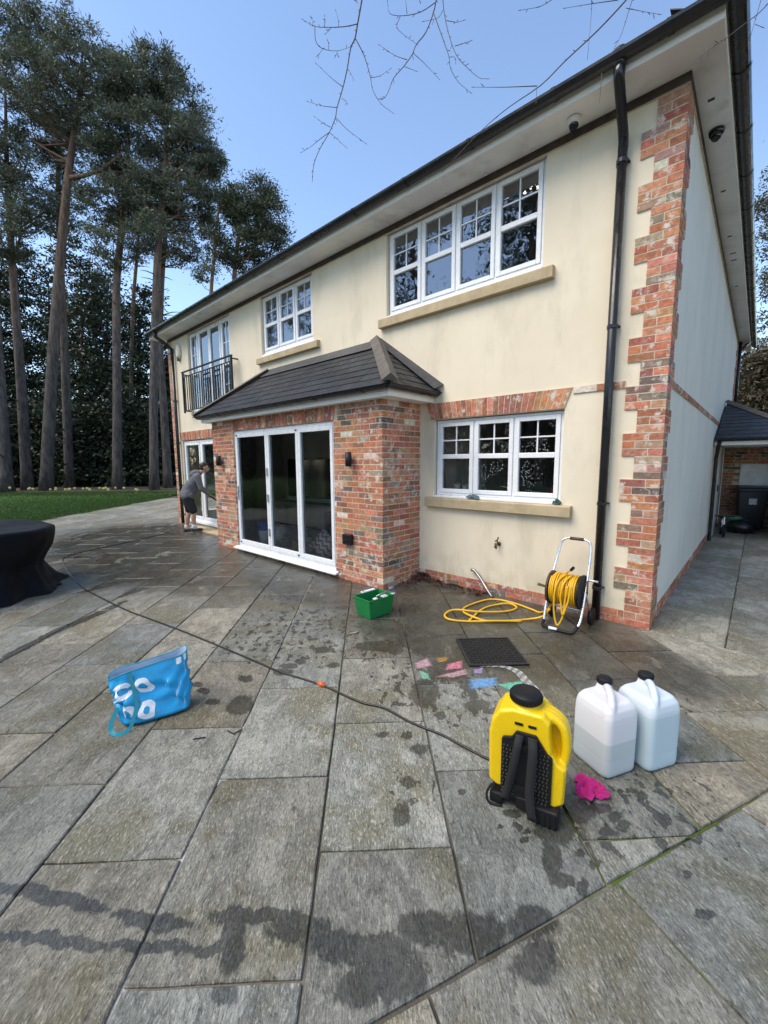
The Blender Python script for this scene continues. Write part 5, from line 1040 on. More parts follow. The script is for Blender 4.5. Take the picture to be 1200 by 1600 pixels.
# ================================================================ GARAGE / COVERED PORCH
ga = thing('garage', 'low brick garage porch with slate hip roof beside the house', 'garage', (0, 0, 0))
gw = MB(); gw.box((0.02, 9.0, -0.02), (4.5, 9.2, 2.35)); gwo = gw.build('back_wall', M['mortar'], ga)
gb_v, gb_f, gb_c = [], [], []
for c in range(28):
    x = 0.03 - (0.11 if c % 2 else 0)
    while x < 2.6:
        a, b = max(x, 0.03), x + 0.215
        if not (0.36 < (a + b) / 2 < 1.4 and 0.98 < c * 0.075 + 0.03 < 1.56):
            q = MB().box((a, 8.988, c * 0.075), (b, 9.02, c * 0.075 + 0.066)); cc = tone(); k = len(gb_v); gb_v += q.v; gb_f += [tuple(k + i for i in f) for f in q.f]; gb_c += [cc] * 8
        x += 0.225
struct(mesh_obj('small_brickwork', gb_v, gb_f, M['brick'], ga, col=gb_c), 'stuff')
bev(MB().box((0.36, 8.96, 0.98), (1.5, 9.03, 1.56)).build('white_panel', MT['white'], ga), 0.01)
pl = MB(); pl.box((1.02, 6.95, -0.02), (1.6, 7.25, 0.62)); plo = pl.build('pier', M['mortar'], ga)
for c in range(8):
    x = 1.01 + (0.0 if c % 2 else -0.0); off = 0.1125 if c % 2 else 0.0; x = 1.012 - off
    while x < 1.6:
        a, b = max(x, 1.012), min(x + 0.215, 1.61)
        if b - a > 0.03: mesh_obj('brick', MB().box((a, 6.94, c * 0.075), (b, 7.0, c * 0.075 + 0.066)).v, MB().box((0, 0, 0), (1, 1, 1)).f, M['brick'], plo, col=[tone(True)] * 8)
        x += 0.225
    yy = 7.01
    while yy < 7.25: mesh_obj('brick', MB().box((1.012, yy, c * 0.075), (1.05, min(yy + 0.215, 7.25), c * 0.075 + 0.066)).v, MB().box((0, 0, 0), (1, 1, 1)).f, M['brick'], plo, col=[tone(True)] * 8); yy += 0.225
bev(MB().box((0.985, 6.91, 0.622), (1.63, 7.28, 0.67)).build('pier_cap', M['sill'], ga), 0.01)
gE0, gE1, gT, gR = np.array((0.03, 5.78, 2.09)), np.array((3.4, 5.78, 2.09)), np.array((0.03, 8.15, 3.0)), np.array((1.35, 5.78, 2.09))
gpk = np.array((0.03, 8.15, 3.0)); corner_ = np.array((1.42, 5.78, 2.09)); far_ = np.array((1.42, 9.5, 2.09)); 
gr = MB().add([gE0, corner_, gpk, far_, np.array((0.03, 9.5, 2.6)), gE0 - (0, 0, .03), corner_ - (0, 0, .03), far_ - (0, 0, .03), np.array((0.03, 9.5, 2.06))], [(0, 1, 2), (1, 3, 4, 2), (5, 6, 1, 0), (6, 7, 3, 1), (8, 7, 6, 5)])
gro = gr.build('roof', M['lead'], ga); slates(gE0, corner_, gpk, gpk, 11, 0.26, gro)
strip('hip_capping', corner_ + (0, 0, 0.01), gpk + (0, 0, 0.02), 0.07, 0.06, M['hipcap'], gro)
MB().box((0.012, 5.8, 2.1), (0.03, 8.2, 3.04)).build('flashing', M['lead'], gro) if False else None
gf = MB(); gf.box((0.02, 5.80, 1.955), (1.40, 5.82, 2.085)); gf.box((1.38, 5.8205, 1.9555), (1.40, 9.4, 2.0845)); gf.box((0.02, 5.8205, 1.965), (1.379, 8.99, 1.975)); bev(gf.build('fascia', M['fascia'], ga), 0.003)
gg = MB(); gutter(gg, (0.03, 5.799), (1.46, 5.799), (0, -1), 2.075, 0.05); gg.tube([(0.10, 5.74, 2.03), (0.07, 5.86, 1.85), (0.05, 6.02, 1.72), (0.05, 6.05, 0.02)], 0.034, 10); gg.build('gutter', M['black'], ga)
bev(MB().box((0.016, 6.45, 0.0), (0.05, 7.45, 1.94)).build('side_door_frame', MT['white'], ga), 0.006); MB().box((0.05, 6.98, 0.98), (0.075, 7.02, 1.12)).build('door_handle', M['black'], ga)
gm = MB(); gm.box((1.33, 9.0 - 0.9, -0.02), (1.45, 9.0, 1.95)) ; gm.build('post', M['fascia'], ga)
# bins
def wheelie(loc, rz, label, sticker):
    t = thing('wheelie_bin', label, 'bin', loc, rz, 'bins by the garage'); V = []; bm_ = mk('bin_grey', (0.028, 0.031, 0.035), 0.45) if 'bin_grey' not in bpy.data.materials else bpy.data.materials['bin_grey']
    mb = MB().add([(-0.21, -0.24, 0.06), (0.21, -0.24, 0.06), (0.21, 0.22, 0.06), (-0.21, 0.22, 0.06), (-0.27, -0.33, 0.93), (0.27, -0.33, 0.93), (0.27, 0.30, 0.93), (-0.27, 0.30, 0.93)], [(0, 3, 2, 1), (4, 5, 6, 7), (0, 1, 5, 4), (1, 2, 6, 5), (2, 3, 7, 6), (3, 0, 4, 7)]); bev(mb.build('body', bm_, t), 0.02)
    l = MB().prism([(-0.37, 0.935), (-0.37, 0.98), (-0.30, 1.02), (0.25, 1.05), (0.33, 1.0), (0.33, 0.935)], 'x', -0.29, 0.29); bev(l.build('lid', bm_, t), 0.012)
    for s in (-1, 1): MB().lathe([(0.02, s * 0.2), (0.1, s * 0.2), (0.1, s * 0.25), (0.02, s * 0.25)], (0, 0.24, 0.1), 16, 'x').build('wheel', MT['rubber'], t, False)
    h_ = MB(); h_.tube([(-0.2, 0.33, 0.98), (-0.2, 0.37, 0.98), (0.2, 0.37, 0.98), (0.2, 0.33, 0.98)], 0.014, 6); h_.build('handle', bm_, t)
    if sticker: MB().box((-0.075, -0.317, 0.62), (0.065, -0.308, 0.76)).build('sticker', mk('bin_sticker', (0.55, 0.56, 0.56), 0.5, var=0.4, nscale=40), t).rotation_euler = (0, 0, 0)
wheelie((0.63, 8.55, 0), 0.12, 'dark grey wheelie bin with a square white sticker', True); wheelie((1.30, 7.75, 0), 0.1, 'dark wheelie bin at the right edge behind the brick pier', False)
sk_ = MB().ball((0, 0, 0.14), (0.30, 0.26, 0.17), 16, 10).build('refuse_sack', mk('sack_plastic', (0.01, 0.01, 0.011), 0.3, bump=0.8, bscale=14), None, True); sk_.location = (0.50, 7.75, 0); tag(sk_, 'black refuse sack slumped on the ground before the bin', 'sack')
gs = MB().ball((0, 0, 0), (0.20, 0.10, 0.07), 12, 8).build('green_bag', mk('green_sheet', (0.05, 0.13, 0.07), 0.5, var=0.4, nscale=25, bump=0.7, bscale=20), None, True); gs.location = (0.33, 7.68, 0.34); tag(gs, 'pale green crumpled bag on top of the black sack', 'bag')
# child's bicycle
bi = thing('child_bicycle', 'small white child bicycle leaning by the house downpipe', 'bicycle', (0.17, 7.2, 0), math.radians(-80)); wm = MT['white']
for xx in (0.0, 0.42):
    w_ = MB().lathe([(0.115, -0.018), (0.135, -0.014), (0.14, 0), (0.135, 0.014), (0.115, 0.018)], (xx, 0, 0.14), 22, 'y'); wo = w_.build('tyre', MT['rubber'], bi, True)
    MB().lathe([(0.10, -0.008), (0.116, -0.012), (0.116, 0.012), (0.10, 0.008)], (xx, 0, 0.14), 22, 'y').build('rim', wm, wo, True)
    sp_ = MB()
    for k in range(10): a = k * PI / 5; sp_.tube([(xx, 0, 0.14), (xx + 0.11 * math.cos(a), 0, 0.14 + 0.11 * math.sin(a))], 0.003, 4)
    sp_.build('spoke', M['alu'], wo)
f_ = MB(); f_.tube([(0.42, 0, 0.14), (0.38, 0, 0.34), (0.36, 0, 0.44)], 0.014, 8); f_.tube([(0.38, 0, 0.34), (0.18, 0, 0.22), (0.0, 0, 0.14)], 0.016, 8); f_.tube([(0.18, 0, 0.22), (0.12, 0, 0.38)], 0.013, 8); f_.build('frame', wm, bi, True)
MB().tube([(0.36, -0.17, 0.46), (0.36, 0, 0.44), (0.36, 0.17, 0.46)], 0.012, 8).build('handlebar', MT['rubber'], bi, True); MB().ball((0.11, 0, 0.40), (0.09, 0.05, 0.025), 12, 8).build('saddle', MT['rubber'], bi, True)
# ================================================================ THINGS ON THE PATIO
# ---- covered fire table at the left edge
def covered_table():
    t = thing('covered_table', 'round garden table under a black weather cover at the left edge', 'covered table', (-6.85, -4.62, 0)); n = 144
    prof = [(0.02, 0.80), (0.45, 0.805), (0.80, 0.815), (0.98, 0.835), (1.06, 0.84), (1.09, 0.825), (1.095, 0.79), (1.085, 0.70), (1.05, 0.58), (0.98, 0.46), (0.93, 0.36), (0.94, 0.28), (0.98, 0.18), (1.03, 0.09), (1.09, 0.03), (1.13, 0.008)]
    V = []; F = []
    for i, (r, z) in enumerate(prof):
        for k in range(n):
            a = 2 * PI * k / n; low = max(0, (0.75 - z) / 0.75)
            rr = r * (1 + low * 0.040 * math.sin(9 * a + 0.4 * i) + low * 0.03 * math.sin(17 * a + 2 + i * 0.3) + low * 0.016 * math.sin(31 * a + i)); zz = z + (0.014 * math.sin(3 * a) + 0.008 * math.sin(7 * a + 5 * r) if 0 < i < 7 else 0)
            if i >= 14: zz = max(0.006, z + 0.012 * math.sin(13 * a))
            V.append((rr * math.cos(a), rr * math.sin(a), zz))
    for i in range(len(prof) - 1):
        for k in range(n): F.append((i * n + k, (i + 1) * n + k, (i + 1) * n + (k + 1) % n, i * n + (k + 1) % n))
    F.append(tuple(range(n)))
    o = mesh_obj('cover', V, F, MT['darkcloth'], t, True)
    MB().tube([(0.935 * math.cos(2 * PI * k / 40), 0.935 * math.sin(2 * PI * k / 40), 0.37) for k in range(41)], 0.008, 5).build('drawcord', MT['rubber'], o)
covered_table()
# ---- blue shopping bag
def shopping_bag():
    t = thing('shopping_bag', 'slumped bright blue woven shopping bag with white ring lettering', 'bag', (-2.20, -3.80, 0), math.radians(73))
    def ring(h):
        e = h ** 0.9
        return dict(cx=0.01 - 0.03 * e, cy=0.0 + 0.055 * e, a=0.20 + 0.035 * e, b=0.10 - 0.04 * e, z=0.012 + 0.335 * h, tilt=0.17 * h * h)
    def S(s_ang, h, off=0.0):
        q = ring(h); c, s = math.cos(s_ang), math.sin(s_ang); x = math.copysign(abs(c) ** 0.55, c) * (q['a'] + off); y = math.copysign(abs(s) ** 0.55, s) * (q['b'] + off)
        w = 0.013 * math.sin(5 * s_ang + 7 * h) + 0.009 * math.sin(11 * s_ang - 13 * h + 1) + 0.007 * math.sin(23 * h + 3 * s_ang) + 0.004 * math.sin(31 * s_ang + 19 * h)
        k = math.sin(PI * min(1, h * 1.05)) * 0.9 + 0.1
        return (q['cx'] + x + w * k, q['cy'] + y + w * k * (1 if s < 0 else -1), max(0.004, q['z'] + q['tilt'] * (x) + 0.010 * math.sin(3 * s_ang + 1) * h))
    n, L = 80, 22
    for nm, off, mt in (('bag', 0.0, MT['blue']), ('lining', -0.004, MT['liner'])):
        V = [S(2 * PI * k / n, 0.02 + 0.98 * i / L, off) for i in range(L + 1) for k in range(n)]
        F = [(i * n + k, i * n + (k + 1) % n, (i + 1) * n + (k + 1) % n, (i + 1) * n + k) for i in range(L) for k in range(n)]; F.append(tuple(range(n - 1, -1, -1)))
        o = mesh_obj(nm, V, F, mt, t, True)
        if nm == 'bag': body = o
    MB().tube([S(2 * PI * k / 60, 1.0) for k in range(61)], 0.0045, 6, False).build('rim_binding', MT['teal'], body, True)
    # printed letters: rings laid on the cloth facing the camera; (angle on the ring, height) -> surface
    def Sf(sx, h, off): return S(-math.acos(math.copysign(min(1, abs(sx)) ** (1 / 0.55), sx)), h, off)
    def patch(cs, ch, ro, ri, gap=None):
        m_ = 32; V = []; F = []
        for k in range(m_ + 1):
            th = 2 * PI * k / m_
            for r in (ro, (ro + ri) / 2, ri):
                sq = (abs(math.cos(th)) ** 3 + abs(math.sin(th)) ** 3) ** (-1 / 3) if r == ro else 1.0
                V.append(Sf(max(-0.99, cs + r * sq * math.cos(th)), ch + r * sq * math.sin(th) * 0.80, 0.004))
        for k in range(m_):
            th = 2 * PI * (k + 0.5) / m_
            if gap and abs((th - gap[0] + PI) % (2 * PI) - PI) < gap[1]: continue
            F += [(3 * k, 3 * k + 1, 3 * k + 4, 3 * k + 3), (3 * k + 1, 3 * k + 2, 3 * k + 5, 3 * k + 4)]
        mesh_obj('printed_letter', V, F, MT['print'], body)
    patch(-0.22, 0.66, 0.20, 0.085); patch(-0.73, 0.66, 0.19, 0.085, (0.0, 0.45)); patch(-0.22, 0.22, 0.20, 0.08); patch(-0.73, 0.24, 0.18, 0.08, (4.4, 0.5))
    for q in ((-0.95, 0.93), (-0.55, 0.95)):
        mesh_obj('printed_letter', [S(q[0] + a * 0.13, q[1] + b * 0.055, 0.003) for a, b in ((-1, -1), (0, -1.1), (1, -0.9), (1, 0.8), (0, 0.9), (-1, 0.8))], [(0, 1, 4, 5), (1, 2, 3, 4)], MT['print'], body)
    st = spline([Sf(-0.47, 0.98, 0.004), Sf(-0.46, 0.7, 0.012), Sf(-0.48, 0.35, 0.014), (-0.13, -0.115, 0.06), (-0.15, -0.13, 0.02), (-0.185, -0.14, 0.008), (-0.225, -0.135, 0.010), (-0.25, -0.11, 0.03), (-0.245, -0.08, 0.07), Sf(-0.95, 0.36, 0.006)], 5)
    V = []; F = []
    for i, p in enumerate(st):
        d = np.array(st[min(i + 1, len(st) - 1)]) - np.array(st[max(0, i - 1)]); d = d / np.linalg.norm(d); s = np.cross(d, (0.2, -0.9, 0.4)); s = s / np.linalg.norm(s) * 0.012; V += [np.array(p) - s, np.array(p) + s]
    for i in range(len(st) - 1): F.append((2 * i, 2 * i + 1, 2 * i + 3, 2 * i + 2))
    so2 = mesh_obj('strap', V, F, MT['teal'], t, False).modifiers.new('s', 'SOLIDIFY'); so2.thickness = 0.001
shopping_bag()
# ---- green bucket
def bucket():
    t = thing('green_bucket', 'rectangular green window-cleaning bucket by the brick corner', 'bucket', (-2.355, -1.49, 0), math.radians(-5))
    w, l, h = 0.132, 0.185, 0.215; k = 0.84
    P = lambda a, b, z, e=0: [(-a + e, -b + e, z), (a - e, -b + e, z), (a - e, b - e, z), (-a + e, b - e, z)]
    V = P(w * k, l * k, 0.004) + P(w, l, h) + P(w, l, h, 0.005) + P(w * k, l * k, 0.012, 0.005); F = [(3, 2, 1, 0)]
    for a in (0, 4, 8): F += [(a + i, a + (i + 1) % 4, a + 4 + (i + 1) % 4, a + 4 + i) for i in range(4)]
    F.append((12, 13, 14, 15)); bev(mesh_obj('bucket', V, F, MT['green'], t), 0.006, 3)
    r = MB(); 
    for a, b in (((-w - .006, -l - .006), (w + .006, -l + .004)), ((-w - .006, l - .004), (w + .006, l + .006)), ((-w - .006, -l + .0042), (-w + .004, l - .0042)), ((w - .004, -l + .0042), (w + .006, l - .0042))): r.box((*a, h - 0.008), (*b, h + 0.004))
    bev(r.build('rim', MT['green'], t), 0.003)
    for (x, y, lx, ly) in ((-w, 0.03, 0.02, 0.09), (-w, -0.05, 0.022, 0.02), (w, -0.10, 0.02, 0.022), (w, 0.03, 0.025, 0.035), (w, 0.16, 0.02, 0.02)): bev(MB().box((x - lx, y - ly, h + 0.0045), (x + lx, y + ly, h + 0.02)).build('clip', MT['white'], t), 0.005)
    s = thing('squeegee', 'grey squeegee handle resting across the green bucket', 'squeegee', (-2.355, -1.49, h + 0.02), math.radians(-5)); MB().tube([(w - 0.01, -0.08, 0.012), (w + 0.005, 0.03, 0.03), (w - 0.01, 0.12, 0.035)], [0.007, 0.010, 0.012], 8).build('handle', MT['steel'], s, True); MB().ball((w - 0.02, 0.16, 0.045), (0.03, 0.04, 0.025), 12, 8).build('grip', mk('grip_blue', (0.10, 0.13, 0.18), 0.5), s, True)
bucket()
# ---- yellow knapsack sprayer
def sprayer():
    t = thing('knapsack_sprayer', 'bright yellow backpack sprayer with black cap, straps and base', 'sprayer', (-0.035, -2.83, 0), math.radians(15))
    mb = MB(); dy0, dy1 = -0.085, 0.095
    outline = [(-0.172, 0.115), (-0.178, 0.36), (-0.165, 0.44), (-0.13, 0.495), (-0.07, 0.515), (0.07, 0.515), (0.10, 0.485), (0.105, 0.40), (0.115, 0.33), (0.140, 0.295), (0.176, 0.275), (0.172, 0.10), (0.14, 0.075), (-0.14, 0.095)]
    mb.prism(outline, 'y', dy0 + 0.012, dy1 - 0.012); mb.prism([(x * 0.955, 0.30 + (z - 0.30) * 0.965) for x, z in outline], 'y', dy0, dy1)
    hp = spline([(0.06, 0.012, 0.497), (0.105, 0.012, 0.487), (0.150, 0.012, 0.450), (0.168, 0.012, 0.38), (0.165, 0.012, 0.30), (0.15, 0.012, 0.26)], 5)
    mb.prism([(0.08, 0.28), (0.165, 0.28), (0.165, 0.40), (0.13, 0.46), (0.08, 0.49)], 'y', 0.02, 0.05); mb.tube([p + np.array((0, -0.035, 0)) for p in hp], 0.021, 10); mb.tube([p + np.array((0, 0.02, 0)) for p in hp], 0.021, 10); mb.tube([p + np.array((0, -0.008, 0)) for p in hp], 0.022, 10)
    mb.lathe([(0.066, 0.50), (0.066, 0.535), (0.05, 0.537)], (-0.02, 0.0, 0), 24)
    tank = mb.build('tank', MT['yellow'], t); remesh(tank, 0.005, 9, 0.5)
    c = MB(); V = []
    pr_ = [(0.07, 0.532), (0.074, 0.536), (0.074, 0.566), (0.068, 0.574), (0.02, 0.577)]; c.lathe(pr_, (-0.02, 0.0, 0), 40); cap = c.build('cap', MT['rubber'], t, True)
    ri = MB()
    for k in range(30): a = 2 * PI * k / 30; ri.tube([(-0.02 + 0.0745 * math.cos(a), 0.0745 * math.sin(a), 0.538), (-0.02 + 0.0745 * math.cos(a), 0.0745 * math.sin(a), 0.564)], 0.003, 5)
    ri.build('cap_grip', MT['rubber'], cap)
    # back plate with ventilated grid
    bp = MB().prism([(-0.112, 0.07), (0.118, 0.07), (0.118, 0.33), (0.095, 0.345), (0.075, 0.375), (0.045, 0.42), (-0.045, 0.42), (-0.065, 0.385), (-0.105, 0.375), (-0.112, 0.36)], 'y', dy0 - 0.016, dy0 - 0.001); bpo = bev(bp.build('back_plate', MT['rubber'], t), 0.006)
    nb = MB()
    for i in range(4):
        for j in range(14):
            for x0 in (-0.102, 0.048): nb.ball((x0 + 0.016 * i + 0.004 * (j % 2), dy0 - 0.018, 0.095 + j * 0.0185), (0.0042, 0.005, 0.0058), 6, 4)
    struct(nb.build('grid_nubs', mk('nub_rubber', (0.05, 0.048, 0.03), 0.45), bpo), 'stuff')
    for (x0, x1) in ((-0.055, -0.018), (0.006, 0.042)): MB().box((x0, dy0 - 0.004, 0.445), (x1, dy0 + 0.01, 0.457)).build('strap_slot', MT['rubber'], t)
    def strap(name, pts, w):
        V = []; F = []; P = spline(pts, 5)
        for p in P: V += [(p[0] - w, p[1], p[2]), (p[0] + w, p[1], p[2])]
        for i in range(len(P) - 1): F.append((2 * i, 2 * i + 1, 2 * i + 3, 2 * i + 2))
        o = mesh_obj(name, V, F, mk('strap_webbing', (0.012, 0.012, 0.013), 0.8, bump=0.3, bscale=300) if 'strap_webbing' not in bpy.data.materials else bpy.data.materials['strap_webbing'], t, True); m_ = o.modifiers.new('s', 'SOLIDIFY'); m_.thickness = 0.006
    strap('strap', [(-0.028, dy0 - 0.02, 0.41), (-0.035, dy0 - 0.045, 0.36), (-0.05, dy0 - 0.05, 0.26), (-0.07, dy0 - 0.035, 0.15), (-0.09, dy0 - 0.03, 0.07)], 0.018)
    strap('strap', [(0.028, dy0 - 0.02, 0.41), (0.035, dy0 - 0.048, 0.36), (0.032, dy0 - 0.06, 0.26), (0.03, dy0 - 0.06, 0.14), (0.045, dy0 - 0.06, 0.03)], 0.020)
    for (z_, x_) in ((0.345, 0.0), (0.13, -0.02)): MB().box((x_ - 0.07, dy0 - 0.030, z_), (x_ + 0.07, dy0 - 0.018, z_ + 0.022)).build('cross_strap', MT['rubber'], t)
    ba = MB(); ba.box((-0.15, -0.075, 0.02), (0.15, 0.085, 0.11)); ba.box((0.05, -0.125, 0.0), (0.155, -0.02, 0.085)); ba.box((-0.165, -0.09, 0.0), (-0.10, 0.06, 0.06)); ba.box((-0.04, -0.105, 0.025), (0.1, -0.05, 0.09)); ba.box((-0.16, 0.05, 0.0), (0.16, 0.09, 0.05))
    bev(ba.build('base', MT['rubber'], t), 0.012, 3)
    for k in range(4): MB().box((0.06 + 0.024 * k, -0.13, 0.006), (0.07 + 0.024 * k, -0.1252, 0.075)).build('base_rib', MT['rubber'], t)
    MB().tube(spline([(-0.155, -0.09, 0.10), (-0.175, -0.10, 0.05), (-0.16, -0.11, 0.012), (-0.10, -0.10, 0.010)], 5), 0.006, 6).build('strap_loop', MT['rubber'], t, True)
sprayer()
# ---- jerry cans
def hdpe(name, lvl, up, lo, smear):
    t = NT(name); o = t.objc(); z = t.n('ShaderNodeSeparateXYZ', _in={0: o}).outputs[2]
    c = t.mix(t.rng(t.math('ADD', z, t.math('MULTIPLY', t.noise(o, 3, 2), 0.004)), lvl - 0.004, lvl + 0.004), lo, up)
    if smear: c = t.mix(t.math('MULTIPLY', t.rng(t.noise(o, 14, 5, 0.7), 0.56, 0.68, 0, 0.30), t.rng(z, 0.12, 0.3, 0.3, 1)), c, (0.50, 0.33, 0.31))
    c = t.mix(t.rng(t.noise(o, 20, 4, 0.7), 0.6, 0.75, 0, 0.35), c, (0.50, 0.52, 0.50))
    t.bsdf(c, 0.38, 0.4, 0, t.bump(t.noise(o, 90, 3), 0.04, 0.004), **{'Subsurface Weight': 0.25, 'Subsurface Radius': (0.05, 0.05, 0.05), 'Subsurface Scale': 0.3, 'Transmission Weight': 0.12})
    return t.m
def jerry(loc, rz, label, mat):
    t = thing('jerry_can', label, 'jerry can', loc, rz, 'jerry cans beside the sprayer'); mb = MB(); a, b, h = 0.122, 0.112, 0.365
    def rr(sa, sb, r, n=5):
        pts = []
        for (cx, cy, a0) in ((sa - r, sb - r, 0), (-sa + r, sb - r, 90), (-sa + r, -sb + r, 180), (sa - r, -sb + r, 270)):
            for k in range(n + 1): an = math.radians(a0 + 90 * k / n); pts.append((cx + r * math.cos(an), cy + r * math.sin(an)))
        return pts
    lv = [(0.90, 0.0), (0.975, 0.012), (1, 0.03), (1, 0.09), (0.992, 0.10), (1, 0.11), (1.005, 0.24), (1, 0.30), (0.985, 0.335), (0.93, 0.368), (0.80, 0.392), (0.72, 0.398)]
    n = 24; V = []; F = []
    for s, z in lv: V += [(x, y, z) for x, y in rr(a * s, b * s, 0.034)]
    for i in range(len(lv) - 1):
        for k in range(n): F.append((i * n + k, i * n + (k + 1) % n, (i + 1) * n + (k + 1) % n, (i + 1) * n + k))
    F += [tuple(range(n - 1, -1, -1)), tuple(range((len(lv) - 1) * n, len(lv) * n))]; mb.add(V, F)
    mb.lathe([(0.046, 0.385), (0.040, 0.41), (0.034, 0.425), (0.034, 0.43)], (-0.062, 0.050, 0), 18)
    mb.tube(spline([(-0.028, 0.028, 0.385), (-0.022, 0.024, 0.425), (0.01, 0.0, 0.437), (0.05, -0.03, 0.43), (0.085, -0.058, 0.405), (0.095, -0.066, 0.37)], 4), [0.020] * 21, 10)
    remesh(mb.build('body', mat, t), 0.0048, 6, 0.5)
    c = MB(); c.lathe([(0.036, 0.426), (0.039, 0.430), (0.039, 0.455), (0.035, 0.460), (0.01, 0.461)], (-0.062, 0.050, 0), 28); co = c.build('cap', MT['rubber'], t, True)
    ri = MB()
    for k in range(24): an = 2 * PI * k / 24; ri.tube([(-0.062 + 0.0395 * math.cos(an), 0.05 + 0.0395 * math.sin(an), 0.432), (-0.062 + 0.0395 * math.cos(an), 0.05 + 0.0395 * math.sin(an), 0.453)], 0.002, 4)
    ri.build('cap_grip', MT['rubber'], co)
jerry((0.172, -2.285, 0), math.radians(-28), 'left frosted white jerry can, half full and smeared with pink', hdpe('milky_can_half', 0.20, (0.74, 0.74, 0.76), (0.55, 0.60, 0.61), True))
jerry((0.335, -2.075, 0), math.radians(-30), 'right frosted jerry can, bluish and nearly full', hdpe('milky_can_full', 0.315, (0.66, 0.74, 0.79), (0.52, 0.645, 0.70), False))
# ---- crumpled cloths
def cloth(name, label, loc, w, d, h, mat, seed, rz=0.0):
    r = random.Random(seed); n = 44; V = []; F = []; ph = [r.uniform(0, 6.28) for _ in range(12)]
    for i in range(n + 1):
        for j in range(n + 1):
            u, v = i / n * 2 - 1, j / n * 2 - 1; rad = math.hypot(u, v); e = 1 + 0.20 * math.sin(3 * math.atan2(v, u) + ph[0]) + 0.12 * math.sin(5 * math.atan2(v, u) + ph[1])
            fold = abs(math.sin(4.2 * u + 3.1 * v + ph[2] + 1.3 * math.sin(3 * v + ph[3]))) * 0.55 + abs(math.sin(6.0 * v - 3.4 * u + ph[4] + 1.2 * math.sin(4 * u + ph[5]))) * 0.4
            m_ = max(0, 1 - rad ** 2.2 / 1.9); z = h * (m_ * (0.3 + fold)) + 0.004
            V.append((u * w * e * (1 - 0.25 * v * v), v * d * e * (1 - 0.25 * u * u), z))
    for i in range(n):
        for j in range(n): F.append((i * (n + 1) + j, (i + 1) * (n + 1) + j, (i + 1) * (n + 1) + j + 1, i * (n + 1) + j + 1))
    o = mesh_obj(name, V, F, mat, None, True); o.location = loc; o.rotation_euler = (0, 0, rz); m_ = o.modifiers.new('s', 'SOLIDIFY'); m_.thickness = 0.003
    return tag(o, label, 'cloth')
cloth('cleaning_cloth', 'crumpled magenta pink cloth between sprayer and jerry cans', (0.185, -2.565, 0.0), 0.075, 0.075, 0.052, MT['pink'], 3, 0.4)
cloth('cleaning_cloth', 'grey-blue cloth lying on the kitchen window sill', (-1.98, -0.02, 1.197), 0.085, 0.05, 0.05, mk('greyblue_cloth', (0.10, 0.16, 0.19), 0.95, bump=0.4, bscale=150), 5)
cloth('cleaning_cloth', 'small dark green rag at the right end of the kitchen sill', (-0.93, -0.03, 1.197), 0.04, 0.035, 0.05, mk('green_rag', (0.02, 0.08, 0.06), 0.95), 9)
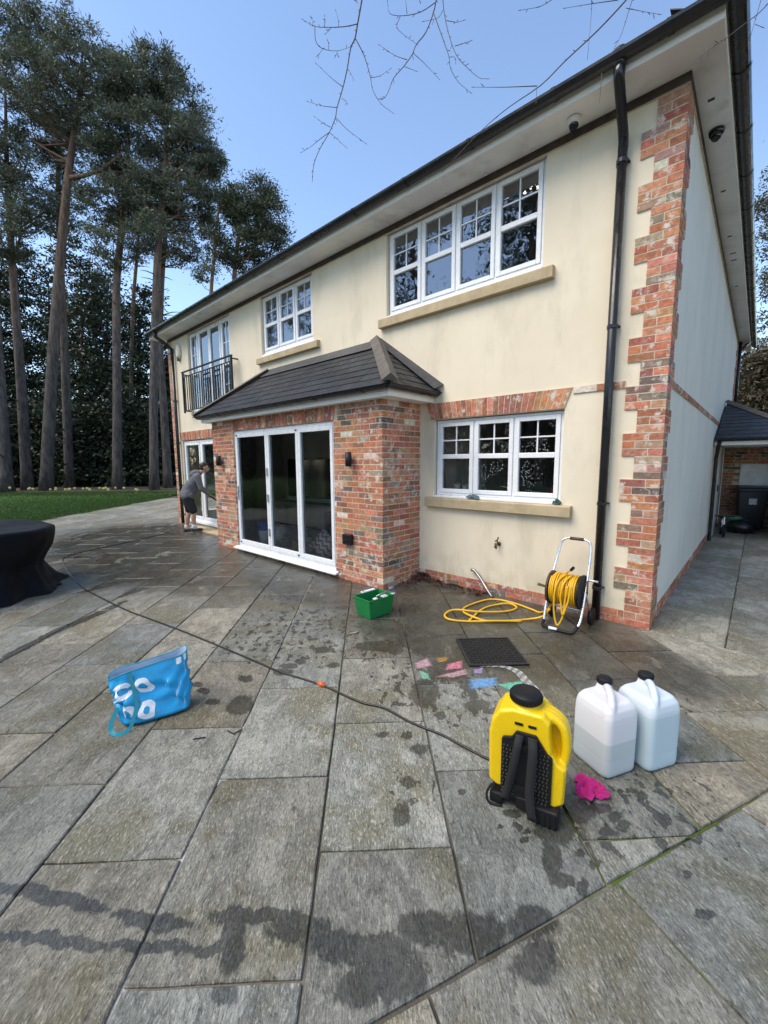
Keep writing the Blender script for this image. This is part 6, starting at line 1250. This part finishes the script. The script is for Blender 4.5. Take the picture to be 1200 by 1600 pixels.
# ---- hose reel
def hose_reel():
    t = thing('hose_reel', 'yellow garden hose wound on a wheeled reel by the black downpipe', 'hose reel', (-0.66, -0.40, 0)); zc = 0.37
    x0, x1 = -0.155, 0.145
    for xx, mt, nm in ((x0, MT['brown'], 'flange'), (x1, MT['rubber'], 'flange')):
        f = MB(); f.lathe([(0.155, xx - 0.008), (0.172, xx - 0.010), (0.175, xx), (0.172, xx + 0.010), (0.155, xx + 0.008)], (0, 0, zc), 36, 'x'); f.lathe([(0.03, xx - 0.012), (0.075, xx - 0.008), (0.075, xx + 0.008), (0.03, xx + 0.012)], (0, 0, zc), 24, 'x')
        for k in range(5):
            a = 2 * PI * k / 5 + 0.3; c, s = math.cos(a), math.sin(a); p, q = (0.07 * c, 0.07 * s), (0.165 * c, 0.165 * s); w = (-s * 0.035, c * 0.035)
            f.add([(xx - .006, p[0] - w[0], zc + p[1] - w[1]), (xx - .006, p[0] + w[0], zc + p[1] + w[1]), (xx - .006, q[0] + w[0], zc + q[1] + w[1]), (xx - .006, q[0] - w[0], zc + q[1] - w[1]), (xx + .006, p[0] - w[0], zc + p[1] - w[1]), (xx + .006, p[0] + w[0], zc + p[1] + w[1]), (xx + .006, q[0] + w[0], zc + q[1] + w[1]), (xx + .006, q[0] - w[0], zc + q[1] - w[1])], [(0, 1, 2, 3), (7, 6, 5, 4), (0, 4, 5, 1), (1, 5, 6, 2), (2, 6, 7, 3), (3, 7, 4, 0)])
        f.build(nm, mt, t, False)
    MB().lathe([(0.10, x0), (0.10, x1)], (0, 0, zc), 24, 'x').build('drum', MT['rubber'], t, True)
    pts = []; N = 1500; random.seed(21)
    lay = [0.118, 0.136, 0.154]
    for k in range(N):
        f = k / N; a = f * 2 * PI * 38; L_ = f * 3; i = min(2, int(L_)); g = L_ - i; x = x0 + 0.022 + (x1 - x0 - 0.044) * (g if i % 2 == 0 else 1 - g); r = lay[i] + 0.0025 * math.sin(a * 0.37) + 0.002 * math.sin(a * 0.113)
        pts.append((x + 0.003 * math.sin(a * 0.21), r * math.cos(a), zc + r * math.sin(a)))
    MB().tube(pts, 0.0095, 6, True, (1, 0, 0)).build('wound_hose', MT['hose'], t, True)
    for (xa, xb, zl, yl) in ((-0.06, 0.03, 0.045, -0.19), (0.0, 0.06, 0.16, -0.185)):
        MB().tube(spline([(xa + 0.06, -0.03, zc + 0.168), (xa + 0.02, -0.14, zc + 0.12), (xa, -0.185, zc), (xa + 0.005, yl, zl + 0.12), ((xa + xb) / 2, yl - 0.01, zl), (xb, yl, zl + 0.10), (xb + 0.01, -0.175, zc - 0.06), (xb + 0.02, -0.15, zc + 0.08)], 6), 0.0095, 7).build('loose_loop', MT['hose'], t, True)
    MB().tube(spline([(-0.02, -0.02, zc + 0.165), (0.02, -0.06, zc + 0.20), (0.06, -0.09, zc + 0.235)], 5), 0.0085, 7).build('hose_end', MT['hose'], t, True); MB().tube([(0.055, -0.085, zc + 0.23), (0.085, -0.11, zc + 0.265)], 0.015, 8).build('connector', MT['rubber'], t)
    MB().tube([(x0 - 0.03, -0.06, zc + 0.005), (x0 - 0.11, -0.10, zc + 0.03)], [0.012, 0.016], 8).build('inlet_connector', mk('olive_brass', (0.20, 0.16, 0.04), 0.45, metal=0.4), t)
    # aluminium frame
    fr = MB(); r = 0.0125
    fr.tube(spline([(-0.165, -0.16, 0.03), (-0.175, -0.10, 0.16), (-0.178, 0.0, zc), (-0.165, 0.12, 0.62), (-0.15, 0.17, 0.76), (-0.135, 0.19, 0.83), (-0.09, 0.20, 0.865), (0.0, 0.20, 0.87), (0.10, 0.20, 0.865), (0.145, 0.19, 0.83), (0.158, 0.17, 0.76), (0.165, 0.12, 0.62), (0.175, 0.0, zc), (0.18, -0.12, 0.14), (0.165, -0.18, 0.05)], 5), r, 9)
    fr.tube([(-0.175, -0.06, 0.2), (0.178, -0.06, 0.2)], 0.010, 8); fr.tube(spline([(0.175, 0, zc), (0.19, 0.09, 0.2), (0.19, 0.16, 0.10)], 4), 0.010, 8); fr.tube(spline([(-0.175, 0, zc), (-0.18, 0.09, 0.2), (-0.18, 0.16, 0.10)], 4), 0.010, 8)
    fr.build('frame', M['alu'], t, True)
    MB().tube([(-0.06, 0.20, 0.868), (0.08, 0.20, 0.868)], 0.017, 10).build('handle_grip', MT['brown'], t, True)
    MB().tube(spline([(-0.165, -0.16, 0.05), (-0.15, -0.22, 0.018), (-0.06, -0.245, 0.014), (0.06, -0.245, 0.014), (0.14, -0.23, 0.018), (0.17, -0.17, 0.07)], 5), 0.016, 8).build('foot_bar', MT['rubber'], t, True); MB().tube([(-0.08, -0.246, 0.018), (0.0, -0.246, 0.018)], 0.0172, 8).build('foot_sleeve', MT['white'], t, True)
    MB().tube([(0.155, 0, zc), (0.19, 0, zc), (0.205, -0.05, zc + 0.13), (0.215, -0.06, zc + 0.15), (0.30, -0.06, zc + 0.15)], 0.011, 8).build('crank', M['alu'], t, True)
    for s in (-0.2, 0.2): MB().lathe([(0.03, s - 0.015), (0.085, s - 0.018), (0.09, s), (0.085, s + 0.018), (0.03, s + 0.015)], (0, 0.16, 0.09), 20, 'x').build('wheel', MT['rubber'], t, False)
hose_reel()
gh = thing('garden_hose', 'yellow hose lying in loops on the paving left of the reel', 'hose', (-1.3, -0.6, 0)); O_ = np.array((-1.3, -0.6, 0))
zt_ = 0.0125
A_ = [(-0.78, -0.44, 0.22), (-0.86, -0.36, 0.10), (-0.97, -0.28, zt_), (-1.08, -0.25, zt_), (-1.29, -0.19, zt_), (-1.5, -0.19, zt_), (-1.62, -0.30, zt_), (-1.68, -0.62, zt_), (-1.64, -0.80, zt_), (-1.48, -0.91, 0.030), (-1.3, -0.89, zt_), (-1.15, -0.76, zt_), (-0.99, -0.56, zt_), (-0.86, -0.50, 0.06), (-0.79, -0.50, 0.16)]
MB().tube([np.array(p) - O_ for p in spline(A_, 8)], 0.0115, 8).build('hose_run', MT['hose'], gh, True)
B_ = [(-1.44, -1.0, zt_), (-1.50, -0.62, zt_), (-1.46, -0.40, zt_), (-1.34, -0.28, 0.03), (-1.23, -0.31, zt_), (-1.27, -0.50, zt_), (-1.46, -0.74, 0.03), (-1.70, -0.87, 0.03), (-1.73, -1.02, zt_), (-1.62, -1.11, zt_), (-1.44, -1.03, zt_), (-1.2, -0.86, 0.03), (-1.02, -0.66, zt_)]
MB().tube([np.array(p) - O_ for p in spline(B_, 8)], 0.0115, 8).build('hose_loop', MT['hose'], gh, True)
# ---- black spray hose across the patio
sh = thing('spray_hose', 'thin black hose running from the sprayer across the paving', 'hose', (-2.0, -2.9, 0)); O2 = np.array((-2.0, -2.9, 0))
cp = [(-8.01, -2.85), (-8.26, -2.94), (-8.3, -3.1), (-9.0, -3.2)]
cb = [(-0.17, -2.80, 0.10), (-0.24, -2.72, 0.03), (-0.33, -2.71), (-0.49, -2.71), (-0.63, -2.71), (-0.85, -2.74), (-1.08, -2.74), (-1.26, -2.80), (-1.64, -2.84), (-2.02, -2.93), (-2.33, -2.97), (-2.88, -3.04), (-3.52, -3.13), (-3.99, -3.21), (-4.53, -3.30), (-5.25, -3.37), (-5.95, -3.42), (-6.5, -3.40), (-7.2, -3.36), (-8.2, -3.25), (-8.6, -3.05), (-8.9, -2.5), (-9.3, -1.7), (-9.75, -0.9)]
MB().tube([np.array(p) - O2 for p in spline([(p[0], p[1], p[2] if len(p) > 2 else 0.009) for p in cb], 6)], 0.0075, 7).build('hose', MT['hoseb'], sh, True)
oc = MB(); d_ = Vector((-0.99, -0.11, 0)); p_ = Vector((-1.63, -2.838, 0.014)) - Vector(O2); oc.tube([p_ - d_ * 0.038, p_ - d_ * 0.02, p_ - d_ * 0.018, p_ + d_ * 0.012, p_ + d_ * 0.014, p_ + d_ * 0.036], [0.010, 0.012, 0.018, 0.018, 0.014, 0.011], 10); oc.build('connector', MT['orange'], sh, True)
th_ = MB().tube(spline([(-9.7, -3.22, 0.008), (-8.8, -3.2, 0.008), (-8.3, -3.1, 0.008), (-8.26, -2.94, 0.008), (-8.01, -2.85, 0.008), (-7.7, -2.86, 0.008)], 6), 0.008, 6).build('loose_cable', MT['hoseb'], None, True); tag(th_, 'short dark cable curling out behind the black cover', 'cable')
# ---- inspection cover
ic = thing('inspection_cover', 'black ridged inspection cover set in the paving before the reel', 'drain cover', (-0.945, -1.48, 0), math.radians(44.5)); MB().box((-0.25, -0.262, -0.01), (0.25, 0.262, 0.008)).build('plate', MT['rubber'], ic)
icm = mk('cast_iron', (0.02, 0.02, 0.021), 0.5, bump=0.4, bscale=80)
for (a, b) in (((-0.25, -0.262), (0.25, -0.245)), ((-0.25, 0.245), (0.25, 0.262)), ((-0.25, -0.2448), (-0.233, 0.2448)), ((0.233, -0.2448), (0.25, 0.2448))): MB().box((*a, 0.0082), (*b, 0.014)).build('frame_edge', icm, ic)
tr_ = MB()
for i in range(13):
    for j in range(14):
        x, y = -0.222 + 0.036 * i, -0.232 + 0.0345 * j; a, b = (0.013, 0.005) if (i + j) % 2 else (0.005, 0.013); tr_.box((x - a, y - b, 0.0082), (x + a, y + b, 0.0128))
struct(tr_.build('tread_studs', icm, ic), 'stuff')
# ---- chalk drawings, thin sheets of chalk dust on the stone
def chalkm(name, c):
    t = NT(name); p = t.pos(); k = t.rng(t.noise(t.map(p, (1, 1, 1), (0, 0, 0.7)), 38, 5, 0.7), 0.25, 0.75, 0.25, 0.8)
    k = t.math('MULTIPLY', k, t.n('ShaderNodeSeparateColor', _in={0: t.attr()}).outputs[0])
    d = t.n('ShaderNodeBsdfDiffuse', _in={'Color': (*c, 1)}).outputs[0]; tr = t.n('ShaderNodeBsdfTransparent').outputs[0]; t.t.links.new(t.n('ShaderNodeMixShader', _in={0: k, 1: tr, 2: d}).outputs[0], t.out.inputs[0]); return t.m
cd = thing('chalk_drawing', 'rubbed coloured chalk drawing on the paving beside the inspection cover', 'drawing', (-0.8, -2.0, 0.0))
for nm, c, pts in (('blue_chalk', (0.20, 0.45, 0.80), [(-0.83, -2.02), (-0.70, -1.87), (-0.64, -1.96), (-0.76, -2.12)]), ('green_chalk', (0.20, 0.68, 0.48), [(-0.63, -1.94), (-0.52, -1.77), (-0.45, -1.97)]), ('pink_chalk', (0.80, 0.28, 0.36), [(-1.08, -1.93), (-1.04, -1.83), (-0.99, -1.91), (-1.05, -1.99)]), ('pink_chalk', (0.66, 0.40, 0.42), [(-1.03, -2.12), (-0.95, -1.94), (-0.91, -1.98), (-0.95, -2.06)]), ('lilac_chalk', (0.46, 0.36, 0.66), [(-0.88, -1.87), (-0.85, -1.81), (-0.82, -1.87), (-0.85, -1.90)]),
                   ('green_chalk', (0.25, 0.60, 0.42), [(-1.19, -2.18), (-1.13, -2.17), (-1.08, -2.22), (-1.12, -2.24)]), ('pink_chalk', (0.66, 0.40, 0.46), [(-1.29, -2.09), (-1.28, -1.98), (-1.2, -2.04), (-1.24, -2.13)]), ('orange_chalk', (0.50, 0.28, 0.08), [(-1.21, -1.90), (-1.17, -1.84), (-1.14, -1.89), (-1.17, -1.94)])):
    P = []; n = len(pts); cc_ = np.mean(pts, axis=0); pts = [cc_ + (np.array(q) - cc_) * (1.12 if n == 3 or 'blue' in nm else 1.45) for q in pts]
    for i in range(n):
        a, b = np.array(pts[i]), np.array(pts[(i + 1) % n])
        for k in range(7): P.append(a + (b - a) * k / 7 + RNG.normal(size=2) * 0.0035)
    n = len(P); cc_ = np.mean(P, axis=0); Q = [cc_] + [cc_ + (q - cc_) * 0.72 for q in P] + [cc_ + (q - cc_) * 1.12 for q in P]
    mesh_obj(nm, [(q[0] + 0.8, q[1] + 2.0, 0.0042) for q in Q], [(0, 1 + i, 1 + (i + 1) % n) for i in range(n)] + [(1 + i, 1 + n + i, 1 + n + (i + 1) % n, 1 + (i + 1) % n) for i in range(n)], chalkm('chalk_%02d' % len(cd.children), c), cd, col=[(1, 1, 1)] * (n + 1) + [(0, 0, 0)] * n)
wc = chalkm('white_chalk', (0.78, 0.78, 0.76)); arc = [(-0.86, -1.76), (-0.8, -1.71), (-0.71, -1.65), (-0.61, -1.66), (-0.51, -1.74), (-0.39, -1.83), (-0.28, -1.95)]
for o in (-0.022, -0.008, 0.006, 0.02):
    P = spline([(x + o * 0.7, y + o, 0) for x, y in arc], 7); V = []; F = []
    for i, p in enumerate(P): w = 0.004 + 0.003 * math.sin(i * 1.7 + o * 90) ; V += [(p[0] + 0.8 - w * .6, p[1] + 2.0 - w, 0.0044 + o * 0.004), (p[0] + 0.8 + w * .6, p[1] + 2.0 + w, 0.0044 + o * 0.004)]
    for i in range(len(P) - 1): F.append((2 * i, 2 * i + 1, 2 * i + 3, 2 * i + 2))
    mesh_obj('white_chalk_line', V, F, wc, cd, col=[(1, 1, 1)] * len(V))
# ---- odds and ends
spipe = MB().tube(spline([(-1.62, -0.14, 0.0), (-1.72, -0.11, 0.09), (-1.82, -0.07, 0.18), (-1.90, -0.045, 0.245), (-1.95, -0.04, 0.275), (-1.98, -0.04, 0.27)], 5), 0.019, 10).build('metal_pipe', MT['steel'], None, True); tag(spipe, 'short grey metal pipe leaning on the wall above the hose', 'pipe')
def twig(label, pts, r=0.004, c=(0.03, 0.022, 0.017)):
    m_ = bpy.data.materials.get('ground_twig') or mk('ground_twig', c, 0.9); tag(MB().tube([(x, y, 0.006) for x, y in pts], r, 5).build('twig', m_, None), label, 'twig', 'twigs on the paving')
twig('small dark twig on the slab right of the blue bag', [(-1.74, -3.75), (-1.70, -3.69)]); twig('L-shaped twig by the white joint right of the blue bag', [(-1.66, -3.57), (-1.60, -3.56), (-1.60, -3.51)])
wd = MB().tube([(-2.15, -2.05, 0.008), (-2.12, -2.0, 0.010), (-2.13, -1.96, 0.008)], [0.006, 0.01, 0.006], 6).build('wood_scrap', mk('pale_wood_scrap', (0.35, 0.30, 0.24), 0.9), None); tag(wd, 'pale scrap of wood on the slab in front of the green bucket', 'wood')
# dead leaves in the corner
N = 300; fx = RNG.random(N) ** 1.3; side_ = RNG.random(N) < 0.75; lx = np.where(side_, EX1 + fx * 1.15, EX1 + RNG.random(N) * 0.18); ly = np.where(side_, -0.02 - RNG.random(N) ** 1.6 * 0.20, -fx * 0.55); lz = 0.01 + np.maximum(0, 0.10 - np.hypot(lx - EX1 - .08, ly + .05) * 0.28) * RNG.random(N)
dr = RNG.normal(size=(N, 3)); dr[:, 2] *= 0.5; dr /= np.linalg.norm(dr, axis=1)[:, None]; sd2 = np.cross(dr, RNG.normal(size=(N, 3)) * (.4, .4, 1)); sd2 /= np.linalg.norm(sd2, axis=1)[:, None]; P = np.c_[lx, ly, lz]; ll = RNG.uniform(0.016, 0.034, N)[:, None]
V = np.stack([P - dr * ll, P + sd2 * ll * .55 + (0, 0, .006), P + dr * ll, P - sd2 * ll * .55 + (0, 0, .006)], 1).reshape(-1, 3); V[:, 2] = np.maximum(V[:, 2], 0.004)
tn = np.array([(0.11, 0.042, 0.026)]) * RNG.uniform(0.4, 1.4, N)[:, None] + RNG.uniform(0, .02, N)[:, None]; dl = fast_mesh('dead_leaves', V, np.arange(4 * N).reshape(-1, 4), M['leaf'], None, np.repeat(tn, 4, 0)); struct(dl, 'stuff'); dl['label'] = 'brown dead leaves drifted in the corner by the brick extension'
bev(MB().box((-9.9, -0.36, 0.0), (-8.0, -0.03, 0.05)).build('door_step', M['sill'], house), 0.008)
# ================================================================ PERSON washing the door
def person():
    t = thing('person', 'person in grey hooded top and black shorts washing the glass door with a lance', 'person', (-9.42, -0.47, 0), math.radians(66))
    # local x = facing, y = left, z up
    body = MB(); c = body.capsule
    hipR, hipL = (-0.06, -0.10, 0.90), (-0.08, 0.10, 0.90); knR, knL = (0.05, -0.12, 0.49), (-0.06, 0.13, 0.48); anR, anL = (0.03, -0.12, 0.115), (-0.14, 0.14, 0.085)
    c(hipR, knR, 0.088, 0.058); c(hipL, knL, 0.088, 0.058)
    for kn, an in ((knR, anR), (knL, anL)):
        mid = tuple(np.array(kn) * 0.68 + np.array(an) * 0.32 + np.array((-0.018, 0, 0))); c(kn, mid, 0.053, 0.058); c(mid, an, 0.058, 0.036); c(an, (an[0] + 0.13, an[1], an[2] - 0.055), 0.036, 0.030)
    c((-0.08, 0, 0.93), (0.06, 0, 1.17), 0.135, 0.14); c((0.06, -0.05, 1.17), (0.16, -0.07, 1.34), 0.11, 0.09); c((0.06, 0.05, 1.17), (0.16, 0.07, 1.34), 0.11, 0.09)
    c((0.18, 0, 1.38), (0.28, 0, 1.485), 0.058, 0.052)
    hx, hz = 0.335, 1.565
    body.ball((hx - 0.005, 0, hz + 0.02), (0.096, 0.076, 0.098), 18, 14); body.ball((hx + 0.045, 0, hz - 0.045), (0.058, 0.052, 0.060), 14, 10); c((hx + 0.088, 0, hz - 0.002), (hx + 0.112, 0, hz - 0.038), 0.010, 0.016)
    c((hx + 0.085, -0.018, hz - 0.078), (hx + 0.085, 0.018, hz - 0.078), 0.010, 0.010)
    for s in (-1, 1): body.ball((hx - 0.01, s * 0.078, hz - 0.01), (0.022, 0.012, 0.034), 8, 6); body.ball((hx + 0.078, s * 0.032, hz + 0.012), (0.012, 0.014, 0.010), 8, 6)
    shR, elR, haR = (0.17, -0.19, 1.35), (0.235, -0.23, 1.07), (0.415, -0.15, 0.90); shL, elL, haL = (0.17, 0.19, 1.35), (0.22, 0.24, 1.08), (0.35, 0.05, 0.98)
    lance_dir = np.array((0.27, -0.06, -0.20)); lance_dir /= np.linalg.norm(lance_dir)
    for sh_, el, ha in ((shR, elR, haR), (shL, elL, haL)):
        c(sh_, el, 0.055, 0.042); c(el, ha, 0.042, 0.028); h0 = np.array(ha); f = (h0 - np.array(el)); f /= np.linalg.norm(f)
        c(tuple(h0), tuple(h0 + f * 0.06), 0.026, 0.030)
        palm = h0 + f * 0.07
        for k in range(4):
            base = palm + lance_dir * (0.026 - 0.018 * k) + np.array((0, -0.012, 0)); l = (0.030, 0.034, 0.032, 0.026)[k]
            m1 = base + f * l + np.array((0, -0.010, -0.004)); m2 = m1 + np.array((0.0, 0.022, -0.022)); c(tuple(base), tuple(m1), 0.0095, 0.009, 8); c(tuple(m1), tuple(m2), 0.009, 0.008, 8)
        c(tuple(h0 + f * 0.03 + lance_dir * 0.02), tuple(h0 + f * 0.055 + lance_dir * 0.05 + np.array((0, 0.015, 0.0))), 0.011, 0.009, 8)
    remesh(body.build('body', MT['skin'], t), 0.0085, 3, 0.5)
    hd_ = MB(); c = hd_.capsule
    c((-0.09, 0, 0.93), (0.04, 0, 1.13), 0.158, 0.165); c((-0.07, 0.05, 0.93), (-0.07, -0.05, 0.93), 0.150, 0.150); c((0.04, -0.055, 1.15), (0.15, -0.085, 1.33), 0.135, 0.105); c((0.04, 0.055, 1.15), (0.15, 0.085, 1.33), 0.135, 0.105); c((0.165, -0.14, 1.355), (0.165, 0.14, 1.355), 0.085, 0.085)
    c((0.17, -0.19, 1.35), (0.235, -0.235, 1.07), 0.078, 0.062); c((0.235, -0.235, 1.07), (0.395, -0.158, 0.92), 0.062, 0.042); c((0.17, 0.19, 1.35), (0.22, 0.245, 1.08), 0.078, 0.062); c((0.22, 0.245, 1.08), (0.33, 0.07, 0.995), 0.062, 0.042)
    hd_.ball((0.14, 0, 1.455), (0.10, 0.125, 0.062), 14, 10); c((0.19, -0.06, 1.43), (0.19, 0.06, 1.43), 0.07, 0.07); hd_.ball((0.08, 0, 1.40), (0.09, 0.11, 0.09), 14, 10)
    c((-0.10, -0.11, 0.885), (-0.10, 0.11, 0.885), 0.105, 0.105); c((-0.02, -0.11, 0.90), (-0.02, 0.11, 0.90), 0.10, 0.10)
    remesh(hd_.build('hooded_top', MT['hoodie'], t), 0.010, 4, 0.5)
    s_ = MB(); c = s_.capsule; c((-0.07, -0.10, 0.85), (0.03, -0.125, 0.55), 0.118, 0.098); c((-0.09, 0.10, 0.85), (-0.06, 0.13, 0.55), 0.118, 0.098); c((-0.08, -0.07, 0.87), (-0.08, 0.07, 0.87), 0.128, 0.128); remesh(s_.build('shorts', MT['shorts'], t), 0.010, 3, 0.5)
    for an in (anR, anL): MB().lathe([(0.044, 0.0), (0.048, 0.05), (0.049, 0.10), (0.046, 0.105)], (an[0] - 0.004, an[1], an[2] - 0.02), 14).build('sock', MT['sock'], t, True)
    for an in (anR, anL):
        q = MB(); z0 = an[2] - 0.075; q.ball((an[0] - 0.02, an[1], z0 + 0.045), (0.06, 0.046, 0.05), 12, 8); q.ball((an[0] + 0.10, an[1], z0 + 0.034), (0.10, 0.048, 0.036), 12, 8); q.box((an[0] - 0.075, an[1] - 0.042, z0 - 0.008), (an[0] + 0.19, an[1] + 0.042, z0 + 0.02)); remesh(q.build('shoe', MT['shoe'], t), 0.008, 4, 0.5)
    h_ = MB(); h_.ball((hx - 0.022, 0, hz + 0.045), (0.094, 0.084, 0.088), 18, 12); h_.ball((hx - 0.055, 0, hz - 0.005), (0.065, 0.078, 0.075), 14, 10); h_.ball((hx + 0.045, 0, hz + 0.082), (0.055, 0.066, 0.036), 12, 8); remesh(h_.build('hair', MT['hair'], t), 0.010, 3, 0.5)
    ln = thing('spray_lance', 'black spray lance held low toward the glass door by the person', 'lance', (-9.42, -0.47, 0), math.radians(66)); P = np.array((0.46, -0.165, 0.845)); MB().tube([P - lance_dir * 0.30, P + lance_dir * 0.12], 0.020, 8).build('grip', MT['rubber'], ln, True); MB().tube([P + lance_dir * 0.12, P + lance_dir * 0.34], 0.013, 8).build('wand', MT['rubber'], ln, True); MB().lathe([(0.008, 0), (0.016, 0.01), (0.016, 0.03), (0.006, 0.035)], tuple(P + lance_dir * 0.34), 10).build('nozzle', MT['rubber'], ln, True)
person()
# ---------------------------------------------------------------- names: same kind, Blender's own suffixes are kept
